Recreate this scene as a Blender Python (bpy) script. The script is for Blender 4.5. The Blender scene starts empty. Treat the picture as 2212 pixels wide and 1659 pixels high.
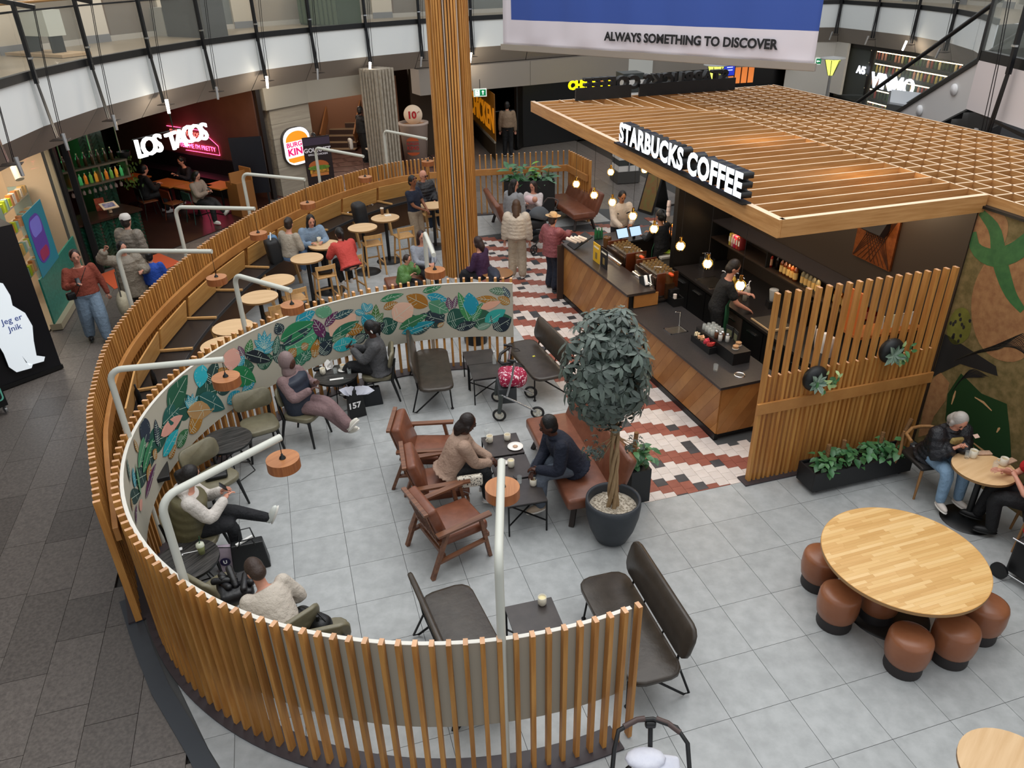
import bpy, bmesh, math, random
from mathutils import Vector, Matrix, Euler
PI=math.pi
random.seed(7)
sc=bpy.context.scene
C=sc.collection
# ---------------------------------------------------------------- camera, sky, light
cd=bpy.data.cameras.new('camera'); cam=bpy.data.objects.new('camera',cd); C.objects.link(cam)
cd.sensor_width=36; cd.lens=26.641; cd.clip_end=200; cd.clip_start=.05
_p,_r=0.50905,0.023286
_f=Vector((0,math.cos(_p),-math.sin(_p))); _x=Vector((1,0,0)); _d=_f.cross(_x)
_r2=_x*math.cos(_r)+_d*math.sin(_r); _d2=_d*math.cos(_r)-_x*math.sin(_r)
_m=Matrix((_r2,-_d2,-_f)).transposed().to_4x4(); _m.translation=Vector((0,0,5.868))
cam.matrix_world=_m; sc.camera=cam
w=bpy.data.worlds.new('world'); sc.world=w; w.use_nodes=True
_b=w.node_tree.nodes['Background']; _b.inputs[0].default_value=(.93,.96,1,1); _b.inputs[1].default_value=.74
def area(name,loc,size,energy,col=(1,1,1),target=None,sy=None):
    l=bpy.data.lights.new(name,'AREA'); l.energy=energy; l.color=col; l.size=size
    if sy: l.shape='RECTANGLE'; l.size_y=sy
    o=bpy.data.objects.new(name,l); C.objects.link(o); o.location=loc
    if target is not None:
        o.rotation_euler=(Vector(target)-Vector(loc)).to_track_quat('-Z','Y').to_euler()
    return o
def point(name,loc,energy,col=(1,.8,.55),r=.05,parent=None):
    l=bpy.data.lights.new(name,'POINT'); l.energy=energy; l.color=col; l.shadow_soft_size=r
    o=bpy.data.objects.new(name,l); C.objects.link(o); o.location=loc
    if parent: o.parent=parent
    return o
area('skylight',(1.5,10,13),15,1500,(1,.99,.97),(1.5,10,0),17)
sc.view_settings.view_transform='Standard'; sc.view_settings.look='None'; sc.view_settings.gamma=1
sc.view_settings.use_curve_mapping=False; sc.view_settings.exposure=0.1
# ---------------------------------------------------------------- materials
def hx(h):
    if not isinstance(h,str): return (h[0],h[1],h[2],1)
    h=h.lstrip('#'); r=[int(h[i:i+2],16)/255 for i in (0,2,4)]
    return tuple([c/12.92 if c<=.04045 else ((c+.055)/1.055)**2.4 for c in r])+(1,)
MC={}
def mat(h,rough=.6,metal=0,kind=None,h2=None,sc_=6,emit=0,alpha=1,bump=0,var=0,trans=0,coat=0,bd=.01):
    """procedural material. kind: None, noise, wood (grain along long z), woodx, speck"""
    key=(h,rough,metal,kind,h2,sc_,emit,alpha,bump,var,trans,coat,bd)
    if key in MC: return MC[key]
    m=bpy.data.materials.new('m'+str(len(MC))); m.use_nodes=True; MC[key]=m
    nt=m.node_tree; N=nt.nodes; L=nt.links; b=N['Principled BSDF']
    b.inputs['Roughness'].default_value=rough; b.inputs['Metallic'].default_value=metal
    c=hx(h); b.inputs['Base Color'].default_value=c
    if coat: b.inputs['Coat Weight'].default_value=coat; b.inputs['Coat Roughness'].default_value=.15
    if emit: b.inputs['Emission Color'].default_value=c; b.inputs['Emission Strength'].default_value=emit
    if trans: b.inputs['Transmission Weight'].default_value=trans
    if alpha<1: b.inputs['Alpha'].default_value=alpha
    if kind:
        tc=N.new('ShaderNodeTexCoord'); mp=N.new('ShaderNodeMapping'); L.new(tc.outputs['Object'],mp.inputs[0])
        S={'noise':(1,1,1),'wood':(9,9,.7),'woodx':(.7,9,9),'woody':(9,.7,9),'speck':(1,1,1)}[kind]
        mp.inputs['Scale'].default_value=[s*sc_ for s in S]
        if kind.startswith('wood') or var:
            oi=N.new('ShaderNodeObjectInfo'); va=N.new('ShaderNodeVectorMath'); va.operation='ADD'
            mu=N.new('ShaderNodeMath'); mu.operation='MULTIPLY'; mu.inputs[1].default_value=37; L.new(oi.outputs['Random'],mu.inputs[0])
            L.new(mp.outputs[0],va.inputs[0]); L.new(mu.outputs[0],va.inputs[1]); vec=va.outputs[0]
        else: vec=mp.outputs[0]
        n=N.new('ShaderNodeTexNoise'); n.inputs['Scale'].default_value=1; n.inputs['Detail'].default_value=6 if kind!='speck' else 2
        n.inputs['Roughness'].default_value=.6
        L.new(vec,n.inputs['Vector'])
        r=N.new('ShaderNodeValToRGB'); L.new(n.outputs['Fac'],r.inputs[0])
        lo,hi=(.35,.65) if kind!='speck' else (.56,.6)
        r.color_ramp.elements[0].position=lo; r.color_ramp.elements[1].position=hi
        r.color_ramp.elements[0].color=c; r.color_ramp.elements[1].color=hx(h2 or h)
        out=r.outputs[0]
        if var:
            hs=N.new('ShaderNodeHueSaturation'); L.new(out,hs.inputs['Color'])
            oi=N.new('ShaderNodeObjectInfo'); mr=N.new('ShaderNodeMapRange'); L.new(oi.outputs['Random'],mr.inputs[0])
            mr.inputs[3].default_value=1-var; mr.inputs[4].default_value=1+var; L.new(mr.outputs[0],hs.inputs['Value']); out=hs.outputs[0]
        L.new(out,b.inputs['Base Color'])
        if bump:
            bp=N.new('ShaderNodeBump'); bp.inputs['Strength'].default_value=bump; bp.inputs['Distance'].default_value=bd
            L.new(n.outputs['Fac'],bp.inputs['Height']); L.new(bp.outputs[0],b.inputs['Normal'])
    return m
def glass(col='#ffffff',rough=.02,alpha=.15):
    return mat(col,rough,0,alpha=alpha)
# ---------------------------------------------------------------- mesh builder
def rotz(a): return Matrix.Rotation(a,4,'Z')
def TR(loc=(0,0,0),rz=0,rx=0,ry=0):
    return Matrix.Translation(Vector(loc))@Euler((rx,ry,rz)).to_matrix().to_4x4()
class M:
    def __init__(s): s.v=[];s.f=[];s.mi=[];s.sm=[];s.T=None
    def add(s,vs,fs,mi=0,sm=False,T=None):
        n=len(s.v)
        for v in vs:
            v=Vector(v)
            if T is not None: v=T@v
            if s.T is not None: v=s.T@v
            s.v.append(v)
        for f in fs: s.f.append([i+n for i in f]); s.mi.append(mi); s.sm.append(sm)
        return s
    def box(s,c,d,rz=0,mi=0,T=None,rx=0,ry=0,tz=None):
        x,y,z=d[0]/2,d[1]/2,d[2]/2
        vs=[(-x,-y,-z),(x,-y,-z),(x,y,-z),(-x,y,-z),(-x,-y,z),(x,-y,z),(x,y,z),(-x,y,z)]
        t=TR(c,rz,rx,ry)
        if T is not None: t=T@t
        fs=[(0,3,2,1),(0,1,5,4),(1,2,6,5),(2,3,7,6),(3,0,4,7),(4,5,6,7)]
        s.add(vs,fs[:5],mi,False,t); 
        s.add([vs[i] for i in (4,5,6,7)],[(0,1,2,3)],mi if tz is None else tz,False,t); return s
    def bar(s,p,q,w,h,up=(0,0,1),mi=0):
        p=Vector(p);q=Vector(q);d=q-p;L=d.length
        if L<1e-6: return s
        d.normalize();u=Vector(up)
        if abs(d.dot(u))>.98:u=Vector((1,0,0))
        y=u.cross(d).normalized();z=d.cross(y)
        t=Matrix((d,y,z)).transposed().to_4x4();t.translation=(p+q)/2
        return s.box((0,0,0),(L,w,h),T=t,mi=mi)
    def rbox(s,c,d,r=.02,seg=2,rz=0,mi=0,T=None,rx=0,ry=0):
        b=bmesh.new(); bmesh.ops.create_cube(b,size=1)
        bmesh.ops.scale(b,vec=d,verts=b.verts)
        bmesh.ops.bevel(b,geom=list(b.edges),offset=min(r,min(d)*.49),segments=seg,profile=.5,affect='EDGES')
        b.verts.ensure_lookup_table(); t=TR(c,rz,rx,ry)
        if T is not None:t=T@t
        s.add([v.co.copy() for v in b.verts],[[v.index for v in f.verts] for f in b.faces],mi,True,t); b.free(); return s
    def tube(s,pts,r,n=8,mi=0,cap=True,closed=False,sx=1):
        pts=[Vector(p) for p in pts];k=len(pts)
        rs=r if isinstance(r,(list,tuple)) else [r]*k
        ref=None;vs=[]
        for i,p in enumerate(pts):
            if closed: t=pts[(i+1)%k]-pts[i-1]
            else: t=pts[min(i+1,k-1)]-pts[max(i-1,0)]
            if t.length<1e-9:t=Vector((0,0,1))
            t.normalize()
            if ref is None:
                ref=Vector((0,0,1)) if abs(t.z)<.9 else Vector((1,0,0))
            a=(ref-t*ref.dot(t))
            if a.length<1e-6:a=t.orthogonal()
            a.normalize();ref=a;b=t.cross(a)
            for j in range(n):
                an=2*PI*j/n; vs.append(p+a*math.cos(an)*rs[i]+b*math.sin(an)*rs[i]*sx)
        fs=[]
        for i in range(k if closed else k-1):
            for j in range(n):
                i2=(i+1)%k; fs.append((i*n+j,i*n+(j+1)%n,i2*n+(j+1)%n,i2*n+j))
        s.add(vs,fs,mi,True)
        if cap and not closed:
            s.add(vs[:n],[list(range(n))[::-1]],mi); s.add(vs[-n:],[list(range(n))],mi)
        return s
    def cyl(s,p,q,r,r2=None,n=16,mi=0): return s.tube([p,q],[r,r if r2 is None else r2],n,mi)
    def disc(s,c,r,h,n=32,mi=0,T=None,side=None):
        """flat-capped cylinder with base centre c"""
        vs=[(c[0]+r*math.cos(2*PI*i/n),c[1]+r*math.sin(2*PI*i/n),c[2]) for i in range(n)]
        vt=[(x,y,z+h) for x,y,z in vs]
        s.add(vs+vt,[(i,(i+1)%n,n+(i+1)%n,n+i) for i in range(n)],mi if side is None else side,True,T)
        s.add(vs,[list(range(n))[::-1]],mi,False,T); s.add(vt,[list(range(n))],mi,False,T); return s
    def lathe(s,pr,n=24,c=(0,0,0),mi=0,T=None,sm=True):
        vs=[];fs=[]
        for r,z in pr:
            for j in range(n):
                a=2*PI*j/n; vs.append((c[0]+r*math.cos(a),c[1]+r*math.sin(a),c[2]+z))
        for i in range(len(pr)-1):
            for j in range(n): fs.append((i*n+j,i*n+(j+1)%n,(i+1)*n+(j+1)%n,(i+1)*n+j))
        return s.add(vs,fs,mi,sm,T)
    def ell(s,c,r,nu=12,nv=8,mi=0,T=None,R=None):
        vs=[];fs=[]
        for i in range(nv+1):
            th=PI*i/nv
            for j in range(nu):
                ph=2*PI*j/nu; vs.append(Vector((r[0]*math.sin(th)*math.cos(ph),r[1]*math.sin(th)*math.sin(ph),r[2]*math.cos(th))))
        if R is not None: vs=[R@v for v in vs]
        vs=[v+Vector(c) for v in vs]
        for i in range(nv):
            for j in range(nu): fs.append((i*nu+j,(i+1)*nu+j,(i+1)*nu+(j+1)%nu,i*nu+(j+1)%nu))
        return s.add(vs,fs,mi,True,T)
    def prism(s,poly,z0,z1,mi=0,T=None,top=None):
        n=len(poly);A=sum(poly[i][0]*poly[(i+1)%n][1]-poly[(i+1)%n][0]*poly[i][1] for i in range(n))
        if A<0: poly=poly[::-1]
        vs=[(x,y,z0) for x,y in poly]+[(x,y,z1) for x,y in poly]
        s.add(vs,[(i,(i+1)%n,n+(i+1)%n,n+i) for i in range(n)]+[list(range(n))[::-1]],mi,False,T)
        s.add([(x,y,z1) for x,y in poly],[list(range(n))],mi if top is None else top,False,T); return s
    def leaf(s,b,d,nrm,L,w,mi=0,fold=.25,droop=.25):
        b=Vector(b);d=Vector(d).normalized();nrm=Vector(nrm);nrm=(nrm-d*nrm.dot(d))
        if nrm.length<1e-4:nrm=d.orthogonal()
        nrm.normalize();t=nrm.cross(d)
        def P(u,v): return b+d*(u*L)+t*(v*w)+nrm*(abs(v)*fold*w-droop*L*u*u)
        vs=[P(0,0),P(.3,-.42),P(.3,0),P(.3,.42),P(.68,-.38),P(.68,0),P(.68,.38),P(1,0)]
        return s.add(vs,[(0,1,2),(0,2,3),(1,4,5,2),(2,5,6,3),(4,7,5),(5,7,6)],mi,True)
    def build(s,name,mats,parent=None,bev=0,kind=None,label=None,loc=None,rz=None):
        me=bpy.data.meshes.new(name); me.from_pydata(s.v,[],s.f)
        if not isinstance(mats,(list,tuple)): mats=[mats]
        for m in mats: me.materials.append(m)
        me.polygons.foreach_set('material_index',s.mi); me.polygons.foreach_set('use_smooth',s.sm); me.update()
        o=bpy.data.objects.new(name,me); C.objects.link(o)
        if parent: o.parent=parent
        if loc is not None:o.location=loc
        if rz is not None:o.rotation_euler=(0,0,rz)
        if bev:
            b=o.modifiers.new('b','BEVEL'); b.width=bev; b.segments=2; b.limit_method='ANGLE'
        if kind:o['kind']=kind
        if label:o['label']=label
        return o
def thing(name,label,cat,loc=(0,0,0),rz=0,group=None):
    o=bpy.data.objects.new(name,None); C.objects.link(o); o.empty_display_size=.1
    if len(loc)==2: loc=(loc[0],loc[1],0)
    o.location=loc; o.rotation_euler=(0,0,rz); o['label']=label; o['category']=cat
    if group:o['group']=group
    return o
def tag(o,label,cat,group=None):
    o['label']=label;o['category']=cat
    if group:o['group']=group
    return o
def struct(name,loc=(0,0,0),rz=0):
    o=bpy.data.objects.new(name,None); C.objects.link(o); o.location=loc; o.rotation_euler=(0,0,rz); o['kind']='structure'; return o
KIDS={}
def kids(o): return [c for c in bpy.data.objects if c.parent==o]
def tree_of(o):
    ch={}
    for x in bpy.data.objects:
        if x.parent: ch.setdefault(x.parent.name,[]).append(x)
    return ch
def dup(root,loc,rz,label,group=None,ch=None):
    if ch is None: ch=tree_of(root)
    def cp(o,par):
        c=o.copy(); C.objects.link(c)
        if par: c.parent=par
        for k in ch.get(o.name,[]): cp(k,c)
        return c
    r=cp(root,None); r.location=(loc[0],loc[1],loc[2] if len(loc)>2 else 0); r.rotation_euler=(0,0,rz); r['label']=label
    if group:r['group']=group
    return r
def spread(proto,items,group):
    """items: (loc,rz,label); the first moves proto itself, the others are copies"""
    ch=tree_of(proto); res=[]
    for loc,rz,label in items[1:]: res.append(dup(proto,loc,rz,label,group,ch))
    loc,rz,label=items[0]; proto.location=(loc[0],loc[1],loc[2] if len(loc)>2 else 0); proto.rotation_euler=(0,0,rz); proto['label']=label; proto['group']=group
    return [proto]+res
def text(name,s,size,m,parent,T,ext=.01,bold=0,align='CENTER',shear=0,ms=None,sp=1):
    cu=bpy.data.curves.new(name,'FONT'); cu.body=s; cu.size=size; cu.extrude=ext; cu.offset=bold; cu.align_x=align; cu.align_y='CENTER'; cu.shear=shear; cu.resolution_u=3; cu.space_character=sp
    tmp=bpy.data.objects.new('t',cu); me=bpy.data.meshes.new_from_object(tmp); bpy.data.objects.remove(tmp); bpy.data.curves.remove(cu)
    me.materials.clear()
    for x in (ms or [m]): me.materials.append(x)
    me.transform(T)
    if ms:
        for p in me.polygons:
            p.material_index=0 if p.normal.dot((T.to_3x3()@Vector((0,0,1))).normalized())>.9 else 1
    o=bpy.data.objects.new(name,me); C.objects.link(o)
    if parent:o.parent=parent
    return o
# the tile grid of the cafe floor: origin and axes
GA=0.28225; GO=Vector((1.93414,6.27248)); GU=Vector((math.cos(GA),math.sin(GA))); GV=Vector((-math.sin(GA),math.cos(GA)))
def gw(a,b,z=None):
    p=GO+GU*a+GV*b
    return (p.x,p.y) if z is None else (p.x,p.y,z)
def arc(c,r,a0,a1,n):
    return [(c[0]+r*math.cos(math.radians(a0+(a1-a0)*i/n)),c[1]+r*math.sin(math.radians(a0+(a1-a0)*i/n))) for i in range(n+1)]
def pbox(o,name,c,d,m,rz=0,bev=0,T=None,label=None):
    return M().box(c,d,rz,T=T).build(name,m,o,bev=bev,label=label)

# ================================================================ SETTING
TILE=mat('#9b9e9e',.4,kind='noise',h2='#abaeae',sc_=7,var=.035)
STONE=mat('#5f5955',.4,kind='noise',h2='#766f69',sc_=30,var=.18)
GROUT=mat('#4a4b4b',.8)
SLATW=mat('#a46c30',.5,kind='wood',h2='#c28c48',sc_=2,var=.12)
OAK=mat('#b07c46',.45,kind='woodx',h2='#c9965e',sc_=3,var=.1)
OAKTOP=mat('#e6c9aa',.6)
DARKPL=mat('#3a3235',.5)
BLACK=mat('#101112',.45); BLACKM=mat('#17181b',.35,.3); STEEL=mat('#b9bbbd',.25,1.0); CREAMP=mat('#c9cabf',.35)
WHITE=mat('#d9dcda',.5); CHROME=mat('#d8d8d8',.12,1.0)
def clip(poly,reg):
    out=poly
    n=len(reg)
    for i in range(n):
        a=reg[i];b=reg[(i+1)%n];inp=out;out=[]
        if not inp:return []
        def side(p):return (b[0]-a[0])*(p[1]-a[1])-(b[1]-a[1])*(p[0]-a[0])
        for j in range(len(inp)):
            p=inp[j];q=inp[(j+1)%len(inp)];sp=side(p);sq=side(q)
            if sp>=0: out.append(p)
            if (sp>0 and sq<0) or (sp<0 and sq>0):
                t=sp/(sp-sq); out.append((p[0]+(q[0]-p[0])*t,p[1]+(q[1]-p[1])*t))
    return out
OUTER=[(-3.9,5.68),(-4.57,6.96),(-4.94,7.8),(-5.38,9.18),(-5.56,10.6),(-5.55,12.3),(-5.36,13.95),(-4.87,15.9),(-4.05,17.72),(-2.95,19.1),(-2.0,19.6),(-.7,19.72),(1.72,20.1)]
CAFE=[(-2.0,3.3),(-.9,2.3),(12,2.3),(12,8),(5.3,19.6),(1.95,20.2)]+[(x,y) for x,y in OUTER[::-1][1:-1]]+[(-3.81,5.61),(-3.59,5.29),(-3.29,4.88),(-2.98,4.53),(-2.55,4.02)]
cafe=struct('floor')
M().prism(CAFE,-.2,-.012).build('floor_base',GROUT,cafe)
def invis(x,y,z=0,mx=190):
    # rough view test used only to leave out pieces that lie wholly outside the photograph
    q=Vector((x,y,z-5.868)); zc=q.dot(_f)
    if zc<=.5:return True
    X=1106+1637*q.dot(_r2)/zc;Y=829.5+1637*q.dot(_d2)/zc
    return X<-mx or X>2212+mx or Y<-mx or Y>1659+mx
pieces=[]
for i in range(-20,18):
    for j in range(-24,14):
        a0,b0=i*.6,-j*.6
        if a0>-.01 and a0<5.3 and b0-.6>1.19 and b0<12.1: continue
        g=.0022
        P=[gw(a0+g,b0-g),gw(a0+.6-g,b0-g),gw(a0+.6-g,b0-.6+g),gw(a0+g,b0-.6+g)][::-1]
        cx,cy=gw(a0+.3,b0-.3)
        if invis(cx,cy): continue
        if a0>4.0 and b0>.9: continue
        Q=clip(P,CAFE)
        if len(Q)>=3: pieces.append((math.hypot(cx,cy),Q,len(Q)==4))
pieces.sort(key=lambda t:t[0]); rest=M()
for k,(d,Q,full) in enumerate(pieces):
    if k<300:
        c=Vector((sum(p[0] for p in Q)/len(Q),sum(p[1] for p in Q)/len(Q)))
        M().prism([(p[0]-c.x,p[1]-c.y) for p in Q],-.012,0).build('tile',TILE,cafe,loc=(c.x,c.y,0))
    else: rest.prism(Q,-.012,0)
if rest.v: rest.build('far_tiles',TILE,cafe,kind='stuff')
# the small patterned tiles in front of and beside the counter
TW=mat('#cfc3bb',.45,kind='noise',h2='#dad0c9',sc_=4,var=.05); TRD=mat('#87493a',.5,kind='noise',h2='#955545',sc_=5,var=.06); TBK=mat('#38383b',.5,var=.08,kind='noise',h2='#434347')
meshes={}
def small_tile(col):
    if col not in meshes: meshes[col]=M().box((0,0,-.006),(.147,.147,.012)).build('tile',col,cafe)
    else:
        o=meshes[col].copy(); C.objects.link(o); return o
    return meshes[col]
pt=[]
rr=random.Random(5)
for k in range(0,36):
    ph=(1.52-.075*(k-3))%.75
    for r in range(-1,75):
        b0=1.2+.0; bb=ph+.15*r-.0
        n=math.floor((bb-ph)/.15+.001)%5
        if bb+.15<1.2 or bb>11.9: continue
        a=.15*k
        if a>1.45 and not (b0<bb<1.9 and a<2.1) and bb<7.7: continue
        if a>1.45 and bb>7.7 and not (bb>7.7): continue
        col=TW if n<3 else TRD
        if rr.random()<.12: col=TBK
        x,y=gw(a+.075,bb+.075)
        if invis(x,y,0,0): continue
        lo=max(bb,1.203); pt.append((math.hypot(x,y),a+.075,bb+.075,col,lo))
pt.sort(key=lambda t:t[0]); far=M()
cols=[TW,TRD,TBK]
for k,(d,a,b,col,lo) in enumerate(pt):
    x,y=gw(a,b)
    if lo>b-.075+.001:
        if 1: M().box((0,(lo-(b-.075))/2,-.006),(.147,.147-(lo-(b-.075)),.012)).build('tile',col,cafe,loc=(x,y,0),rz=GA)
        continue
    if k<300:
        o=small_tile(col); o.location=(x,y,0); o.rotation_euler=(0,0,GA)
    else: far.box((x,y,-.006),(.147,.147,.012),GA,cols.index(col))
far.build('far_small_tiles',cols,cafe,kind='stuff')
# mall floor
mall=struct('floor')
M().box((2,18,-.22),(60,44,.3)).build('floor_base',mat('#35322f',.6),mall)
sp=[];rr=random.Random(3);bands=[]
for i in range(-20,16):
    b=-6+rr.random()
    while b<26:
        L=rr.choice([.6,.9,1.2]); bands.append((i*.45-.25,b,L)); b+=L
sr=M(); sl=[]
for a,b,L in bands:
    x,y=gw(a+.225,b+L/2)
    inside=all((CAFE[(i+1)%len(CAFE)][0]-CAFE[i][0])*(y-CAFE[i][1])-(CAFE[(i+1)%len(CAFE)][1]-CAFE[i][1])*(x-CAFE[i][0])>=0 for i in range(len(CAFE)))
    if inside or invis(x,y) or (a>4 and b<12): continue
    sl.append((math.hypot(x,y),x,y,L))
sl.sort()
for k,(d,x,y,L) in enumerate(sl):
    if k<300: M().box((0,0,-.035),(.445,L-.006,.03)).build('stone_tile',STONE,mall,loc=(x,y,0),rz=GA)
    else: sr.box((x,y,-.035),(.445,L-.006,.03),GA)
if sr.v: sr.build('far_stone_tiles',STONE,mall,kind='stuff')
def ribbon(pts,w0,w1,z0,z1,closed=False):
    """band following a polyline, offsets w0..w1 to the left of travel"""
    m=M();n=len(pts);N=[]
    for i in range(n):
        a=Vector(pts[max(i-1,0)]);b=Vector(pts[min(i+1,n-1)]);t=(b-a).normalized();N.append(Vector((-t.y,t.x)))
    vs=[]
    for i in range(n):
        p=Vector(pts[i]);q0=p+N[i]*w0;q1=p+N[i]*w1
        vs+=[(q0.x,q0.y,z0),(q1.x,q1.y,z0),(q1.x,q1.y,z1),(q0.x,q0.y,z1)]
    fs=[]
    for i in range(n-1):
        a=i*4;b=a+4
        fs+=[(a,b,b+1,a+1),(a+1,b+1,b+2,a+2),(a+2,b+2,b+3,a+3),(a+3,b+3,b,a)]
    fs+=[(0,1,2,3),(n*4-4,n*4-1,n*4-2,n*4-3)]
    return m.add(vs,fs)
ST=[(-1.9,3.3),(-2.55,4.02),(-2.75,4.27),(-2.98,4.53),(-3.29,4.88),(-3.59,5.29),(-3.81,5.61),(-4.1,6.05)]
s=struct('trim_1'); ribbon(ST,0,.16,-.03,-.001).build('edge_strip',mat('#3b4046',.5),s)
def smooth(pts,step):
    """resample a polyline through a Catmull-Rom spline at an even step"""
    P=[Vector(p) for p in pts];P=[P[0]*2-P[1]]+P+[P[-1]*2-P[-2]];fine=[]
    for i in range(1,len(P)-2):
        for k in range(40):
            t=k/40;a,b,c,d=P[i-1:i+3]
            fine.append(.5*((2*b)+(c-a)*t+(2*a-5*b+4*c-d)*t*t+(3*b-a-3*c+d)*t**3))
    fine.append(P[-2]);out=[fine[0]];acc=0
    for i in range(1,len(fine)):
        acc+=(fine[i]-fine[i-1]).length
        if acc>=step: out.append(fine[i]);acc-=step
    return out
SLM=M().box((0,0,.78),(.06,.034,1.5),tz=1)
def slats(parent,pts,mats,h=1.53,name='slat',dx=.065,dy=.036):
    first=None
    n=len(pts)
    for i,p in enumerate(pts):
        a=pts[max(i-1,0)];b=pts[min(i+1,n-1)];an=math.atan2(b[1]-a[1],b[0]-a[0])+PI/2
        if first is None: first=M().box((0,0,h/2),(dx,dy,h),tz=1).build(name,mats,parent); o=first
        else: o=first.copy(); C.objects.link(o)
        o.location=(p[0],p[1],.02); o.rotation_euler=(0,0,an)
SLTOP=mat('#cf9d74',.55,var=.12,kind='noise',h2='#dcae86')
# outer slatted fence
fo=thing('slatted_fence','tall curved fence of oak slats with a flat rail, outside the bar tables','fence')
spo=smooth(OUTER[:-2],.1)
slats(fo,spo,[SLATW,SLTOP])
pf=smooth(OUTER[:-2],.25)
RAILW=mat('#a8713a',.45,kind='noise',h2='#b98348',sc_=3)
ribbon(pf,-.1,-.045,1.04,1.2).build('rail',RAILW,fo,bev=.006)
ribbon(pf,-.12,.1,0,.022).build('base_plate',DARKPL,fo)
# back fence behind the planter
fb=thing('slatted_fence','straight back fence of thin oak slats behind the tall leafy planter','fence')
bk=[(-2.0+i*.145,19.62+i*.145*.135) for i in range(0,26)]
slats(fb,bk,[SLATW,SLTOP],dy=.03)
ribbon([bk[0],bk[-1]],-.1,-.045,1.04,1.2).build('rail',RAILW,fb,bev=.006)
ribbon([bk[0],bk[-1]],-.1,.08,0,.022).build('base_plate',DARKPL,fb)
e0=Vector(bk[-1]);e1=Vector((2.05,18.9)); nn=9
sd=[tuple(e0+(e1-e0)*(k/nn)) for k in range(1,nn+1)]
slats(fb,sd,[SLATW,SLTOP],dy=.05)
ribbon([tuple(e0),tuple(e1)],-.1,-.045,1.04,1.2).build('rail',RAILW,fb)
M().box(((e0.x+e1.x)/2,(e0.y+e1.y)/2,.6),(.03,1.2,1.1),math.atan2(e1.y-e0.y,e1.x-e0.x)-PI/2).build('end_panel',RAILW,fb)
# inner round fence with the painted panel
FC=(-.58,7.54)
fi=thing('slatted_fence','round inner fence of oak slats carrying the painted leaf panel','fence')
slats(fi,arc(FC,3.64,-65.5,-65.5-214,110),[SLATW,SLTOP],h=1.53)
def shell(c,r0,r1,a0,a1,z0,z1,n=90,mi=0):
    p=arc(c,r0,a0,a1,n);q=arc(c,r1,a0,a1,n);vs=[];fs=[]
    for i in range(n+1): vs+=[(p[i][0],p[i][1],z0),(q[i][0],q[i][1],z0),(q[i][0],q[i][1],z1),(p[i][0],p[i][1],z1)]
    for i in range(n):
        a=i*4;b=a+4; fs+=[(a,b,b+1,a+1),(a+1,b+1,b+2,a+2),(a+2,b+2,b+3,a+3),(a+3,b+3,b,a)]
    fs+=[(0,1,2,3),(n*4-4,n*4-1,n*4-2,n*4-3)]
    return M().add(vs,fs,mi)
shell(FC,3.5,3.74,-67,-67-217,0,.02).build('base_plate',DARKPL,fi)
shell(FC,3.575,3.6,-66,-66-214,.56,1.485).build('panel',mat('#b5b0a0',.55),fi)
shell(FC,3.57,3.605,-66,-66-214,1.485,1.49).build('panel_edge',mat('#e2e0d6',.5),fi)
# ---------------------------------------------------------------- upper ring
R=[(-4.4,4.6),(-5.6,6.5),(-6.7,8.3),(-7.4,10.1),(-7.9,12.0),(-8.11,13.91),(-8.04,15.8),(-7.68,17.7),(-7.17,19.6),(-6.4,21.4),(-5.34,22.85),(-4.03,24.15),(-2.59,25.3),(-1.06,26.13),(.8,27.0),(2.7,28.0),(4.6,29.0),(6.6,29.9),(8.6,30.5),(10.6,30.85),(12.25,30.5),(12.75,28.5),(13.15,26.5),(13.1,24.2),(12.7,22.2),(12.0,20.2)]
cen=Vector((3,16))
def outw(p,d):
    v=(Vector(p)-cen).normalized(); return (p[0]+v.x*d,p[1]+v.y*d)
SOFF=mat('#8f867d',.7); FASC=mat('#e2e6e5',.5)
ringo=struct('ceiling')
def quadstrip(P,Q,z0,z1):
    vs=[];fs=[]
    for p,q in zip(P,Q): vs+=[(p[0],p[1],z0),(q[0],q[1],z1)]
    for i in range(len(P)-1): fs.append((2*i,2*i+2,2*i+3,2*i+1))
    return M().add(vs,fs)
for i in range(len(R)-1):
    A,B=Vector(R[i]),Vector(R[i+1]);e=(B-A).normalized()*.012
    m=M();a,b=A+e,B-e;oa,ob=Vector(outw(a,.05)),Vector(outw(b,.05))
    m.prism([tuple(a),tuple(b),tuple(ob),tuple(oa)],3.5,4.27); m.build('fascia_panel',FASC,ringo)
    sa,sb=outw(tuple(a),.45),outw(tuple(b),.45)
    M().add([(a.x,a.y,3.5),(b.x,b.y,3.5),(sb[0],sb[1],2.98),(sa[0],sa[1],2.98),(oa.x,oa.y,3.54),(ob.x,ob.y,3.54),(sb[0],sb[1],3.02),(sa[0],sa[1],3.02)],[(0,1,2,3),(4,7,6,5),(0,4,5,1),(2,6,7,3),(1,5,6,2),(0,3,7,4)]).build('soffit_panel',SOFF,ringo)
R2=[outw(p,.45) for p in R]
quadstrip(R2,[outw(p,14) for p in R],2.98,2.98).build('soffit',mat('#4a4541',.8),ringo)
quadstrip([outw(p,.05) for p in R],[outw(p,14) for p in R],4.27,4.27).build('upper_floor',mat('#94846c',.3,kind='noise',h2='#a3937b',sc_=1),ringo)
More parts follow.
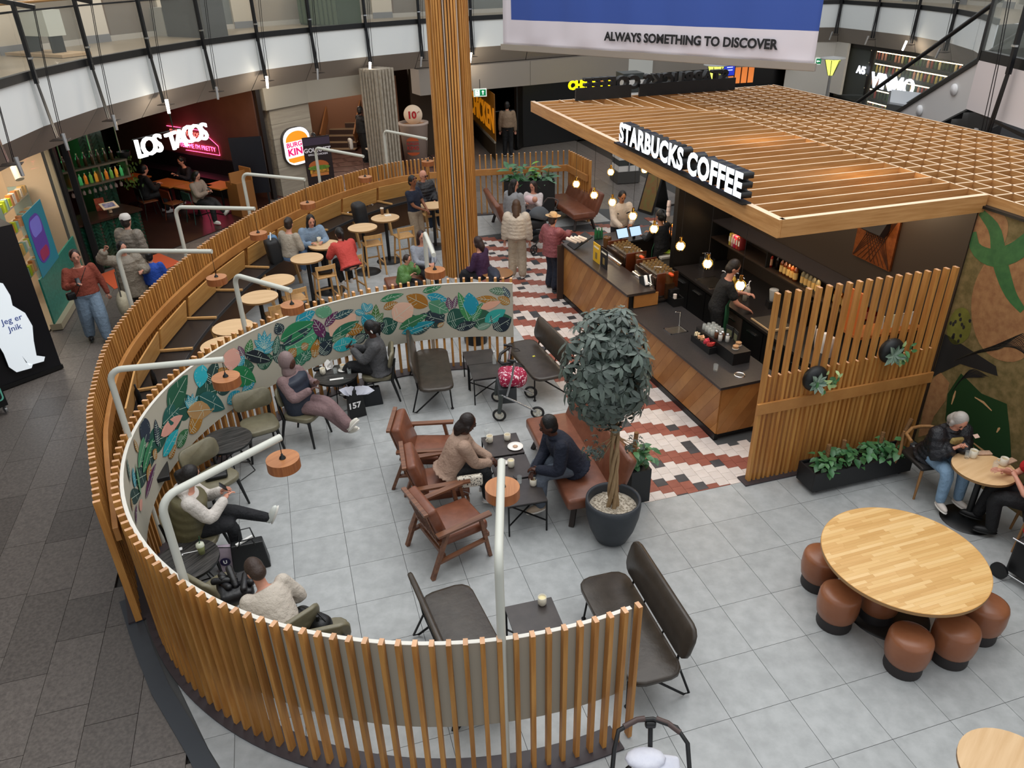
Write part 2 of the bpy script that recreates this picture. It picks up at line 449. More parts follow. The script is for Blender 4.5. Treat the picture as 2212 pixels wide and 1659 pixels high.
# balustrade: each bay a glass pane, dark channel, top rail; outrigger posts with lamps
bal=thing('balustrade','glass balustrade of the upper ring with black channel and thin rail','balustrade')
GL=mat('#a9b0a9',.03,alpha=.1)
for i in range(len(R)-1):
    A,B=R[i],R[i+1]
    Ai,Bi=outw(A,-.04),outw(B,-.04);Ao,Bo=outw(A,.06),outw(B,.06)
    M().prism([Ai,Bi,Bo,Ao],4.27,4.4).build('channel',BLACK,bal)
    Ap,Bp=outw(A,.0),outw(B,.0);Aq,Bq=outw(A,.015),outw(B,.015)
    M().prism([Ap,Bp,Bq,Aq],4.4,5.3).build('glass_pane',GL,bal)
    M().bar((A[0],A[1],5.3),(B[0],B[1],5.3),.05,.03).build('top_rail',BLACK,bal)
    C0,D0=outw(A,.16),outw(B,.16)
    M().tube([(C0[0],C0[1],5.42),(D0[0],D0[1],5.42)],.025,8).build('handrail',mat('#a2763f',.4),bal)
LAMPON=mat('#fff6e6',.5,emit=14)
def outrigger(p,lit,label):
    d=(Vector(p)-cen).normalized();an=math.atan2(d.y,d.x)
    t=thing('steel_post',label,'post',(p[0],p[1],0),an,'steel outriggers of the upper ring')
    m=M()   # local x outward
    m.prism([(-.07,-.035),(-.13,-.035),(-.13,.035),(-.07,.035)],4.2,5.45)
    for s_ in (-1,1): m.bar((-.1,.02*s_,4.3),(-.16,.035*s_,3.3),.05,.012)
    m.build('post',BLACKM,t)
    M().bar((.12,0,5.48),(-.42,0,5.36),.05,.07).build('arm',BLACKM,t)
    m=M()
    for s_ in (-1,1): m.tube([(-.4,.03*s_,5.36),(-.3,.03*s_,4.3),(-.24,.05*s_,3.3)],.007,5)
    m.build('tie_rod',BLACKM,t)
    m=M().box((-.2,0,3.26),(.3,.2,.012)); m.build('foot_plate',mat('#3a3029',.5),t)
    M().box((-.12,0,4.6),(.05,.1,.03)).build('clamp',STEEL,t)
    lm=M().cyl((-.3,.1,3.38),(-.33,.16,3.1),.035,.028,12)
    lm.build('lamp_tube',LAMPON if lit else mat('#9b9b9b',.3,.5),t)
    if lit: point('lamp_light',(p[0]-d.x*.34,p[1]-d.y*.34,3.0),14,(1,.85,.65),.06)
    return t
litset={7,9,11,13,22}
_n=-1;ORD=['first','second','third','fourth','fifth','sixth','seventh','eighth','ninth','tenth','eleventh','twelfth','thirteenth','fourteenth','fifteenth','sixteenth','seventeenth']
for i in range(2,24):
    if i in (14,15,16,17,18,19): continue
    _n+=1;outrigger(R[i],i in litset,'black steel post on the upper ring, '+ORD[_n]+' counted from the left edge, lamp '+('lit' if i in litset else 'unlit'))
# near piece of the ring on the right, beside the escalator
NR=[(7.88,13.54),(7.8,12.2),(7.75,10.6),(7.2,8.6)]
nr=struct('ceiling')
for i in range(3):
    a,b=NR[i],NR[i+1]
    M().prism([a,b,(b[0]+.25,b[1]),(a[0]+.25,a[1])],3.5,4.27).build('fascia_panel',mat('#cfc6c4',.6),nr)
M().prism([(8.1,13.5),(7.98,8.6),(14,8.6),(14,12.4)],4.2,4.27).build('upper_floor',mat('#a59b8c',.5),nr)
M().add([(7.9,13.5,3.5),(7.2,8.6,3.5),(8.2,8.6,3.1),(8.7,13.2,3.1)],[(0,1,2,3)]).build('soffit_panel',SOFF,nr)
nb=thing('balustrade','near glass balustrade beside the escalator head at the right edge','balustrade')
for i in range(3):
    a,b=NR[i],NR[i+1]
    M().prism([a,b,(b[0]+.1,b[1]),(a[0]+.1,a[1])],4.27,4.42).build('channel',BLACK,nb)
    M().prism([a,b,(b[0]+.015,b[1]),(a[0]+.015,a[1])],4.42,5.4).build('glass_pane',GL,nb)
M().box((7.9,13.55,4.85),(.06,.06,1.2)).build('end_post',BLACK,nb)
M().prism([(7.88,13.52),(9.3,13.9),(9.3,13.92),(7.88,13.54)],4.42,5.4).build('glass_pane',GL,nb)
o=outrigger((7.8,12.35),False,'large steel post outrigger at the right edge above the lattice canopy'); 
o.rotation_euler=(0,0,0)
# ---------------------------------------------------------------- column clad in wooden ribs
cw=thing('clad_column','tall round column clad in vertical oak ribs with pale strips','column',(-1.04,15.55,0))
M().lathe([(.33,0),(.33,8.5)],32).build('core',mat('#4a3a2c',.7),cw)
nr_=44
first=None
for k in range(nr_):
    a=2*PI*k/nr_
    pale=k%5==2
    if pale: o=M().box((.345,0,4.25),(.03,.02,8.5)).build('pale_strip',mat('#c9b9a8',.5),cw)
    elif first is None: o=first=M().box((.36,0,4.25),(.07,.036,8.5)).build('rib',SLATW,cw)
    else: o=first.copy(); C.objects.link(o)
    o.rotation_euler=(0,0,a)
# ---------------------------------------------------------------- banner
B0=Vector((0,0)); 
p0=Vector((-0.019,17.948));p1=Vector((5.066,13.364))
ban=thing('banner','huge hanging banner, blue above a pale band with black lettering','banner',(p0.x,p0.y,4.3),math.atan2((p1-p0).y,(p1-p0).x))
BW=(p1-p0).length
m=M();nx=60;nz=10
def bz(i): return [-0.0,.05,.22,.44,.48,.9,1.3,1.8,2.5,3.2,4.2][i]
vs=[];fs=[];mi=[]
for j in range(11):
    for i in range(nx+1):
        x=BW*i/nx; vs.append((x,.018*math.sin(x*5+bz(j))*(1 if j>0 else .2)+.01*math.sin(x*13),bz(j)))
g=M();g.add(vs,[])
for j in range(10):
    for i in range(nx):
        a=j*(nx+1)+i
        blue=j>=4 and 2<=i<=nx-1
        g.f.append([a,a+1,a+nx+2,a+nx+1]);g.mi.append(1 if blue else 0);g.sm.append(True)
o=g.build('cloth',[mat('#d5cfd6',.8),mat('#33509d',.75)],ban)
so=o.modifiers.new('s','SOLIDIFY');so.thickness=.008
M().box((BW/2,0,-.06),(BW+.1,.07,.12)).build('bottom_bar',mat('#a39a90',.4,.3),ban,bev=.01)
text('lettering','ALWAYS SOMETHING TO DISCOVER',.212,mat('#15161a',.6),ban,Matrix.Translation((BW*.65,-.045,.25))@Matrix.Rotation(PI/2,4,'X'),.002,.008)
# ---------------------------------------------------------------- kiosk canopy
can=thing('lattice_canopy','large wooden lattice canopy of pale topped slats over the coffee counter','canopy',(GO.x,GO.y,3.25),GA)
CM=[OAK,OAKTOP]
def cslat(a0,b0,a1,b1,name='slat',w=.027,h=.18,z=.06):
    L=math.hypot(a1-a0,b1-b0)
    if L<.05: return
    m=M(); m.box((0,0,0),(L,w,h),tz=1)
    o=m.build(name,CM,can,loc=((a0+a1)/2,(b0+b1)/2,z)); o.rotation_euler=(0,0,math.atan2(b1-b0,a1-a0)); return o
ax=4.15
def diag(b): # a where the slats change direction in the back corner
    return 1.95+(9.4-b)*1.05
b=1.29
k=0
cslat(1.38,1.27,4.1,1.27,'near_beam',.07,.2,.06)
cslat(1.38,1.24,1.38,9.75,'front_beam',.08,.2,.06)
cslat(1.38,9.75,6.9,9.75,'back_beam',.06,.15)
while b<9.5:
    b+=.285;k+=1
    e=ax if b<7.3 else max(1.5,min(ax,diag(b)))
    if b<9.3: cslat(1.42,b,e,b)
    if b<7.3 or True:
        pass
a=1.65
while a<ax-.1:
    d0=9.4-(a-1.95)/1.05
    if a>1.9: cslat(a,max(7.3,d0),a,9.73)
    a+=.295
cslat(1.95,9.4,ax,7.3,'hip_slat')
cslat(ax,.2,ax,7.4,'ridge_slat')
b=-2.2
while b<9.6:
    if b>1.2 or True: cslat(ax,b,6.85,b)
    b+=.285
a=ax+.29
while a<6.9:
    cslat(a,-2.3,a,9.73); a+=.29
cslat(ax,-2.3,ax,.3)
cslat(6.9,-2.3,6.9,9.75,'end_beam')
# lit letters on the front beam and their twins seen from behind on the back beam
lit=mat('#eaf3fb',.4,emit=1.6)
sg=thing('letter_sign','row of glowing white block letters with black sides on the canopy front','sign',gw(1.36,0,3.42),GA)
Tm=Matrix.Translation((0,3.66,.17))@Matrix.Rotation(-PI/2,4,'Z')@Matrix.Rotation(PI/2,4,'X')
tx='STARBUCKS COFFEE'; 
o=text('letters',tx,.37,None,sg,Tm,.07,.016,ms=[lit,BLACK],sp=1.06)
wx=max(v.co.y for v in o.data.vertices)-min(v.co.y for v in o.data.vertices)
sf=3.38/wx; mx_=(max(v.co.y for v in o.data.vertices)+min(v.co.y for v in o.data.vertices))/2
for v in o.data.vertices: v.co.y=(v.co.y-mx_)*sf+3.62
M().box((-.02,3.67,-.005),(.12,3.6,.02)).build('base_bar',BLACK,sg)
sb=thing('letter_sign','black back of a second letter sign standing on the far canopy edge','sign',gw(0,9.45,3.4),GA)
M().box((2.78,0,.12),(1.2,.05,.24)).build('board',BLACK,sb); M().box((4.66,0,.12),(2.2,.05,.24)).build('board',BLACK,sb)
Tm=Matrix.Translation((4.0,.1,.26))@Matrix.Rotation(PI,4,'Z')@Matrix.Rotation(PI/2,4,'X')
text('letters',tx,.34,None,sb,Tm,.07,.014,ms=[mat('#e8e8e0',.5,emit=.6),BLACK],sp=1.04)
# ---------------------------------------------------------------- black wall and painted board wall
wb=struct('wall_right',gw(4.08,0,0),GA)
M().box((.1,4.9,1.63),(.2,7.2,3.26)).build('wall_black',mat('#33271d',.5),wb)
OSB=mat('#5b5028',.75,kind='noise',h2='#7d6a43',sc_=9,bump=.3)
M().box((.1,-1.6,1.63),(.16,5.8,3.26)).build('painted_board',OSB,wb)
M().box((.1,-.2,3.27),(.24,9.5,.03)).build('wall_cap',BLACK,wb)

for i in range(3,13,2): point('ring_fill',(*outw(R[i],1.8),6.6),55,(1,.88,.72),.3)  # unseen warm fill points, added to brighten the upper level behind the glass

# ================================================================ FURNITURE
OLIVE=mat('#6d6752',.38,kind='noise',h2='#79735d',sc_=12); LEATHD=mat('#352e27',.33,kind='noise',h2='#3f372f',sc_=9,bump=.35)
BROWN=mat('#6c3f2c',.35,kind='noise',h2='#7d4c37',sc_=7,bump=.3); WALNUT=mat('#5f3b2a',.4,kind='woodx',h2='#80553b',sc_=3)
TAN=mat('#865236',.32,kind='noise',h2='#935e40',sc_=4)
STOOLW=mat('#b88c55',.45,kind='wood',h2='#c89c64',sc_=3); TTOP=mat('#cda87a',.42,kind='woodx',h2='#dab88c',sc_=2.2,var=.05)
DKTOP=mat('#151515',.35,kind='woodx',h2='#4c4947',sc_=4.5); DKSQ=mat('#393433',.35,kind='noise',h2='#453f3d',sc_=6)
WIRE=mat('#141416',.4,.4)
def plate(w,d,t,cut,curve=0,bow=0,n=12,T=None,mi=0,m=None):
    """padded plate in local xy (d along x, w along y), corners rounded by 'cut', optional cylindrical bow along y"""
    m=m or M();pts=[]
    for sx,sy,a0 in ((1,1,0),(-1,1,90),(-1,-1,180),(1,-1,270)):
        for k in range(4):
            a=math.radians(a0+30*k); pts.append((sx*(d/2-cut)+cut*math.cos(a),sy*(w/2-cut)+cut*math.sin(a)))
    N=len(pts);rings=[(.0,.93,-.5),(.0,1,-.3),(.0,1,.25),(.0,.965,.45),(.0,.88,.5)]
    vs=[]
    def z0(x,y): return bow*((2*y/w)**2)*1.0+curve*((2*x/d)**2)
    for _,s_,z in rings:
        for x,y in pts:
            X,Y=x-(1-s_)*(d*.5 if x>0 else -d*.5)*.5,y-(1-s_)*(w*.5 if y>0 else -w*.5)*.5
            vs.append((X,Y,z*t+z0(X,Y)))
    fs=[]
    for r in range(len(rings)-1):
        for j in range(N): fs.append((r*N+j,r*N+(j+1)%N,(r+1)*N+(j+1)%N,(r+1)*N+j))
    # grid cap for the bow
    def cap(r,up):
        z=rings[r][2]
        base=len(vs);G=[]
        rowsn=8
        # centre line strip
        cs=[]
        for k in range(rowsn+1):
            y=-w*.40+w*.80*k/rowsn; vs.append((0,y,z*t+z0(0,y)+(.12*t if up else 0))); cs.append(base+k)
        ring=[r*N+j for j in range(N)]
        # fan every ring edge to the nearest centre vertex
        def near(i):
            y=vs[i][1]; return cs[min(range(rowsn+1),key=lambda k:abs(vs[cs[k]][1]-y))]
        for j in range(N):
            a,b=ring[j],ring[(j+1)%N];na,nb=near(a),near(b)
            ka,kb=cs.index(na),cs.index(nb)
            if ka==kb: f=[(a,b,na)]
            else:
                f=[];st=1 if kb>ka else -1
                mid=list(range(ka,kb,st))
                f.append((a,b,cs[ka]))
                for k in mid: f.append((b,cs[k+st],cs[k]))
            for q in f: fs.append(q if up else q[::-1])
    cap(len(rings)-1,True);cap(0,False)
    return m.add(vs,fs,mi,True,T)
def taper(m,p,q,r0,r1,n=8,mi=0): return m.tube([p,q],[r0,r1],n,mi)
def dining_chair():
    t=thing('dining_chair','x','chair')
    plate(.48,.46,.07,.12,T=TR((.02,0,.43))).build('seat',OLIVE,t)
    plate(.52,.27,.045,.09,bow=-.05,T=TR((-.235,0,.71),0,0,math.radians(-102))).build('backrest',OLIVE,t)
    m=M();m.rbox((.0,0,.385),(.42,.4,.04),.015);m.build('seat_frame',BLACK,t)
    for sx,sy in ((1,1),(1,-1)):
        m=M();taper(m,(.19*sx,.18*sy,.4),(.25*sx,.23*sy,0),.024,.014);m.build('leg',BLACK,t)
    for sy in (1,-1):
        m=M();m.tube([(-.29,.2*sy,0),(-.2,.19*sy,.36),(-.23,.2*sy,.55),(-.27,.19*sy,.74)],[.014,.024,.02,.013],8);m.build('leg',BLACK,t)
    return t
G='olive upholstered chairs with black legs'
spread(dining_chair(),[
 ((-3.453,8.785),-1.051,'empty olive upholstered chair between round dark table and hooded person'),
 ((-2.924,9.09),-0.335,'olive chair under the seated person in the mauve hood'),
 ((-2.029,10.207),-3.007,'olive chair under the woman in the grey overshirt'),
 ((-3.662,7.555),-0.602,'olive chair with a black bag on its seat, beside woman in olive vest'),
 ((-3.507,6.521),0.077,'olive chair under the woman in the white hoodie and olive vest'),
 ((-2.937,5.594),1.001,'olive chair with a black jacket, near bottom left of fence'),
 ((-2.134,5.026),2.372,'olive chair under the person bowing in cream sweater'),
 ((-1.784,4.955),1.837,'olive chair with a black handbag, beside the bowing person')],G)
def lounge():
    t=thing('lounge_bench','x','bench')
    m=plate(1.36,.52,.06,.14,T=TR((0,0,.41)));m.build('seat',LEATHD,t)
    plate(1.3,.36,.05,.11,T=TR((-.3,0,.68),0,0,math.radians(-105))).build('backrest',LEATHD,t)
    for s_ in (-1,1):
        m=M();y=.52*s_
        m.tube([(.22,y*1.05,0),(.2,y*.95,.36),(.14,y*.93,.375),(-.32,y*1.12,.02),(-.37,y*1.13,.03),(-.27,y*.95,.36),(-.3,y*.9,.6)],.012,6)
        m.ell((.22,y*1.05,.01),(.025,.025,.012),8,4); m.build('leg_frame',WIRE,t)
    m=M();m.tube([(-.27,-.5,.37),(-.27,.5,.37)],.011,6);m.tube([(.17,-.5,.37),(.17,.5,.37)],.011,6)
    for y in (-.2,.2): m.tube([(-.25,y,.38),(-.31,y,.58)],.009,6)
    m.build('cross_bar',WIRE,t)
    return t
spread(lounge(),[((-1.2,10.3),.147,'dark leather wire bench facing right, beside woman in grey overshirt'),
 ((.36,10.55),-2.79,'dark leather wire bench behind the indoor tree, facing the square tables'),
 ((-.47,4.98),.393,'dark leather wire bench just behind the near fence and its pole'),
 ((1.03,5.1),-2.875,'dark leather wire bench standing half outside the near fence end')],'dark leather benches on wire legs')
def armchair():
    t=thing('armchair','x','armchair')
    M().rbox((.04,0,.38),(.58,.54,.13),.04,3).build('seat_cushion',BROWN,t)
    M().rbox((-.27,0,.62),(.13,.54,.48),.04,3,ry=math.radians(-17)).build('back_cushion',BROWN,t)
    for s_ in (-1,1):
        y=.33*s_
        m=M().box((.0,y,.575),(.66,.075,.03),ry=math.radians(-3));m.build('armrest',WALNUT,t,bev=.008)
        m=M().bar((.3,y,0),(.2,y,.57),.05,.04);m.build('leg',WALNUT,t,bev=.006)
        m=M().bar((-.42,y,0),(-.2,y,.56),.055,.04);m.build('leg',WALNUT,t,bev=.006)
        m=M().bar((-.34,y,.2),(.25,y,.26),.05,.03);m.build('side_rail',WALNUT,t)
    m=M().box((.3,0,.29),(.03,.62,.05)).box((-.25,0,.24),(.03,.62,.05));m.build('cross_rail',WALNUT,t)
    m=M().bar((-.41,-.29,.84),(-.41,.29,.84),.05,.03).bar((-.27,-.29,.4),(-.27,.29,.4),.05,.03)
    m.build('back_rail',WALNUT,t)
    for k in range(7):
        y=-.24+.08*k; M().bar((-.28,y,.38),(-.41,y,.84),.022,.014).build('slat',WALNUT,t)
    return t
spread(armchair(),[(( -1.12,8.15),-.03,'brown leather walnut armchair, empty and farthest from camera of three'),
 ((-.9,7.43),.19,'brown leather walnut armchair under the woman in beige sweater'),
 ((-.72,6.68),.54,'empty brown leather walnut armchair nearest camera, turned to square tables')],'walnut armchairs with leather cushions')
def sofa(L=1.9,dp=.62,label='x'):
    t=thing('leather_sofa',label,'sofa')
    M().rbox((.04,0,.38),(dp,L,.15),.04,3).build('seat',BROWN,t)
    M().rbox((-.34,0,.62),(.13,L,.56),.05,3,ry=math.radians(-20)).build('backrest',BROWN,t)
    m=M().box((0,0,.27),(dp*.8,L*.9,.05));m.build('base_rail',WALNUT,t)
    for sx in (-1,1):
        for sy in (-1,1): M().bar((.2*sx,L*.4*sy,.27),(.27*sx,L*.45*sy,0),.06,.05).build('leg',mat('#241a16',.5),t)
    return t
s=sofa(label='long brown leather sofa under the man in navy blazer');s.location=(.73,7.91,0);s.rotation_euler=(0,0,-2.908)
s=sofa(label='brown leather sofa standing empty near the slatted fence end, behind the counter');s.location=(1.62,19.1,0);s.rotation_euler=(0,0,-2.82)
s=sofa(1.7,.55,'brown leather sofa left of the tall planter, behind the pram group');s.location=(.02,18.4,0);s.rotation_euler=(0,0,.2)
def round_table(z,r,top,label,base='pedestal',rz=0):
    t=thing('round_table',label,'table',(0,0,0),rz)
    M().disc((0,0,z-.03),r,.03,40,side=1).build('tabletop',[top,mat('#8c6a42',.5) if top is TTOP else BLACK],t)
    if base=='pedestal':
        M().cyl((0,0,.02),(0,0,z-.03),.035,n=14).build('pedestal',BLACK,t)
        M().lathe([(0,.035),(.04,.035),(.28,.012),(.29,0)],28).build('base',BLACK,t)
        M().disc((0,0,z-.045),.1,.015,12).build('top_bracket',BLACK,t)
    else:
        for k in range(3):
            a=2*PI*k/3+.4;b=a+1.2
            M().tube([(.08*math.cos(a),.08*math.sin(a),z-.03),(.27*math.cos(a),.27*math.sin(a),.012),(.27*math.cos(b),.27*math.sin(b),.012),(.08*math.cos(b),.08*math.sin(b),z-.03)],.008,6).build('wire_leg',WIRE,t)
    return t
spread(round_table(1.0,.31,TTOP,'x'),[
 ((-1.726,17.258),.3,'round oak bar table half hidden by the clad column'),
 ((-2.702,16.361),.5,'round oak bar table with a takeaway cup, left of man in navy shirt'),
 ((-3.094,15.694),.4,'empty round oak bar table beside the black rucksack'),
 ((-3.689,14.623),.7,'round oak bar table with white mugs between the three girls'),
 ((-3.858,13.85),.6,'empty round oak bar table nearest the girl in grey sweater'),
 ((-4.137,12.713),.2,'round oak bar table half behind another, left of the leaf panel top'),
 ((-4.237,11.953),.4,'round oak bar table in front of the disc lamp on long arm'),
 ((-4.31,10.75),.3,'round oak bar table behind the upper left pole of leaf panel'),
 ((-4.27,10.114),.1,'round oak bar table nearest camera, cut by the leaf panel')],'round oak bar tables along the bench')
spread(round_table(.52,.32,DKTOP,'x','wire'),[((-3.719,8.273),.6,'empty round dark table beside the empty olive chair'),
 ((-2.629,9.993),.2,'round dark table crowded with cups and napkins'),
 ((-3.41,6.01),1.0,'round dark table with the green iced drink')],'round dark grained tables on wire legs')
t=round_table(.74,.33,TTOP,'round oak table with mugs between elderly woman and person in red',rz=.5);t.location=(5.33,6.98,0)
t=round_table(.74,.36,TTOP,'empty round oak table cut by bottom right corner',rz=.8);t.location=Vector((3.517,3.333,0.74))-Vector((0,0,.74))
# the big communal table
t=thing('communal_table','large round butcher-block oak table ringed by leather drum stools','table',(3.76,5.56,0),.3)
M().disc((0,0,.715),.755,.035,72,side=1).build('tabletop_core',[mat('#c79450',.4),mat('#9a7448',.5)],t)
rr=random.Random(11);vst=[]
stv=[mat(c,.32,kind='woodx',h2=d,sc_=2,coat=.2) for c,d in (('#d5ab6c','#dfb87c'),('#cea162','#d8ad70'),('#ddb67a','#e4c088'),('#c99b5c','#d1a668'))]
y=-.75
sm_=M()
while y<.75:
    x=-.76+rr.random()*-.3
    while x<.76:
        L=rr.uniform(.25,.5); x0,x1=x,x+L
        P=clip([(x0+.0004,y+.0004),(x1-.0004,y+.0004),(x1-.0004,y+.0376),(x0+.0004,y+.0376)],arc((0,0),.75,0,360,48)[:-1])
        if len(P)>2:
            M().prism(P,.7501,.7512).build('stave',rr.choice(stv),t)
        x=x1
    y+=.038
M().cyl((0,0,0),(0,0,.71),.06,n=16).build('pedestal',BLACK,t); M().lathe([(0,.03),(.38,.02),(.4,0)],32).build('base',BLACK,t)
def drum():
    t=thing('drum_stool','x','stool')
    M().lathe([(.165,.12),(.185,.15),(.2,.25),(.195,.38),(.185,.415),(.15,.44),(.08,.455),(0,.46)],28).build('cushion',TAN,t)
    M().lathe([(0,0),(.165,0),(.17,.02),(.165,.14)],28).build('base',mat('#241f1f',.6),t)
    return t
spread(drum(),[((3.17,5.44),0,'brown leather drum stool in front left of big round table, fully visible'),
 ((3.2,5.98),0,'brown leather drum stool at far left of big round table'),
 ((3.6,4.88),0,'brown leather drum stool nearest camera at the big round table'),
 ((4.08,4.98),0,'brown leather drum stool front right of big round table'),
 ((3.62,5.52),0,'brown leather drum stool tucked in shade under big round table'),
 ((4.5,5.25),0,'brown leather drum stool peeking out at right of big round table'),
 ],'leather drum stools')
def sq_table():
    t=thing('square_table','x','table')
    M().box((0,0,.44),(.47,.47,.014)).build('tabletop',DKSQ,t)
    for sx in (-1,1):
        for sy in (-1,1): M().box((.225*sx,.225*sy,.217),(.018,.018,.434)).build('leg',WIRE,t)
    m=M().bar((-.22,-.22,.15),(.22,.22,.15),.014,.014).bar((-.22,.22,.15),(.22,-.22,.15),.014,.014)
    for sx in (-1,1): m.bar((.225*sx,-.225,.425),(.225*sx,.225,.425),.016,.016); m.bar((-.225,.225*sx,.425),(.225,.225*sx,.425),.016,.016)
    m.build('cross_brace',WIRE,t)
    return t
spread(sq_table(),[((-.14,8.12),.215,'square dark table with a white plate and mugs, farthest of row'),
 ((-.03,7.62),.215,'square dark table in middle of row, holding a mug and saucer'),
 ((.1,7.13),.215,'square dark table nearest camera of row, half under the disc lamp'),
 ((.165,5.15),.25,'square dark table with one cream mug, behind the near fence'),
 ((-.5,10.62),.2,'square dark table farther of the pair by the leaf panel end'),
 ((-.39,10.15),.2,'square dark table nearer of the pair beside the pink bag walker')],'square dark metal tables')
def bar_stool():
    t=thing('bar_stool','x','stool')
    M().rbox((0,0,.67),(.38,.38,.035),.012,2).build('seat',STOOLW,t)
    for sy in (1,-1):
        M().bar((.15,.15*sy,.66),(.2,.19*sy,0),.032,.032).build('leg',STOOLW,t)
        M().bar((-.15,.17*sy,.88),(-.21,.2*sy,0),.032,.034).build('leg',STOOLW,t)
        M().bar((.185,.18*sy,.25),(-.19,.19*sy,.25),.022,.03).build('stretcher',STOOLW,t)
    M().bar((.19,.18,.3),(.19,-.18,.3),.022,.03).build('stretcher',STOOLW,t)
    pts=[(-.145-.03*math.cos(a),.19*math.sin(a),.87) for a in [math.radians(-90+18*k) for k in range(11)]]
    ribbon([(p[0],p[1]) for p in pts],-.01,.012,.82,.9).build('backrest',STOOLW,t)
    return t
spread(bar_stool(),[((-3.568,13.811),2.091,'oak bar stool with a small black handbag on the seat'),
 ((-3.144,14.292),2.178,'oak bar stool under the girl in red shirt'),
 ((-2.919,15.603),2.006,'empty oak bar stool facing table beside black rucksack'),
 ((-2.293,16.088),2.071,'empty oak bar stool left of the seated woman in grey'),
 ((-1.813,17.649),2.025,'oak bar stool between navy man and clad column'),
 ((-3.862,12.656),2.144,'oak bar stool behind the leaf panel, backrest showing'),
 ((-3.983,11.968),2.211,'oak bar stool behind the leaf panel, only its seat showing')],'oak bar stools')
# bench along the outer fence
t=thing('long_bench','long dark bench along the curved slatted fence with tilted oak backboards','bench')
bp=smooth(OUTER[1:-2],.25)
BENCH=mat('#211f20',.35)
ribbon(bp,-.62,-.14,.66,.72).build('seat',BENCH,t,bev=.01)
for k in range(0,len(bp)-3,5):
    a,b=bp[k],bp[min(k+4,len(bp)-1)];d=(b-a).normalized();n_=Vector((-d.y,d.x));an=math.atan2(d.y,d.x)
    c=(a+b)/2-n_*.2
    L=(b-a).length*1.12
    mm=M().box((0,0,.92),(L,.022,.36),rx=math.radians(10)); mm.build('backboard',mat('#b98544',.45,kind='woodx',h2='#cb9a58',sc_=2.5,var=.06),t,loc=(c.x,c.y,0),rz=an)
    e=b-n_*.4; M().box((0,0,.75),(.05,.5,.03)).build('divider',STOOLW,t,loc=(e.x+d.x*.12,e.y+d.y*.12,0),rz=an)
    e=b-n_*.55; M().bar((0,-.02,.66),(0,-.12,0),.05,.05).build('leg',STOOLW,t,loc=(e.x,e.y,0),rz=an)
ribbon(bp,-.3,-.22,0,.66).build('skirt',mat('#5f3f22',.6),t)
# lamp posts with hanging wooden discs
def pole(p,q,zd,label,h=2.3):
    p=Vector(p);q=Vector(q);L=(q-p).length;t=thing('arched_lamp',label,'lamp',(p.x,p.y,0),math.atan2((q-p).y,(q-p).x),'arched pole lamps with wooden discs')
    pts=[(0,0,0),(0,0,h-.14)]+[(.14-.14*math.cos(a),0,h-.14+.14*math.sin(a)) for a in [math.radians(15*k) for k in range(1,7)]]+[(L,0,h)]
    M().tube(pts,.033,14).build('pole',CREAMP,t)
    M().tube([(L-.02,0,h-.02),(L-.02,0,zd+.08)],.004,5).build('cord',BLACK,t)
    d=M();d.disc((L-.02,0,zd-.05),.145,.1,40,side=1)
    dd=d.build('disc_shade',[mat('#a5683a',.4,kind='woodx',h2='#b87a48',sc_=5),mat('#8a4f2b',.4,kind='wood',h2='#a3653a',sc_=6)],t)
    M().lathe([(.03,zd+.05),(.026,zd+.065),(.012,zd+.08),(.01,zd+.095),(0,zd+.095)],14,(L-.02,0,0)).build('cord_grip',BLACK,dd)
    M().disc((L-.02,0,zd-.054),.1,.004,20).build('diffuser',mat('#fff0d0',.5,emit=4),dd)
    M().disc((0,0,0),.07,.012,16).build('foot_plate',DARKPL,t)
    return t
for a,b,z_,lb in [((-.12,3.95),(-.1,5.1),2.01,'arched cream lamp pole nearest camera, arm pointing straight away'),
 ((-2.74,4.7),(-2.02,5.54),2.04,'arched cream lamp pole at left over woman in white hoodie'),
 ((-4.13,6.88),(-3.0,7.06),2.05,'arched cream lamp pole whose disc hangs before the leaf panel left half'),
 ((-3.67,9.56),(-2.76,8.94),2.06,'arched cream lamp pole at the upper left edge of leaf panel'),
 ((-5.72,10.65),(-4.28,10.52),1.86,'arched cream lamp pole behind outer fence, beside the waving woman'),
 ((-5.72,12.9),(-4.28,12.68),1.83,'arched cream lamp pole left of the long green herringbone counter gap'),
 ((-5.25,15.2),(-3.87,14.6),1.8,'arched cream lamp pole before the wood-faced pier with burger sign'),
 ((-4.3,17.5),(-3.05,16.48),1.82,'arched cream lamp pole before the burger banner stand'),
 ((-3.0,19.3),(-1.85,18.17),1.74,'arched cream lamp pole partly behind the clad column'),
 ((-1.28,11.22),(-1.05,10.14),2.03,'arched cream lamp pole just left of the clad column foot')]:
    pole(a,b,z_,lb)
# ---------------------------------------------------------------- plants
def whorl(rng,n=7,L=.1,mats=None):
    m=M()
    for k in range(n):
        a=2*PI*k/n+rng.random()*.4; d=Vector((math.cos(a),math.sin(a),rng.uniform(-.5,.15)))
        m.leaf((d.x*.012,d.y*.012,0),d,(0,0,1),L*rng.uniform(.8,1.15),L*.42,0,.18,.3)
    m.tube([(0,0,0),(0,0,-.05)],.0025,4)
    return m
LG=[mat(c,.42,var=.14,kind='noise',h2=d,sc_=12) for c,d in (('#46524b','#545f58'),('#3b4841','#4a564f'),('#4d5a52','#5c685f'))]
LGB=mat('#6c9140',.45)
tr=thing('potted_tree','tall umbrella tree with braided trunk in a round charcoal pot of pale gravel','plant',(1.11,6.8,0))
M().lathe([(0,0),(.15,0),(.19,.03),(.255,.18),(.3,.36),(.315,.5),(.31,.57),(.285,.575),(.275,.55),(.27,.5),(.27,.44)],48).build('pot',mat('#2b3036',.55,kind='noise',h2='#31363c',sc_=8),tr)
gm=M().disc((0,0,.44),.272,.02,32);rr=random.Random(2)
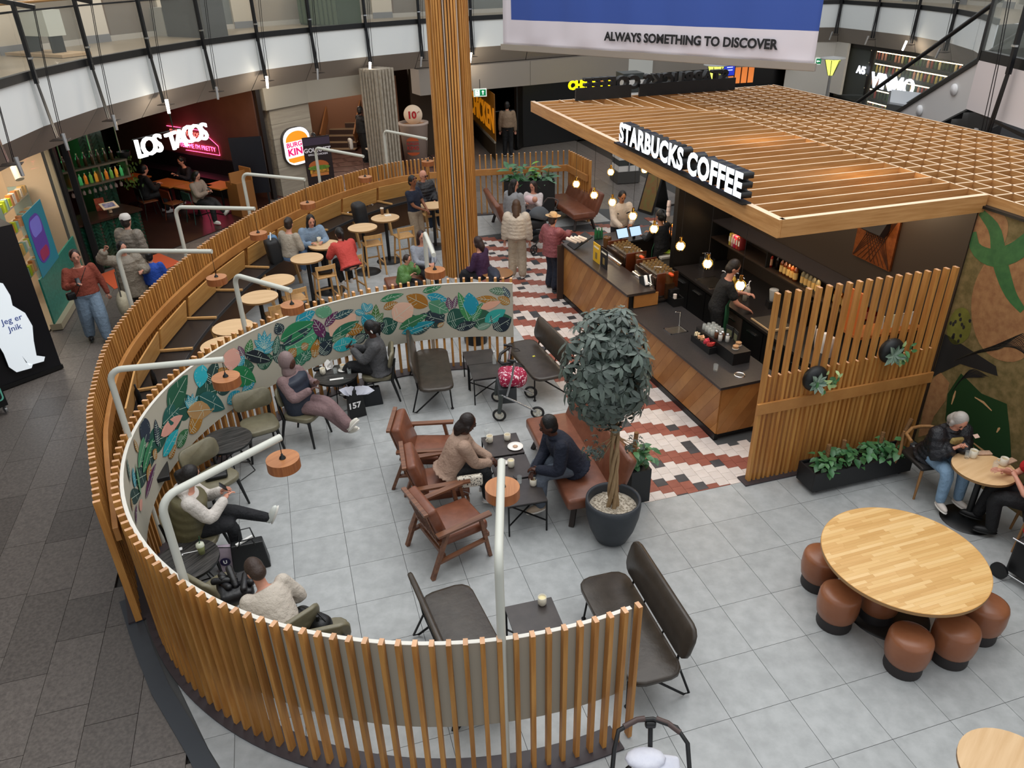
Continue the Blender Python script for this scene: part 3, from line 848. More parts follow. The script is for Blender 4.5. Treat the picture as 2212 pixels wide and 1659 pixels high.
for k in range(420):
    a=rr.random()*2*PI;r_=math.sqrt(rr.random())*.26
    gm.ell((r_*math.cos(a),r_*math.sin(a),.462+rr.random()*.012),(rr.uniform(.006,.014),rr.uniform(.005,.01),.005),5,3)
gm.build('gravel',mat('#b7ab98',.8,kind='noise',h2='#cfc5b4',sc_=60),tr,kind='stuff')
BARK=mat('#8a6f4e',.8,kind='wood',h2='#a58a66',sc_=7,bump=.5)
top=Vector((-.03,.03,1.6))
for k in range(4):
    pts=[];rs=[]
    for i in range(16):
        u=i/15;a=2*PI*k/4+u*5.5;r_=.045*(1-.35*u)+.01*math.sin(u*9+k)
        pts.append((r_*math.cos(a)+top.x*u,r_*math.sin(a)+top.y*u,.44+(1.62-.44)*u));rs.append(.027*(1-.35*u))
    M().tube(pts,rs,8).build('trunk',BARK,tr)
rr=random.Random(21);whm=[];stf=M();cnt=0
brm=M()
protos=[]
for k in range(9):
    o=whorl(rr,L=.13).build('leaf_whorl',LG[k%3],tr);protos.append(o)
first=set()
def crown_pt():
    while 1:
        v=Vector((rr.gauss(0,1),rr.gauss(0,1),rr.gauss(0,1))).normalized()*(rr.random()**.28)
        z=v.z; w_=.46+.04*math.sin(5*v.x+3*v.y)
        p=Vector((v.x*w_-.13,v.y*w_,2.2+z*.74))
        if z<-.5 and rr.random()<.55: continue
        return p,v
place=[]
for k in range(400): place.append(crown_pt())
# two small lower tufts on the trunk
for k in range(26):
    v=Vector((rr.gauss(0,1),rr.gauss(0,1),rr.gauss(0,1))).normalized()*rr.random()**.4
    place.append((Vector((-.24+v.x*.15,-.02+v.y*.12,1.28+v.z*.17)),v))
for k in range(16):
    v=Vector((rr.gauss(0,1),rr.gauss(0,1),rr.gauss(0,1))).normalized()*rr.random()**.4
    place.append((Vector((.2+v.x*.13,.05+v.y*.1,1.26+v.z*.12)),v))
camp=Vector((-1.11,-6.8,5.87));place.sort(key=lambda q:(q[0]-camp).length)
used=set()
for k,(p,v) in enumerate(place):
    d=(v+Vector((0,0,.55))).normalized();rot=d.to_track_quat('Z','Y').to_euler();sc1=rr.uniform(.75,1.15)*(.5 if p.z<1.5 else 1)
    if k<300:
        i=k%9
        if i not in used: o=protos[i];used.add(i)
        else: o=protos[i].copy();C.objects.link(o)
        o.location=p;o.rotation_euler=rot;o.scale=(sc1,)*3
    else:
        T=Matrix.Translation(p)@rot.to_matrix().to_4x4()@Matrix.Scale(sc1,4)
        stf.T=T
        for q in range(6):
            a=2*PI*q/6+rr.random()*.4;dd=Vector((math.cos(a),math.sin(a),rr.uniform(-.4,.1)));stf.leaf((0,0,0),dd,(0,0,1),.1,.042,q%3)
        stf.T=None
    if k%4==0:
        c0=Vector((top.x*.5,top.y*.5,max(1.4,min(2.6,p.z-.25))));brm.tube([c0,(c0+p)/2+Vector((0,0,-.03)),p-Vector((0,0,.03))],[.008,.005,.003],4)
stf.build('inner_foliage',LG,tr,kind='stuff');brm.tube([(top.x,top.y,1.58),(-.1,0,2.5)],[.03,.01],6);brm.build('branches',BARK,tr,kind='stuff')
LPO=[mat(c,.35,var=.15,kind='noise',h2=d,sc_=8) for c,d in (('#2f5a36','#427648'),('#3c6b40','#568653'))]
LVAR=mat('#3a5d4a',.4,kind='woodx',h2='#a9bfae',sc_=3)
def leafy(parent,n,fn,L,W,mats,seed,name='leaf',droop=.35):
    rg=random.Random(seed)
    ms=[]
    for k in range(n):
        p,d,nr_2=fn(rg,k)
        i=k%6
        if len(ms)<=i:
            o=M().leaf((0,0,0),(1,0,0),(0,0,1),L,W,0,.22,droop).build(name,mats[k%len(mats)],parent);ms.append(o)
        else: o=ms[i].copy();C.objects.link(o)
        d=Vector(d).normalized();n2=Vector(nr_2);n2=(n2-d*n2.dot(d)).normalized();y=n2.cross(d)
        o.rotation_euler=Matrix((d,y,n2)).transposed().to_euler();o.location=p;s_=rg.uniform(.75,1.2);o.scale=(s_,s_,s_)
# planter in front of the tall slat screen
t=thing('planter','long low black planter of glossy pothos on castors before the tall screen','plant',(4.33,7.84,0),GA)
m=M();m.box((0,-.155,.19),(1.46,.02,.26)).box((0,.155,.19),(1.46,.02,.26)).box((-.72,0,.19),(.02,.3,.26)).box((.72,0,.19),(.02,.3,.26)).box((0,0,.08),(1.44,.3,.03))
m.build('box',mat('#16181b',.45),t);M().box((0,0,.27),(1.42,.28,.02)).build('soil',mat('#1c1511',.9),t)
for sx in (-.62,.62):
    for sy in (-.1,.1):
        w_=M().cyl((sx-.012,sy,.03),(sx+.012,sy,.03),.03,n=12).box((sx,sy,.055),(.04,.04,.02));w_.build('castor',mat('#333333',.4,.5),t)
leafy(t,150,lambda r,k:(lambda x,y:((x,y,.3+.2*r.random()*(1-abs(x)*.5)),(r.gauss(0,1),r.gauss(0,1)-.35,r.uniform(-.4,.25)),(0,-.2,1)))(r.uniform(-.6,.62),r.uniform(-.15,.12)),.12,.085,LPO,4)
for x,lean,h in ((-.42,0,.28),(-.2,.0,.3),(.35,.1,.3),(.64,.35,.42)):
    M().tube([(x,.05,.28),(x+lean*h*.9,.06,.28+h)],[.028,.026],8).build('moss_pole',mat('#6f4c2c',.95,kind='noise',h2='#8f6a42',sc_=40,bump=1),t)
# tall planter at the back fence
t=thing('planter','tall black planter of broad green leaves before the straight back fence','plant',(.55,19.25,0),.03)
m=M();m.box((0,-.2,.52),(1.28,.02,1.04)).box((0,.2,.52),(1.28,.02,1.04)).box((-.63,0,.52),(.02,.4,1.04)).box((.63,0,.52),(.02,.4,1.04)).box((0,0,.9),(1.26,.38,.03)).build('box',mat('#1a1d20',.5),t)
for (x0,n,L,W,mm,sd) in ((-.35,34,.3,.14,LPO[:1],5),(.12,26,.22,.1,[mat('#6fa93c',.4),LPO[1]],6),(.48,20,.3,.13,[mat('#6d8f74',.4,kind='noise',h2='#3f6a48',sc_=9)],7)):
    leafy(t,n,lambda r,k,x0=x0:((x0+r.gauss(0,.12),r.gauss(0,.06),1.0+abs(r.gauss(0,.18))),(r.gauss(0,1),r.gauss(0,1)-.3,r.uniform(-.2,.7)),(0,-.3,1)),L,W,mm,sd,droop=.3)
    M().tube([(x0,0,.9),(x0+.02,0,1.25)],[.02,.012],6).build('stem',mat('#4b5a33',.7),t)
# small planter behind the sofa
t=thing('planter','small square black planter of trailing pothos behind the leather sofa','plant',(1.5,7.55,0),.3)
M().box((0,0,.24),(.26,.26,.48)).build('box',mat('#1a1d20',.5),t)
leafy(t,46,lambda r,k:((r.gauss(0,.07),r.gauss(0,.07),.5+.28*r.random()),(r.gauss(0,1),r.gauss(0,1)-.3,r.uniform(-.6,.5)),(0,-.2,1)),.14,.09,LPO,9)
M().tube([(-.05,.03,.48),(-.03,.02,.95)],[.03,.028],8).build('moss_pole',mat('#6f4c2c',.95,kind='noise',h2='#8f6a42',sc_=40,bump=1),t)
# tall slat screen beside the kiosk
t=thing('slatted_screen','tall oak slat screen with a broad rail shielding the kiosk end','screen',gw(1.42,1.2,0),GA)
SH=M().box((0,0,1.29),(.04,.07,2.58),tz=1);S2=M().box((0,0,.76),(.03,.06,1.52),tz=1)
f1=f2=None
for k in range(19):
    x=.02+k*.1355
    if f1 is None: o=f1=SH.build('tall_slat',[SLATW,SLTOP],t)
    else:o=f1.copy();C.objects.link(o)
    o.location=(x,0,0)
    if k<18:
        if f2 is None:o=f2=S2.build('short_slat',[SLATW,SLTOP],t)
        else:o=f2.copy();C.objects.link(o)
        o.location=(x+.068,.0,0)
M().box((1.23,-.05,1.1),(2.56,.03,.15)).build('rail',RAILW,t,bev=.005)
M().box((1.23,0,.01),(2.6,.2,.02)).build('base_plate',DARKPL,t)
# two wall pots on the screen
for px,pz,lb,sd in ((.68,1.42,'round black wall pot with striped leaves, lower left on slat screen',31),(1.72,1.62,'round black wall pot with striped leaves, upper right on slat screen',32)):
    q=gw(1.42+px,1.2-.06,pz);t=thing('wall_pot',lb,'plant',q,GA,'wall pots on the slat screen')
    M().ell((0,-.02,0),(.165,.1,.165),20,12).build('pot',mat('#15181a',.5),t)
    leafy(t,9,lambda r,k:((-.05,-.12,0),(math.cos(k*.75),-.35,math.sin(k*.75)),(0,-1,.3)),.17,.075,[LVAR],sd,droop=.1)
    leafy(t,22,lambda r,k:((.08+r.gauss(0,.06),-.12,-.02+r.gauss(0,.07)),(r.uniform(-.2,1),-.3,r.gauss(0,1)),(0,-1,.3)),.085,.05,[LPO[1],mat('#a8c184',.4)],sd+9,droop=.2)
# black bin behind the panel
t=thing('litter_bin','small round black litter bin at the foot of the clad column','bin',(-.95,12.6,0))
t.location=(-.62,12.1,0)
M().lathe([(0,0),(.2,0),(.21,.05),(.21,.6),(.2,.68),(.14,.74),(.11,.75),(.1,.7),(.1,.4)],28).build('body',mat('#17191c',.3,.4),t)
M().tube([(.12*math.cos(a),.12*math.sin(a),.752) for a in [2*PI*k/24 for k in range(24)]],.008,6,closed=True).build('rim',STEEL,t)

# ================================================================ COFFEE KIOSK
KR=.3246;KO=Vector((2.81,8.79));KU=Vector((math.cos(KR),math.sin(KR)));KV=Vector((-math.sin(KR),math.cos(KR)))
def kw(x,y,z=0):
    p=KO+KU*x+KV*y; return (p.x,p.y,z)
CW=mat('#8f5e30',.4,kind='wood',h2='#a9743e',sc_=1.6,var=.06); CWS=mat('#8f5e30',.4,kind='noise',h2='#b07d45',sc_=3)
STN=mat('#242324',.35,kind='noise',h2='#343233',sc_=60); KICK=mat('#0d0d0e',.5); DKW=mat('#4a3a30',.4)
t=thing('front_counter','long wood-panelled coffee counter with black stone top and black kick','counter',(KO.x,KO.y,0),KR)
# diagonal planks on the front
def planks(x0,L,h0,h1,axis,t,off):
    # slanted boards: each a parallelogram clipped to the front
    w_=.19;sl=.75
    u=-h1
    while u<L+.3:
        P=[(u,h0),(u+w_-.003,h0),(u+w_-.003+sl*(h1-h0),h1),(u+sl*(h1-h0),h1)]
        Q=clip(P,[(0,h0),(L,h0),(L,h1),(0,h1)])
        if len(Q)>2:
            m=M()
            if axis=='y': m.prism(Q,0,.018,T=Matrix(((0,0,-1,off),(-1,0,0,x0),(0,1,0,0),(0,0,0,1))))
            else: m.prism(Q,0,.018,T=Matrix(((1,0,0,x0),(0,0,-1,off),(0,1,0,0),(0,0,0,1))))
            m.build('plank',CWS if 0 else CW2[int(abs(u)*10)%3],t)
        u+=w_
CW2=[mat(c,.4,kind='noise',h2=d,sc_=2.5,var=.08) for c,d in (('#94612f','#a9743d'),('#8a5829','#a06c37'),('#9b6a36','#b27e46'))]
M().box((.42,1.38,.42),(.82,2.74,.78)).build('low_body',KICK,t)
M().box((.24,4.1,.56),(.46,2.66,1.06)).build('high_body',KICK,t)
planks(2.76,2.76,.1,.8,'y',t,-.001);planks(5.44,2.68,.1,1.08,'y',t,-.001)
planks(0,.85,.1,.8,'x',t,-.001)
M().box((.4,1.37,.84),(.92,2.84,.04)).build('low_top',STN,t,bev=.006)
M().box((.2,4.1,1.11),(.52,2.78,.045)).build('high_top',mat('#2b2421',.35,kind='noise',h2='#3a302b',sc_=20),t,bev=.006)
M().box((.3,2.735,.98),(.44,.02,.22)).build('step_panel',CW2[0],t)
M().box((.0,2.72,.045),(.06,5.44,.09)).build('kick',KICK,t)
M().box((.0,5.45,.56),(.3,.03,1.1),0).build('end_panel',mat('#3c2b20',.5),t)
# work shelf behind the high counter for the machines
t=thing('machine_counter','dark lower work counter holding the espresso machines','counter',(KO.x,KO.y,0),KR)
M().box((.72,4.1,.45),(.5,2.6,.9)).build('body',KICK,t);M().box((.72,4.1,.915),(.54,2.64,.03)).build('top',mat('#2b2421',.35),t)
t=thing('till_counter','dark counter with tills running behind the high counter end','counter',(KO.x,KO.y,0),KR)
M().box((1.45,5.95,.45),(2.3,.6,.9),.09).build('body',mat('#17120f',.5),t);M().box((1.45,5.95,.915),(2.36,.66,.03),.09).build('top',STN,t)
M().box((1.2,5.55,.6),(.02,.02,.5)).build('shelf_post',BLACK,t)
# back counter
t=thing('back_counter','black back counter with chrome handles under the bottle shelf','counter',gw(0,0,0),GA)
M().box((3.52,4.0,.44),(1.08,4.5,.88)).build('body',KICK,t);M().box((3.5,4.0,.9),(1.14,4.56,.04)).build('top',mat('#231f1d',.3),t,bev=.005)
for k in range(7):
    y=6.0-.58*k
    d=M().box((2.965,y,.48),(.02,.56,.72)).build('door',mat('#141313' if k!=3 else '#4a3e37',.35),t)
    M().bar((2.94,y-.12,.74),(2.94,y+.12,.74),.015,.015).build('handle',STEEL,d)
t=thing('end_partition','tall black partition closing the far end of the kiosk back','partition',gw(3.52,6.42,0),GA)
M().box((0,0,1.62),(1.12,.14,3.24)).build('panel',mat('#181512',.4),t)
t=thing('wall_shelf','long black two-tier shelf of syrup bottles on the black wall','shelf',gw(0,0,0),GA)
m=M();m.box((3.87,4.1,1.69),(.4,4.5,.02)).build('top_board',mat('#3a3330',.25,.3),t)
M().box((3.87,4.1,1.39),(.4,4.5,.02)).build('bottom_board',mat('#33261c',.4),t)
for y in (1.86,3.05,4.6,6.34): M().box((3.87,y,1.54),(.38,.02,.28)).build('divider',BLACK,t)
GLS=mat('#dfe6e4',.05,alpha=.28)
def bottle(name,label,cat,loc,h,r,col,lab,cap='#15120f',group=None,neck=.35,pump=False,emit=0):
    t=thing(name,label,cat,loc,random.random()*6,group)
    M().lathe([(0,0),(r,0),(r,h*.6),(r*.9,h*.68),(r*neck,h*.82),(r*neck,h*.93)],14).build('body',col,t)
    if lab: M().lathe([(r*1.03,h*.12),(r*1.03,h*.52)],14).build('paper_label',lab,t)
    if pump: M().tube([(0,0,h*.9),(0,0,h*1.1),(r*1.3,0,h*1.12),(r*1.6,0,h*1.07)],r*.22,6).build('pump',mat('#e8e8e8',.3),t)
    else: M().cyl((0,0,h*.92),(0,0,h),r*neck*1.1,n=10).build('cap',mat(cap,.4),t)
    return t
AMB=mat('#7a3a10',.15,coat=.5);YL=mat('#d9b26a',.6);PINKL=mat('#e78f6d',.5);CLR=mat('#a9a184',.15,alpha=.6)
bl=[(4.45,mat('#b3281d',.3),YL,'red squeeze bottle with pale label, alone at left of shelf bottles'),]
def ga(a,b,z): 
    q=gw(a,b); return (q[0],q[1],z)
bottle('bottle','red bottle with pale label standing alone left of the amber syrups','bottle',ga(3.78,4.62,1.4),.27,.04,mat('#b3281d',.3),mat('#d8a27c',.5))
bottle('bottle','dark slim bottle beside the lone red one on the shelf','bottle',ga(3.82,4.48,1.4),.25,.035,mat('#1d1310',.2),None)
for k in range(5): bottle('syrup_bottle','amber syrup bottle with cream label, in the row right of red bottle','bottle',ga(3.78,4.3-.09*k,1.4),.27,.038,AMB,YL,group='amber syrup bottles on the shelf')
for k in range(5): bottle('syrup_bottle','pale clear syrup bottle with cream label, next to the amber ones','bottle',ga(3.8,3.78-.09*k,1.4),.26,.038,CLR,YL,group='clear syrup bottles on the shelf')
for k in range(4): bottle('syrup_bottle','orange amber syrup bottle behind the first tall screen slats','bottle',ga(3.8,3.0-.1*k,1.4),.27,.038,mat('#a35c17',.2,coat=.4),YL,group='orange syrup bottles behind the screen')
bottle('syrup_bottle','bright yellow syrup bottle seen between the tall screen slats','bottle',ga(3.8,2.55,1.4),.27,.038,mat('#d9a020',.25),mat('#e9c34a',.4))
for k in range(2): bottle('syrup_bottle','red syrup bottle with salmon label seen between the tall slats','bottle',ga(3.8,2.36-.16*k,1.4),.27,.038,mat('#a01620',.25),PINKL,group='red syrup bottles behind the screen')
for k,(c,lb) in enumerate((('#c9b04a','thin yellow packet at left of the packet row on the shelf'),('#d79a93','thin pale pink packet in the packet row on shelf'),('#c21e4f','thin crimson packet in the packet row on shelf'),('#c8402f','thin red packet in the packet row on shelf'),('#8f2a28','dark red packet at right of the packet row on shelf'))):
    t=thing('packet',lb,'packet',ga(3.78,5.78-.075*k,1.4),GA,'drink packets on the shelf');M().rbox((0,0,.11),(.13,.055,.22),.008,1).build('carton',mat(c,.5),t);M().box((-.067,0,.12),(.004,.04,.09)).build('print_panel',mat('#e3d9c8',.6),t)
# copper niche in the black wall
t=thing('copper_niche','square copper mesh panel with a dark slanted hood set on black wall','panel',ga(4.06,2.75,2.45),GA)
COP=mat('#7a3f1c',.35,.6,kind='noise',h2='#9a5729',sc_=14)
M().box((0,0,0),(.03,.75,.75)).build('mesh_panel',COP,t)
m=M()
for k in range(9):
    for s_ in (-1,1):
        c=-.35+.0875*k; m.bar((-.02,max(-.36,c-.35) if 1 else 0,-.36 if s_>0 else .36),(-.02,min(.36,c+.35),.36 if s_>0 else -.36),.006,.006,up=(1,0,0))
m.build('diagonal_wires',mat('#3d1e0e',.4),t,kind='stuff')
M().box((-.06,-.03,.2),(.1,.4,.28),ry=.5).build('hood',BLACK,t)
# pendant globe lamps
def globe(p,label):
    t=thing('pendant_lamp',label,'lamp',p,0,'glowing cage pendants over the counter')
    M().lathe([(.001,-.055),(.035,-.045),(.055,-.015),(.055,.015),(.04,.045),(.02,.06)],14).build('bulb',mat('#ffe9b0',.4,emit=9),t)
    m=M()
    for k in range(6):
        a=2*PI*k/6;m.tube([(.022*math.cos(a),.022*math.sin(a),.08),(.065*math.cos(a),.065*math.sin(a),.04),(.07*math.cos(a),.07*math.sin(a),-.01),(.035*math.cos(a),.035*math.sin(a),-.065)],.003,4)
    m.tube([(.072*math.cos(2*PI*k/12),.072*math.sin(2*PI*k/12),.0) for k in range(12)],.003,4,closed=True)
    m.build('cage',mat('#b8933c',.3,.9),t)
    M().cyl((0,0,.06),(0,0,.14),.022,n=12).build('socket',mat('#a8803a',.25,1.0),t)
    M().tube([(0,0,.14),(0,0,3.3-p[2])],.003,4).build('cord',BLACK,t)
    point('pendant_light',(0,0,-.12),5,(1,.75,.42),.05,t)
names=['farthest','second farthest','third farthest','fourth farthest','fourth nearest','third nearest','second nearest','nearest']
for k,(a,b) in enumerate([(1.58,7.77),(1.6,6.94),(1.72,6.41),(1.71,5.55),(1.73,4.82),(1.73,3.96),(1.73,3.18),(1.72,2.34)]):
    globe(ga(a,b,2.2),'glowing cage pendant, '+names[k]+' in the row of eight above the front counter')
globe(ga(2.54,8.38,2.2),'glowing cage pendant left of the pair above the till counter'); globe(ga(3.23,8.3,2.2),'glowing cage pendant right of the pair above the till counter')
# --- things on the counters
t=thing('counter_sink','small square steel rinse sink let into the low counter top','sink',kw(.3,1.75,.86),KR)
m=M();m.box((0,.11,.004),(.3,.02,.012)).box((0,-.11,.004),(.3,.02,.012)).box((-.14,0,.004),(.02,.24,.012)).box((.14,0,.004),(.02,.24,.012));m.build('rim',STEEL,t);M().box((0,0,-.002),(.26,.2,.008)).build('bowl',mat('#8a8478',.25,.8),t)
M().tube([(.13,.12,0),(.13,.12,.24),(.04,.12,.25)],.011,8).build('tap',CHROME,t)
t=thing('condiment_station','black condiment box with sachet trays on the low counter','box',kw(.48,.93,.86),KR)
M().box((.1,0,.09),(.28,.98,.18)).build('case',mat('#131314',.4),t)
M().box((-.1,.17,.05),(.12,.5,.1)).build('tray',mat('#17181a',.4),t)
for k in range(4):
    c=('#d8c9a8','#cfa27a','#c83a4b','#b8322f')[k]
    m=M();rg=random.Random(k)
    for q in range(6): m.box((-.1+rg.uniform(-.03,.03),.35-.12*k+rg.uniform(-.03,.03),.11+rg.uniform(0,.03)),(.02,.06,.04),rg.random()*3,rx=rg.uniform(-.5,.5))
    m.build('sachets',mat(c,.6),t,kind='stuff')
for k in range(12):
    i,j=k%3,k//3
    g_=thing('drinking_glass','upturned drinking glass in the cluster on the condiment box','glass',kw(.5+.075*i,1.3-.075*j,1.042),0,'upturned glasses on the condiment box')
    M().lathe([(.032,0),(.032,.01),(.027,.085),(.0,.088)],14).build('tumbler',GLS,g_)
for k,(x,y) in enumerate(((.5,.98),(.56,.92),(.5,.88),(.58,.82))):
    g_=thing('shaker',('cocoa shaker','second cocoa shaker','white sugar shaker','second white sugar shaker')[k]+' with metal lid beside the upturned glasses','shaker',kw(x,y,1.042),0)
    M().lathe([(0,0),(.03,0),(.03,.08),(.025,.1)],12).build('body',mat('#6b4530' if k<2 else '#e4e2dc',.3),g_);M().lathe([(.027,.1),(.024,.125),(0,.128)],12).build('lid',STEEL,g_)
for k,(x,y) in enumerate(((.56,.58),(.66,.66))):
    g_=thing('wooden_lid_jar',('near','far')[k]+' small jar with a round wooden lid on the condiment box','jar',kw(x,y,1.042));M().disc((0,0,0),.045,.012,20).build('rim',mat('#e6e0d4',.4),g_);M().disc((0,0,.012),.042,.035,20).build('wood_lid',mat('#c79e72',.6,kind='wood',h2='#8a6040',sc_=30),g_)
for k in range(2):
    g_=thing('menu_card',('left','right')[k]+' black menu card with a photo standing on the condiment box','card',kw(.68,.93-.16*k,1.042),KR+.2*(1-2*k));M().box((0,0,.09),(.008,.14,.18)).build('card',mat('#15181a',.5),g_);M().box((-.005,0,.07),(.002,.1,.1)).build('photo_print',mat('#7a6a58',.6,kind='noise',h2='#3d5a3a',sc_=60),g_)
g_=thing('drinking_glass','single clear glass standing on the low counter below condiment box','glass',kw(.14,.4,.86));M().lathe([(0,0),(.028,0),(.034,.1)],14).build('tumbler',GLS,g_)
g_=thing('bin_ring','round steel waste ring set in the low counter top','bin',kw(.38,.17,.861));M().lathe([(.06,0),(.065,.012),(.075,.01),(.078,0)],24).build('ring',CHROME,g_);M().disc((0,0,0),.06,.003,20).build('opening',mat('#3f3d3a',.4),g_)
g_=thing('napkin_holder','dark lid and cup dispenser with white lids standing on the high counter end','dispenser',kw(.62,2.95,.86),KR)
for k in range(4): M().box((-.22+.1*k,.05,.24),(.075,.16,.36),rx=-.35).build('chute',mat('#24282a',.4),g_)
for k in range(4): M().lathe([(.03,0),(.03,.16),(0,.165)],12,T=TR((-.22+.1*k,-.04,.3),0,-.5)).build('lid_stack',mat('#d9d9d9',.4),g_)
M().box((.18,-.18,.12),(.17,.17,.24)).build('box',BLACK,g_);M().box((-.05,.1,.1),(.5,.2,.2)).build('stand',BLACK,g_)
g_=thing('spoon_pot','black open box with a white-topped jar on the low counter','box',kw(.8,2.62,.86),KR)
m=M();m.box((0,.08,.07),(.18,.012,.14)).box((0,-.08,.07),(.18,.012,.14)).box((.085,0,.07),(.012,.16,.14)).box((-.085,0,.07),(.012,.16,.14));m.build('box',BLACK,g_);M().cyl((-.03,0,0),(-.03,0,.19),.03,n=12).build('jar',mat('#dcd0c6',.4),g_)
def espresso(p,label):
    t=thing('espresso_machine',label,'machine',p,KR)
    M().rbox((.02,0,.3),(.44,.72,.16),.03,2).build('body',mat('#33241a',.2,.6),t)
    M().rbox((.02,0,.05),(.44,.72,.1),.02,2).build('drip_base',mat('#6e6a66',.25,.8),t)
    M().cyl((-.2,-.34,.2),(-.2,.34,.2),.06,n=14).build('chrome_front',CHROME,t)
    for s_ in (-1,1): M().rbox((.04,.365*s_,.24),(.4,.02,.4),.02,2).build('side_panel',mat('#5a2a14',.15,.3,coat=.8),t)
    for k in range(3): M().cyl((.1,-.2+.2*k,.2),(.22,-.2+.2*k,.18),.02,.012).build('portafilter',BLACK,t)
    M().box((.05,0,.39),(.36,.6,.012)).build('cup_rail',mat('#8a8378',.3,.5),t)
    m=M()
    for i in range(4):
        for j in range(6): m.lathe([(.02,0),(.028,.05)],8,(-.08+.08*i,-.24+.095*j,.4))
    m.build('stacked_cups',mat('#8a7048',.4),t,kind='stuff')
    M().tube([(-.12,-.2,.4),(-.12,-.2,.5),(-.02,-.26,.5)],.008,6).build('steam_arm',CHROME,t)
espresso(kw(.68,3.18,.93),'espresso machine nearest camera with glossy brown side panel');espresso(kw(.66,4.25,.93),'espresso machine farther along behind the yellow sign')
for k,(x,y,lb) in enumerate(((.7,3.75,'near orange-handled bean grinder with chrome hopper'),(.75,2.83,'orange-handled bean grinder at near end of the machines'),(.6,4.85,'far tall amber bean hopper by the pastry sleeves'))):
    t=thing('coffee_grinder',lb,'grinder',kw(x,y,.93),KR);M().box((0,0,.13),(.15,.16,.26)).build('body',CHROME if k==0 else mat('#4a3322',.2,.5),t);M().lathe([(.07,.26),(.08,.42),(.075,.44),(0,.44)],14).build('hopper',mat('#5a3a1c',.15,alpha=.85),t)
    if k<2: M().rbox((-.02,-.1,.43),(.06,.12,.05),.02).build('orange_handle',mat('#cc4a18',.3),t)
for k,(y,c,d,lb) in enumerate(((4.28,'#e0b02a','#d19c1c','yellow poster sign with a drink picture on high counter'),(3.97,'#1b1b1d','#26262a','black poster sign with a drink picture on high counter'))):
    t=thing('counter_sign',lb,'sign',kw(.12,y,1.135),KR+PI);M().box((0,0,.17),(.012,.27,.34)).build('board',mat(c,.5),t);M().box((.007,0,.12),(.002,.08,.12)).build('drink_print',mat('#8a7340',.5),t);M().box((.007,0,.27),(.002,.2,.03)).build('text_print',mat('#f3ead0',.5),t)
t=thing('sleeve_rack','black rack of white paper sleeves at the far end of high counter','rack',kw(.2,5.2,1.135),KR)
M().box((0,0,.1),(.42,.34,.02),ry=-.5).build('rack',BLACK,t)
for k in range(4): M().lathe([(.035,0),(.03,.22),(.0,.225)],12,T=TR((-.12+.08*k,-.1,.12),0,.0,-1.1)).build('sleeve',mat('#e2d3c6',.5),t)
for k,(x,y,lb) in enumerate(((1.35,5.72,'till screen glowing pale blue, left of the pair'),(1.65,5.74,'till screen glowing pale blue, right of the pair'))):
    t=thing('till_screen',lb,'screen',kw(x,y,.93),KR+.1);M().box((0,0,.16),(.26,.02,.2),rx=-.5).build('frame',BLACK,t);M().box((0,-.016,.157),(.24,.004,.18),rx=-.5).build('display',mat('#a9c6e6',.2,emit=.9),t);M().cyl((0,.03,0),(0,.03,.12),.03).build('stand',BLACK,t)
t=thing('pastry_case','lit glass pastry case against the black partition','case',kw(2.5,5.7,.93),KR)
M().box((0,0,.3),(.4,.45,.02)).build('lid',mat('#5c5348',.4),t);m=M()
for sx in (-1,1):
    for sy in (-1,1): m.box((.19*sx,.215*sy,.15),(.02,.02,.3))
m.build('frame',BLACK,t);M().box((0,0,.15),(.36,.4,.28)).build('glass_box',mat('#ffdca8',.1,alpha=.12),t)
m=M();rg=random.Random(4)
for k in range(14): m.ell((rg.uniform(-.14,.14),rg.uniform(-.16,.16),.04+.1*(k%2)),(.05,.035,.025),8,5)
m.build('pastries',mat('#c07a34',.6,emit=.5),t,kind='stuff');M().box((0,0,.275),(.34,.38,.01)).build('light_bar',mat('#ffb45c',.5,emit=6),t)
t=thing('cup_tower','tower of upturned pale cups beside the pastry case','cups',kw(2.5,5.95,1.24),0)
for k in range(3): M().lathe([(.045,0),(.035,.11),(0,.112)],14,(0,0,.1*k)).build('cup',mat('#e6cfc6',.5),t)
t=thing('bottle_group_pot','clear pot holding green-capped water bottles behind the till corner','pot',kw(.95,5.95,.93),0)
for k in range(3): M().lathe([(0,0),(.03,0),(.03,.16),(.012,.21),(.012,.24)],12,(-.06+.06*k,.02*k,0)).build('bottle',mat('#1f7a45',.2,alpha=.7),t)
# on the back counter
t=thing('syrup_station','steel pump dispenser block at the far end of the back counter','dispenser',ga(3.45,6.0,.92),GA)
M().box((0,0,.1),(.2,.2,.2)).build('body',STEEL,t)
for k in range(3): M().tube([(-.05+.05*k,0,.2),(-.05+.05*k,0,.3),(-.12+.05*k,0,.31)],.01,6).build('pump',CHROME,t)
for k in range(7):
    c=('#e8e4da','#d7b04a','#e8e4da','#c7a03c','#d98f8c','#cfcac0','#b8b2a4')[k]
    bottle('pump_bottle','pump bottle in the cluster behind the male barista, '+('far left','second from left','third from left','middle','third from right','second from right','far right')[k],'bottle',ga(3.3+.12*(k%2),5.15-.11*k,.92),.24,.036,mat(c,.3),None,pump=True,group='pump bottles beside the sink')
t=thing('worktop_sink','dark rectangular sink in the back counter top','sink',ga(3.2,5.35,.922),GA);M().box((0,0,.002),(.36,.45,.006)).build('basin',mat('#4a4239',.25,.7),t)
m=M();m.box((0,.23,.006),(.38,.02,.012)).box((0,-.23,.006),(.38,.02,.012));m.build('rim',CHROME,t)
t=thing('cutting_tray','wood-edged prep tray on the back counter near the screen','tray',ga(3.2,3.55,.922),GA);M().box((0,0,.01),(.4,.5,.02)).build('tray',mat('#3f382f',.4),t);M().box((0,-.26,.02),(.44,.03,.03)).box((-.21,0,.015),(.02,.5,.02)).build('edge',mat('#b89a72',.5),t)
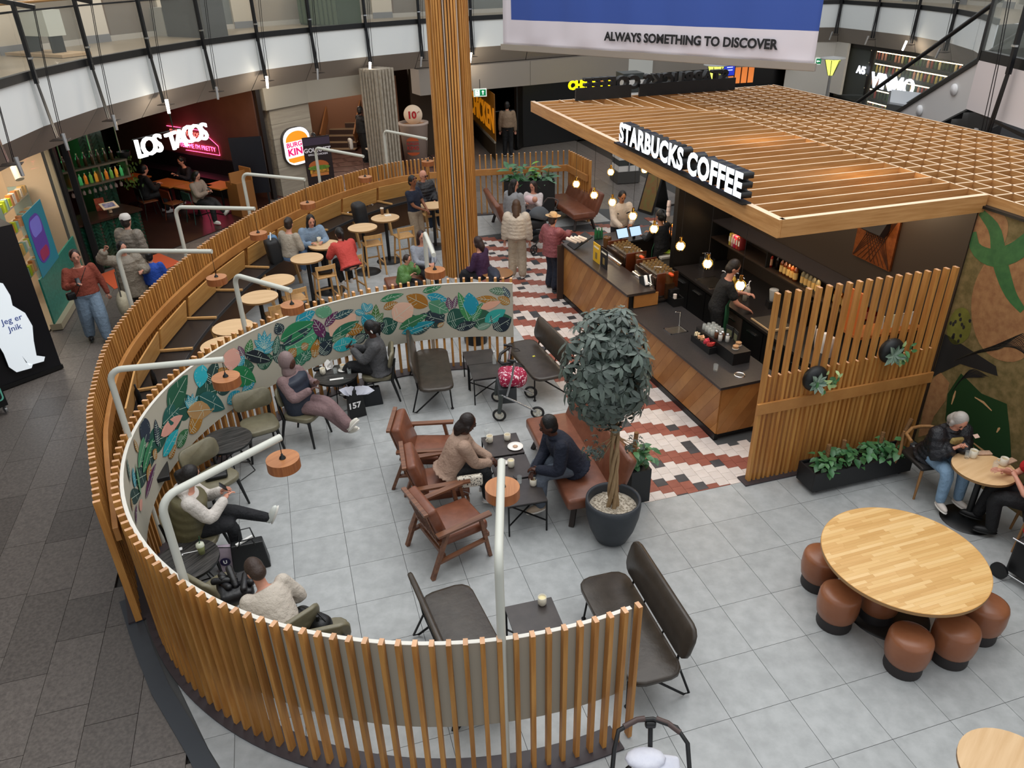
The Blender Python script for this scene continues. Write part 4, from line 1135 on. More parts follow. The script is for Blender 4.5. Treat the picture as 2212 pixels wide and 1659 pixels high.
t=thing('blender','blender with clear jug behind the male barista','blender',ga(3.55,4.1,.92),0);M().box((0,0,.06),(.16,.16,.12)).build('base',BLACK,t);M().lathe([(.05,.12),(.075,.3),(.07,.31),(0,.31)],14).build('jug',mat('#c9c9c4',.1,alpha=.5),t)
t=thing('drinks_machine','small black brewing machine on the back counter','machine',ga(3.7,3.4,.92),GA);M().box((0,0,.2),(.2,.22,.4)).build('body',mat('#1b1714',.3),t);M().box((-.105,0,.22),(.01,.03,.14)).build('tap_handle',STEEL,t)
for k in range(4):
    t=thing('cup_stack','stack of paper cups behind the screen slats, '+('first','second','third','fourth')[k]+' from left','cups',ga(3.3,2.75-.14*k,.92),0,'paper cup stacks behind the screen');M().lathe([(.03,0),(.042,.11),(.042,.3),(.03,.31),(0,.31)],12).build('cups',mat('#cfb9a6' if k%2 else '#ded8cf',.5),t)
t=thing('waste_bin','tall grey swing bin full of green wrappers behind the machines','bin',(3.063,14.304),KR)
m=M();m.prism([(-.14,-.18),(.14,-.18),(.14,.18),(-.14,.18)],0,.72).build('body',mat('#8b857b',.5),t)
M().box((0,0,.74),(.32,.4,.04)).build('liner_rim',mat('#d9d2c6',.7),t)
rg=random.Random(6);m=M()
for k in range(7): m.box((rg.uniform(-.08,.08),rg.uniform(-.1,.1),.79+rg.uniform(0,.04)),(.12,.09,.02),rg.random()*3,k%3,rx=rg.uniform(-.6,.6))
m.build('rubbish',[mat('#a9c23a',.5),mat('#d9cfc0',.6),mat('#b07a50',.6)],t,kind='stuff')
# notice board with cards behind the screen
t=thing('card_board','orange framed board of small cards behind the tall screen','board',ga(3.55,1.55,1.55),GA)
M().box((0,.2,.02),(1.0,.3,.04)).build('shelf',mat('#a9642f',.4),t);M().box((-.48,.2,.3),(.03,.3,.6)).build('side',mat('#c4662a',.4),t)
for k in range(5): M().box((-.3+.17*k,.12,.16),(.09,.01,.18)).build('card',mat(('#7fb09a','#d8d2bf','#e4dfb9','#d6c1a5','#e8e2d6')[k],.6),t)
# A-board behind the counter
t=thing('a_board','leaning black framed poster board behind the till customers','sign',(3.87,19.785),.6)
M().box((-.16,0,.5),(.03,.55,1.05),ry=.3).build('front_board',BLACK,t);M().box((.16,0,.5),(.03,.55,1.05),ry=-.3).build('rear_board',BLACK,t)
M().box((-.178,0,.5),(.004,.46,.92),ry=.3).build('poster_print',mat('#77743c',.6,kind='noise',h2='#8a5a36',sc_=5),t)

point('kiosk_spot',ga(3.5,4.6,2.9),16,(1,.7,.42),.1);point('kiosk_spot',ga(3.5,2.4,2.95),14,(1,.7,.42),.1)
for b_ in (4.0,3.3,2.6,5.6): point('shelf_light',ga(3.72,b_,1.64),1.2,(1,.65,.3),.03)

# ================================================================ SHOPS UNDER THE RING, UPPER LEVEL
def wallseg(parent,P,Q,z0,z1,th,m,name='wall_panel'):
    P=Vector(P);Q=Vector(Q);c=(P+Q)/2;d=Q-P
    return M().box((0,0,(z0+z1)/2),(d.length,th,z1-z0)).build(name,m,parent,loc=(c.x,c.y,0),rz=math.atan2(d.y,d.x))
def along(P,Q,u,off=0):
    P=Vector(P);Q=Vector(Q);d=(Q-P).normalized();return P+(Q-P)*u+Vector((-d.y,d.x))*off
wl=struct('wall_left');wbk=struct('wall_back')
CREAM=mat('#b4a894',.7);GREYW=mat('#a9a499',.7);DWALL=mat('#2a1a14',.6)
# outer closing walls (ground level and upper level)
far=[outw(p,9) for p in R]
for i in range(0,len(R)-1):
    wallseg(wl if i<8 else wbk,far[i],far[i+1],-.05,2.98,.1,mat('#191413',.8))
up=[outw(p,3.6) for p in R]
UPC=[mat('#cfc4b0',.7),mat('#c3b8a4',.7),mat('#d6ccba',.7)]
UPD=[mat('#7d6b5c',.5),mat('#6a6a68',.5),mat('#a59480',.6),mat('#8a7d6c',.6)]
rr=random.Random(8)
for i in range(2,len(R)-2):
    A=Vector(up[i]);B=Vector(up[i+1])
    wallseg(wbk,A,A+(B-A)*.3,4.27,6.6,.3,UPC[i%3],'pier')
    pl=along(A,B,.15,-.16)
    wallseg(wbk,along(A,B,0,-.16),along(A,B,.3,-.16),4.27,4.45,.02,mat('#7f7f7f',.5),'plinth')
    wallseg(wbk,A+(B-A)*.3,B,4.27,6.6,.1,UPD[i%4],'shopfront')
    wallseg(wbk,along(A,B,.3,-.1),along(A,B,1,-.1),4.27,4.4,.06,mat('#b8b2a6',.4),'sill')
    wallseg(wbk,along(A,B,.33,-.12),along(A,B,.98,-.12),4.4,6.4,.012,GL,'shop_glass')
# upper ceiling over the ring walk
t=thing('display_cabinet','turquoise display cabinet behind the balustrade glass at upper left','cabinet',(-12.2,24.6,4.27),.9)
t.location=(*outw(R[6],2.3),4.27)
M().box((0,0,.75),(.5,1.9,1.0)).build('cabinet',mat('#0f5f66',.35),t);M().box((0,0,.12),(.45,1.7,.06)).build('base_shelf',mat('#b79a78',.5),t)
for sx in (-.8,.8): M().box((0,sx,.12),(.4,.06,.24)).build('leg',BLACK,t)
t=thing('display_table','pale drawer unit on thin legs behind the balustrade glass','table',(*outw(R[7],2.3),4.27),1.1)
M().box((0,0,.65),(.4,1.0,.5)).build('drawer_unit',mat('#c9cbbd',.4),t)
for sx in (-.4,.4): M().box((0,sx,.2),(.3,.05,.4)).build('leg',BLACK,t)
M().box((0,0,.04),(.7,1.9,.06)).build('plinth',mat('#c2a47e',.5),t)
t=thing('counter_block','dark grey counter block behind the balustrade glass, left of clad column','counter',(*outw(R[9],2.1),4.27),1.0);M().box((0,0,.5),(.7,1.6,1.0)).build('body',mat('#4b4a49',.5),t);M().box((0,1.15,.35),(.6,.5,.7)).build('low_part',mat('#a9a79d',.5),t)
t=thing('green_kiosk','dark green slatted kiosk front behind the balustrade beside clad column','kiosk',(*outw(R[11],1.9),4.27),.75)
M().box((0,0,.6),(.8,2.2,1.2)).build('body',mat('#3b4a35',.6),t)
for k in range(9): M().box((-.42,-1.0+.25*k,.6),(.03,.16,1.1)).build('slat',mat('#4a5a42',.6),t)
# lower beam at the far side
bm=struct('ceiling')
for i in range(12,19):
    A=Vector(outw(R[i],.5));B=Vector(outw(R[i+1],.5))
    wallseg(bm,A,B,2.2,2.96,.7,mat('#8d857c',.7),'drop_beam')
# header over the burger shop between pier and concrete column
hd=struct('wall_back')
hp_=[(-6.68,21.95),outw(R[10],.58),outw(R[11],.6),outw(R[11],.6)]
for a in range(2):
    wallseg(hd,hp_[a],hp_[a+1],2.42,3.0,.3,mat('#a39c8e',.7),'header')
# wood faced pier with round-cornered sign
A=Vector((-6.6,22.05));B=Vector((-5.77,23.2))
pr=struct('wall_left');PINE=mat('#9b9080',.55,kind='woodx',h2='#b0a592',sc_=1.1)
an=math.atan2((B-A).y,(B-A).x);c=(A+B)/2
for k in range(7): M().box((0,0,.2+.4*k),((B-A).length,.34,.394)).build('plank',PINE,pr,loc=(c.x-.08,c.y+.1,0),rz=an)
n_=Vector((math.sin(an),-math.cos(an)))
sp_=c+n_*.12
t=thing('burger_sign','lit bun-shaped shop sign in orange and white on the wood-faced pier','sign',(sp_.x-.08,sp_.y+.1,1.32),an);t.scale=(1.5,1.1,1.22)
def rrect(w,h,r,n=6):
    P=[]
    for sx,sy,a0 in ((1,1,0),(-1,1,90),(-1,-1,180),(1,-1,270)):
        for k in range(n+1):
            a=math.radians(a0+90*k/n);P.append((sx*(w/2-r)+r*math.cos(a),sy*(h/2-r)+r*math.sin(a)))
    return P
RX=Matrix.Rotation(PI/2,4,'X')
M().prism(rrect(.66,.86,.26),0,.14,T=RX@Matrix.Translation((0,0,-.0))).build('case',mat('#4a4543',.5),t)
M().prism(rrect(.64,.84,.25),.14,.15,T=RX).build('face',mat('#f4f2f4',.4,emit=.9),t)
half=[(.27*math.cos(a),.13+.22*math.sin(a)) for a in [PI*k/14 for k in range(15)]]
M().prism(half,.15,.156,T=RX).build('top_bun',mat('#f08a1d',.4,emit=.8),t)
bb_=[(-.27,-.24),(-.25,-.31),(-.16,-.36),(.16,-.36),(.25,-.31),(.27,-.24)]
M().prism(bb_,.15,.156,T=RX).build('bottom_bun',mat('#f08a1d',.4,emit=.8),t)
PK=mat('#d9186a',.4,emit=.7);tw=lambda x,z,y=-.157:Matrix.Translation((x,y,z))@RX
text('lettering','BURGER',.145,PK,t,tw(0,.05),.002,.004);text('lettering','KING',.215,PK,t,tw(0,-.115),.002,.008)
# concrete ribbed column
t=thing('ribbed_column','pale ribbed concrete column right of the burger shop opening','column',(*(-3.776,23.997),0),.9)
M().box((0,0,1.6),(.56,.66,3.2)).build('core',mat('#a79c8c',.8),t)
for k in range(6):
    for s_ in (-1,1):
        M().box((-.33*s_ if 0 else .33*s_,-.31+.124*k,1.6),(.07,.07,3.2)).build('rib',mat('#aaa090',.85,kind='noise',h2='#958a79',sc_=9,bump=.5),t)
for k in range(5):
    for s_ in (-1,1): M().box((-.25+.124*k,.39*s_,1.6),(.07,.07,3.2)).build('rib',mat('#aaa090',.85,kind='noise',h2='#958a79',sc_=9,bump=.5),t)
# burger shop inside
bk_=struct('floor');M().prism([(-7.5,21.5),(-2.4,24.2),(-4.2,32),(-10.5,31)],-.02,.0).build('floor_base',mat('#4a302a',.45,kind='noise',h2='#5a3d35',sc_=2),bk_)
for i in range(7):
    for j in range(9):
        x=-7.2+.75*i+.1*j;y=22.6+.72*j+.25*i
        if not invis(x,y): M().box((0,0,.004),(.7,.7,.008)).build('tile',mat('#5b4139',.4,kind='noise',h2='#6d5148',sc_=2,var=.1),bk_,loc=(x,y,0),rz=.35)
wi=struct('wall_back')
wallseg(wi,(-6.1,23.7),(-7.1,28.6),0,2.9,.12,mat('#a08878',.6),'tiled_wall');wallseg(wi,(-7.4,28.8),(-2.2,29.6),0,2.9,.12,mat('#7a5238',.6),'rear_wall')
wallseg(wi,(-4.5,29.1),(-3.6,26.4),0,2.7,.1,mat('#6b4630',.6),'side_panel')
t=thing('staircase','short flight of dark wooden steps inside the burger shop','stairs',(-5.95,28.0,0),1.5)
for k in range(6):
    M().box((.28*k,0,.09+.18*k),(.3,1.1,.02)).build('tread',mat('#9a8468',.5),t);M().box((.28*k-.14,0,.18*k),(.02,1.1,.17)).build('riser',mat('#3a2620',.6),t)
for s_ in (-1,1): M().bar((-.2,.6*s_,.5),(1.5,.6*s_,1.6),.05,.4).build('side_board',mat('#8a5c36',.5),t)
t=thing('order_screen','tall order screen the man in black is touching in the burger shop','screen',(-4.15,26.7,0),2.6)
M().box((0,0,1.2),(.08,.6,1.3)).build('case',BLACK,t);M().box((.045,0,1.45),(.01,.5,.75)).build('display',mat('#b7d2d6',.3,emit=.7,kind='noise',h2='#4a7a4a',sc_=4),t);M().box((0,0,.28),(.06,.3,.56)).build('stand',BLACK,t)
for k,(x,y) in enumerate(((-4.0,25.3),(-4.1,24.7))):
    t=thing('small_table',('farther','nearer')[k]+' pale square table tucked behind the ribbed column','table',(x,y,0),.5);M().box((0,0,.74),(.6,.6,.03)).build('tabletop',mat('#cdb9a4',.4),t);M().cyl((0,0,0),(0,0,.73),.03).build('pedestal',BLACK,t)
# burger banner stand
t=thing('banner_stand','tall dark menu banner stand with burger pictures by the wooden pier','sign',(-4.904,19.852),.25)
t.location=Vector((-4.95,20.35,0));t.rotation_euler=(0,0,.5)
M().box((0,0,1.0),(.72,.02,2.0)).build('board',mat('#241a1c',.5),t);M().box((0,-.02,1.88),(.7,.01,.18)).build('header_print',mat('#3f3345',.5),t)
text('lettering','GOURMET',.15,mat('#e9e4ea',.5),t,Matrix.Translation((0,-.014,1.66))@RX,.002,.004);text('lettering','GRILL & CHICKEN',.065,mat('#e9e4ea',.5),t,Matrix.Translation((0,-.014,1.55))@RX,.002,.001)
for k,z in enumerate((1.15,.5)):
    x=(-.02,.1)[k]
    M().prism([(x+.27*math.cos(a),z+.1+.15*math.sin(a)) for a in [PI*q/12 for q in range(13)]],.014,.018,T=RX).build('bun_print',mat('#b5622e',.5),t)
    M().prism([(x+.3*math.cos(a),z+.06+.06*math.sin(a)) for a in [2*PI*q/12 for q in range(12)]],.018,.021,T=RX).build('lettuce_print',mat('#7a9a3a',.5,kind='noise',h2='#4a6a24',sc_=20),t)
    M().box((x,-.017,z-.03),(.5,.003,.1)).build('patty_print',mat('#5a2c1a',.5,kind='noise',h2='#d9a23a',sc_=14),t)
    M().box((x,-.017,z-.12),(.48,.003,.07)).build('base_print',mat('#c47a3e',.5),t)
# promo cup
t=thing('promo_cup','giant cardboard drink cup with a round price disc beside the ribbed column','display',(-3.0,25.6,0))
M().lathe([(0,0),(.36,0),(.46,1.3),(.49,1.32),(.49,1.38),(.4,1.38),(.38,1.3)],28).build('cup',mat('#b8a69a',.6),t)
M().disc((0,0,1.3),.38,.02,24).build('foam',mat('#c99a72',.6),t)
t2=M().lathe([(0,0),(.3,0),(.3,.04),(0,.04)],28,T=TR((.02,-.05,1.62),0,PI/2));t2.build('price_disc',mat('#e8d2b8',.5),t)
text('price_print','10',.3,mat('#b02028',.5),t,Matrix.Translation((-.02,-.1,1.6))@RX,.004,.012); text('price_print',',-',.14,mat('#b02028',.5),t,Matrix.Translation((.2,-.1,1.72))@RX,.004,.003)
M().prism([(.2*math.cos(a),.12*math.sin(a)) for a in [PI*k/12 for k in range(13)]],0,.01,T=Matrix.Translation((-.02,-.43,.86))@RX).build('bun_print',mat('#b5532a',.5),t)
M().prism([(.2*math.cos(a),-.1*math.sin(a)) for a in [PI*k/12 for k in range(13)]],0,.01,T=Matrix.Translation((-.02,-.40,.5))@RX).build('bun_print',mat('#b5532a',.5),t)
text('logo_print','BURGER',.11,mat('#a8302c',.5),t,Matrix.Translation((-.02,-.435,.78))@RX,.002,.002);text('logo_print','KING',.16,mat('#a8302c',.5),t,Matrix.Translation((-.02,-.43,.64))@RX,.002,.004)
wallseg(wi,(-3.2,26.9),(-1.6,27.6),0,2.9,.15,mat('#3e3122',.7),'brown_wall')
wallseg(wi,(-1.6,27.6),(-1.7,31),0,2.9,.15,mat('#3a3026',.7),'brown_wall')
point('shop_light',(-5.2,24.6,2.3),60,(1,.9,.78),.3);point('shop_light',(-5.6,27.2,2.7),80,(1,.85,.72),.3)
# ---- taco bar
tf=struct('floor');M().prism([(-9.4,15.9),(-8.1,17.6),(-6.6,20.6),(-7.2,23.2),(-12.6,26),(-15,19)],-.02,.003).build('floor_base',mat('#2a1713',.35,kind='noise',h2='#38221c',sc_=1.4),tf)
wt=struct('wall_left')
wallseg(wt,(-6.85,21.9),(-12.8,25.9),0,3.0,.12,mat('#5c3c31',.7,kind='noise',h2='#6a473a',sc_=1),'terracotta_wall')
wallseg(wt,(-6.78,21.8),(-6.7,21.9),0,3.0,.1,mat('#1b1412',.5),'door_post');wallseg(wt,(-10.9,17.9),(-12.6,21),0,3.0,.1,mat('#2c1614',.6),'side_wall')
t=thing('wall_bench','long dark upholstered bench along the terracotta wall of taco bar','bench',(-9.6,23.4,0),math.atan2(4.0,-5.95))
M().box((0,.12,.25),(5.2,.5,.5)).build('seat',mat('#15191b',.5),t);M().box((0,-.16,.7),(5.2,.1,.5)).build('backrest',mat('#15191b',.5),t)
t=thing('herringbone_counter','taco bar counter faced with dark green herringbone tiles','counter',(-9.32,15.92,0),math.atan2(1.28,.86))
cu_=t;HL=1.55
M().box((HL/2,.36,.52),(HL,.7,1.04)).build('body',mat('#3d3a2c',.8),t);M().box((HL/2,.34,1.07),(HL+.1,.8,.05)).build('top',mat('#2c1a12',.3),t)
GT=[mat(c,.2,var=.2) for c in ('#0f3b29','#123f30','#0b3324')]
def herring(t,L,Hh,off,w_=.055,l_=.22,g=.006):
    k=0
    s2=math.sqrt(.5)
    for i in range(-40,60):
        for j in range(-40,60):
            for o in (0,1):
                # herringbone unit cells, turned by 45 degrees
                if o==0: x,y,dx,dy=(i*w_+j*(l_))%1e9 if 0 else (i*w_+j*l_),(i*w_-j*l_ ),l_,w_
                else: x,y,dx,dy=(i*w_+j*l_-w_ +0),(i*w_-j*l_+w_),w_,l_
                P=[(x+g/2,y+g/2),(x+dx-g/2,y+g/2),(x+dx-g/2,y+dy-g/2),(x+g/2,y+dy-g/2)]
                Q=[((a-b)*s2,(a+b)*s2) for a,b in P]
                if all(q[0]<0 for q in Q) or all(q[0]>L for q in Q) or all(q[1]<0 for q in Q) or all(q[1]>Hh for q in Q):continue
                Q=clip(Q,[(0,0),(L,0),(L,Hh),(0,Hh)])
                if len(Q)>2 and k<290:
                    k+=1;M().prism(Q,0,.012,T=Matrix(((1,0,0,0),(0,0,-1,off),(0,1,0,.02),(0,0,0,1)))).build('tile',GT[k%3],t)
herring(t,HL,1.02,0)
t=thing('tiled_pillar','square pillar clad in dark green herringbone tiles behind taco counter','pillar',(-10.15,18.6,0),math.atan2(1.28,.86))
M().box((.3,.3,1.5),(.6,.6,3.0)).build('body',mat('#3d3a2c',.8),t);herring(t,.6,2.9,0,.06,.24)
t=thing('bar_shelf','hanging metal shelf of backlit bottles over the taco counter','shelf',(-9.95,16.8,0),math.atan2(1.28,.86))
SH_=mat('#6b6152',.4,.5)
for z in (1.62,2.0): M().box((.65,0,z),(2.1,.3,.04)).build('board',SH_,t)
for x in (-.38,.3,1.0,1.68): M().box((x,0,1.81),(.04,.28,.36)).build('upright',SH_,t); M().box((x,0,2.5),(.02,.02,1.0)).build('hanger',SH_,t)
tr_=t
L0=Vector((-9.95,16.8));D0=Vector((.86,1.28)).normalized()
for k in range(16):
    p=L0+D0*(-.3+.125*k)
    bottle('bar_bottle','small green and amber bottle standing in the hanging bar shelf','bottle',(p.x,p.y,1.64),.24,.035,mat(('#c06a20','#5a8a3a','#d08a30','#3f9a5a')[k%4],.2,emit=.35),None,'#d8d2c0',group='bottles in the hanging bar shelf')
for k in range(12):
    p=L0+D0*(-.3+.16*k)
    bottle('bar_bottle','bottle on top of the hanging bar shelf','bottle',(p.x-.02,p.y,2.02),.3,.038,mat('#40301c',.2),None,'#d8c8a0',group='bottles on top of hanging bar shelf')
for k in range(14):
    p=L0+D0*(-.2+.13*k)
    t=thing('wine_glass','hanging stem glass under the bar shelf','glass',(p.x,p.y,1.6),0,'stem glasses hung under the bar shelf');M().lathe([(.03,0),(.004,-.01),(.004,-.08),(.035,-.12),(.03,-.19)],10).build('glass',mat('#c8a8a0',.1,alpha=.35),t)
t=thing('bottle_rack','green-lit rack of spirit bottles behind the taco bar','rack',(-11.2,18.3,0),math.atan2(1.28,.86)+.9)
M().box((0,0,1.95),(2.2,.25,.03)).build('board',BLACK,t);M().box((0,.14,2.2),(2.2,.02,.5)).build('lit_back',mat('#17b04a',.5,emit=1.2),t)
for k in range(15):
    a=t.rotation_euler.z;x=-1.0+.14*k;p=Vector((-11.2+x*math.cos(a),18.3+x*math.sin(a)))
    bottle('spirit_bottle','spirit bottle on the green-lit rack behind taco bar','bottle',(p.x,p.y,1.97),.32,.045,mat(('#c8b020','#19a34c','#a8581c','#22b050')[k%4],.2,emit=.5),None,group='spirit bottles on the green-lit rack')
point('bar_glow',(-10.6,17.6,2.2),14,(.1,1,.35),.2)
t=thing('hanging_plant','trailing yellow-green plant hanging at the right end of the bar shelf','plant',(-9.0,18.3,0))
M().lathe([(0,2.0),(.12,2.0),(.15,2.15)],12).build('pot',BLACK,t)
leafy(t,90,lambda r,k:((r.gauss(0,.13),r.gauss(0,.13),2.1-.75*r.random()),(r.gauss(0,.5),r.gauss(0,.5),-1),(0,-1,.2)),.09,.05,[mat('#5d6a25',.6),mat('#3d5020',.6)],77,droop=.1)
t=thing('order_tablet','pale framed tablet on a stand on the taco counter','screen',(-8.95,16.9,1.1),.8);M().box((0,0,.16),(.34,.26,.02),rx=.35).build('frame',mat('#e8c9a4',.4),t);M().box((0,-.003,.172),(.24,.17,.006),rx=.35).build('display',mat('#3a3f5a',.3,emit=.4,kind='noise',h2='#b0a0a8',sc_=18),t);M().cyl((0,0,0),(0,.03,.14),.04,.03).build('stand',mat('#d8b48c',.5),t)
t=thing('menu_holder','red menu folder standing behind the taco counter tablet','menu',(-9.25,17.1,1.1),.7);M().box((0,0,.14),(.2,.03,.28)).build('folder',mat('#6b1d14',.6,kind='noise',h2='#a84a24',sc_=16),t)
# entrance sign
a0=Vector((-8.323,17.528));a1=Vector((-7.384,19.499));an=math.atan2((a1-a0).y,(a1-a0).x)
t=thing('taco_sign','glowing white hand-cut lettering hanging at the taco bar entrance','sign',(a0.x,a0.y,2.25),an)
LW=(a1-a0).length;WHT=mat('#ffffff',.5,emit=2.2)
x=0;word='LOS TACOS';rg=random.Random(3);adv=LW/8.7
for ch_ in word:
    if ch_!=' ':
        text('letter',ch_,.56,WHT,t,Matrix.Translation((x+adv*.5,0,.08+rg.uniform(-.03,.03)))@RX@Matrix.Rotation(rg.uniform(-.12,.12),4,'Z'),.03,.008)
    x+=adv*(1 if ch_!=' ' else .7)
M().box((LW/2,.05,.3),(LW,.02,.02)).box((LW*.55,.05,.6),(.02,.02,.6)).build('bracket',BLACK,t)
w0=Vector((-6.85,21.9));w1=Vector((-12.8,25.9));dn=(w0-w1).normalized()
an2=math.atan2(dn.y,dn.x);nn_=Vector((dn.y,-dn.x))
cp_=w1+dn*4.1+nn_*.09
t=thing('neon_sign','pink neon wall lettering in a red frame inside the taco bar','sign',(cp_.x,cp_.y,1.12),an2);t.scale=(.64,.64,.64)
NEO=mat('#ff4a78',.5,emit=6)
text('neon_text','FEED ME TACOS',.3,mat('#ff6a5a',.5,emit=3),t,Matrix.Translation((-.45,0,.65))@RX,.008,-.004);text('neon_text',"& TELL ME I'M PRETTY",.3,NEO,t,Matrix.Translation((.2,0,.1))@RX,.008,-.002)
m=M();m.tube([(-1.7,0,.9),(.9,0,.9),(1.9,0,.3),(1.9,0,-.12),(-.6,0,-.12)],.012,5);m.build('frame_tube',NEO,t)
point('neon_glow',(cp_.x+nn_.x*.3,cp_.y+nn_.y*.3,1.4),12,(1,.15,.3),.2)
t=thing('host_stand','plywood host stand at the taco bar entrance','stand',(-7.15,20.35,0),.9)
M().box((0,0,.45),(.5,.5,.9)).build('body',mat('#8a5a2c',.5),t);M().box((0,0,1.0),(.52,.04,.3),rx=0).build('upper_panel',mat('#9a6836',.5),t);M().box((.24,0,1.05),(.03,.5,.35)).build('side',mat('#9a6836',.5),t)
t=thing('black_board','large black standing menu board beside the host stand','board',(-7.0,21.0,0),1.75);M().box((0,0,1.15),(.07,.85,1.5)).build('panel',mat('#10131c',.4),t)
for s_ in (-1,1): M().box((0,.35*s_,.25),(.05,.05,.5)).build('leg',BLACK,t)
TABW=mat('#b06a2c',.4)
for k,(x,y,a,L,lb) in enumerate(((-9.3,20.95,.98,.95,'orange-lit wooden table where two people in black sit'),(-8.45,20.5,.98,.8,'orange-lit wooden table beside the woman with phone'),(-7.75,20.55,.98,.8,'orange-lit wooden table nearest the host stand'),(-10.6,21.7,.98,.8,'orange-lit wooden table at far left behind the hanging plant'))):
    t=thing('dining_table',lb,'table',(x,y,0),a-1.55);M().box((0,0,.74),(L,.65,.035)).build('tabletop',TABW,t);M().cyl((0,0,0),(0,0,.73),.03).build('pedestal',BLACK,t);M().box((0,0,.01),(.4,.4,.02)).build('base',BLACK,t)
point('table_light',(-8.8,21.0,2.3),16,(1,.45,.15),.1);point('table_light',(-7.8,20.6,2.3),10,(1,.45,.15),.1)
def metal_chair(x,y,a,lb,c='#7a2f1c'):
    t=thing('metal_chair',lb,'chair',(x,y,0),a);mc=mat(c,.4,.3)
    M().rbox((0,0,.45),(.4,.4,.03),.01,1).build('seat',mat('#6b3b1d',.5),t);M().box((-.2,0,.72),(.02,.38,.22),ry=-.1).build('backrest',mc,t)
    for sx in (-1,1):
        for sy in (-1,1): M().tube([(.16*sx,.16*sy,.44),(.22*sx,.2*sy,0)],.012,6).build('leg',mc,t)
    M().tube([(-.18,-.19,.45),(-.22,-.19,.8),(-.22,.19,.8),(-.18,.19,.45)],.01,6).build('back_frame',mc,t)
metal_chair(-8.85,20.0,1.0,'rust metal chair beside the taco bar aisle table');metal_chair(-8.2,19.75,.9,'teal metal chair under the woman looking at her phone','#2c4a44');metal_chair(-9.65,20.25,.8,'dark metal chair under the man in black','#24312c')
# black portal frame between the shops, and the cream shop window
t=struct('trim_2');M().box((-9.25,15.75,1.5),(.22,.26,3.0),.3).build('post',mat('#141416',.5),t);M().box((-9.1,16.1,1.5),(.12,.12,3.0),.3).build('post',mat('#141416',.5),t)
win=struct('window_1')
wallseg(win,(-8.5,13.0),(-9.2,15.7),.0,.12,.2,mat('#a79d84',.5),'sill')
wallseg(win,(-8.52,13.0),(-9.22,15.7),.12,1.0,.03,mat('#1f6f60',.45,kind='noise',h2='#2a8271',sc_=18),'printed_panel')
wallseg(win,(-8.53,13.0),(-9.23,15.7),1.0,2.98,.012,GL,'glass')
wallseg(win,(-9.18,15.55),(-9.22,15.7),0,2.98,.08,mat('#9a9078',.5),'frame_post')
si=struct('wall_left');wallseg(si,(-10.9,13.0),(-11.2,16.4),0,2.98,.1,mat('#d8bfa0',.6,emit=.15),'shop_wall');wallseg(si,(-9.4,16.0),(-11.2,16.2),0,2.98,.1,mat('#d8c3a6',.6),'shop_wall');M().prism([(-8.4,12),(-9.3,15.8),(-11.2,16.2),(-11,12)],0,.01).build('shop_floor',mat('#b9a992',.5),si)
area('shop_lamp',(-10,14.3,2.9),1.6,55,(1,.85,.68),(-10,14.3,0))
P0=Vector((-8.53,13.0));dW=(Vector((-9.23,15.7))-P0).normalized();anW=math.atan2(dW.y,dW.x)
t=thing('window_poster','turquoise window poster with a violet blob shape in the shop window','poster',(P0.x+dW.x*.75+.03,P0.y+dW.y*.75,1.55),anW)
M().box((0,0,0),(1.2,.01,1.15)).build('sheet',mat('#1d8396',.5),t);M().prism(rrect(.75,.85,.25),.006,.01,T=Matrix.Translation((-.1,0,.03))@RX).build('blob_print',mat('#5f3fa0',.5),t);M().prism(rrect(.6,.3,.12),.01,.014,T=Matrix.Translation((-.1,0,.25))@RX).build('blob_print',mat('#7d78d8',.5),t);M().prism(rrect(.5,.2,.08),.01,.014,T=Matrix.Translation((-.1,0,-.25))@RX).build('blob_print',mat('#a0305a',.5),t)
t=thing('shop_shelving','pale wire shelving of small goods inside the cream shop window','shelf',(-9.95,15.0,0),anW)
for z in (.5,.95,1.4,1.85): M().box((0,0,z),(1.7,.35,.03)).build('shelf_board',mat('#cfc2ae',.5),t)
for x in (-.84,.84): M().box((x,0,1.0),(.04,.35,2.0)).build('upright',mat('#9ab0a8',.5),t)
rg=random.Random(9)
for k in range(44):
    z=(.515,.965,1.415,1.865)[k%4];u=-.8+1.6*(k//4)/10.5
    p=Vector((-9.95,15.0))+dW*u+Vector((.14,.03))
    o=M().box((0,0,.1),(.1,.08,.14+.08*rg.random()),rg.random()*.3).build('goods_box',mat(('#b7c92f','#d7b26a','#e6ddcf','#8fb3a8','#c9823c')[rg.randrange(5)],.5),None,loc=(p.x,p.y,z))
    tag(o,'small packaged item on the pale wire shelving behind the shop glass','goods','goods on the pale wire shelving')
# black tower with the white cut-out figure
t=thing('black_pillar','black square pillar carrying a white cut-out figure at far left','pillar',(0,0,0))
M().prism([(-7.61,11.43),(-8.28,10.6),(-9.2,11.3),(-8.5,12.2)],0,2.5).build('body',mat('#14151a',.4),t)
M().prism([(-7.59,11.44),(-8.28,10.57),(-9.22,11.3),(-8.5,12.22)],0,.07).build('plinth',BLACK,t)
d=Vector((-7.61,11.43))-Vector((-8.28,10.6));anT=math.atan2(d.y,d.x);n2=Vector((d.y,-d.x)).normalized()
b0=Vector((-8.28,10.6))+n2*.03
t=thing('cutout_figure','plain white lit cut-out shape with blue lettering on black pillar','sign',(b0.x,b0.y,0),anT)
fig=[(.26,.85),(.3,.6),(.3,.35),(.38,.22),(.62,.2),(.66,.26),(.57,.32),(.54,.5),(.6,.26),(.84,.24),(.88,.31),(.76,.38),(.8,.65),(.86,.9),(.82,1.15),(.68,1.33),(.7,1.5),(.66,1.72),(.5,1.82),(.3,1.72),(.26,1.4),(.3,1.2)]
M().prism(fig,.0,.05,T=RX).build('figure_edge',mat('#15171c',.4),t)
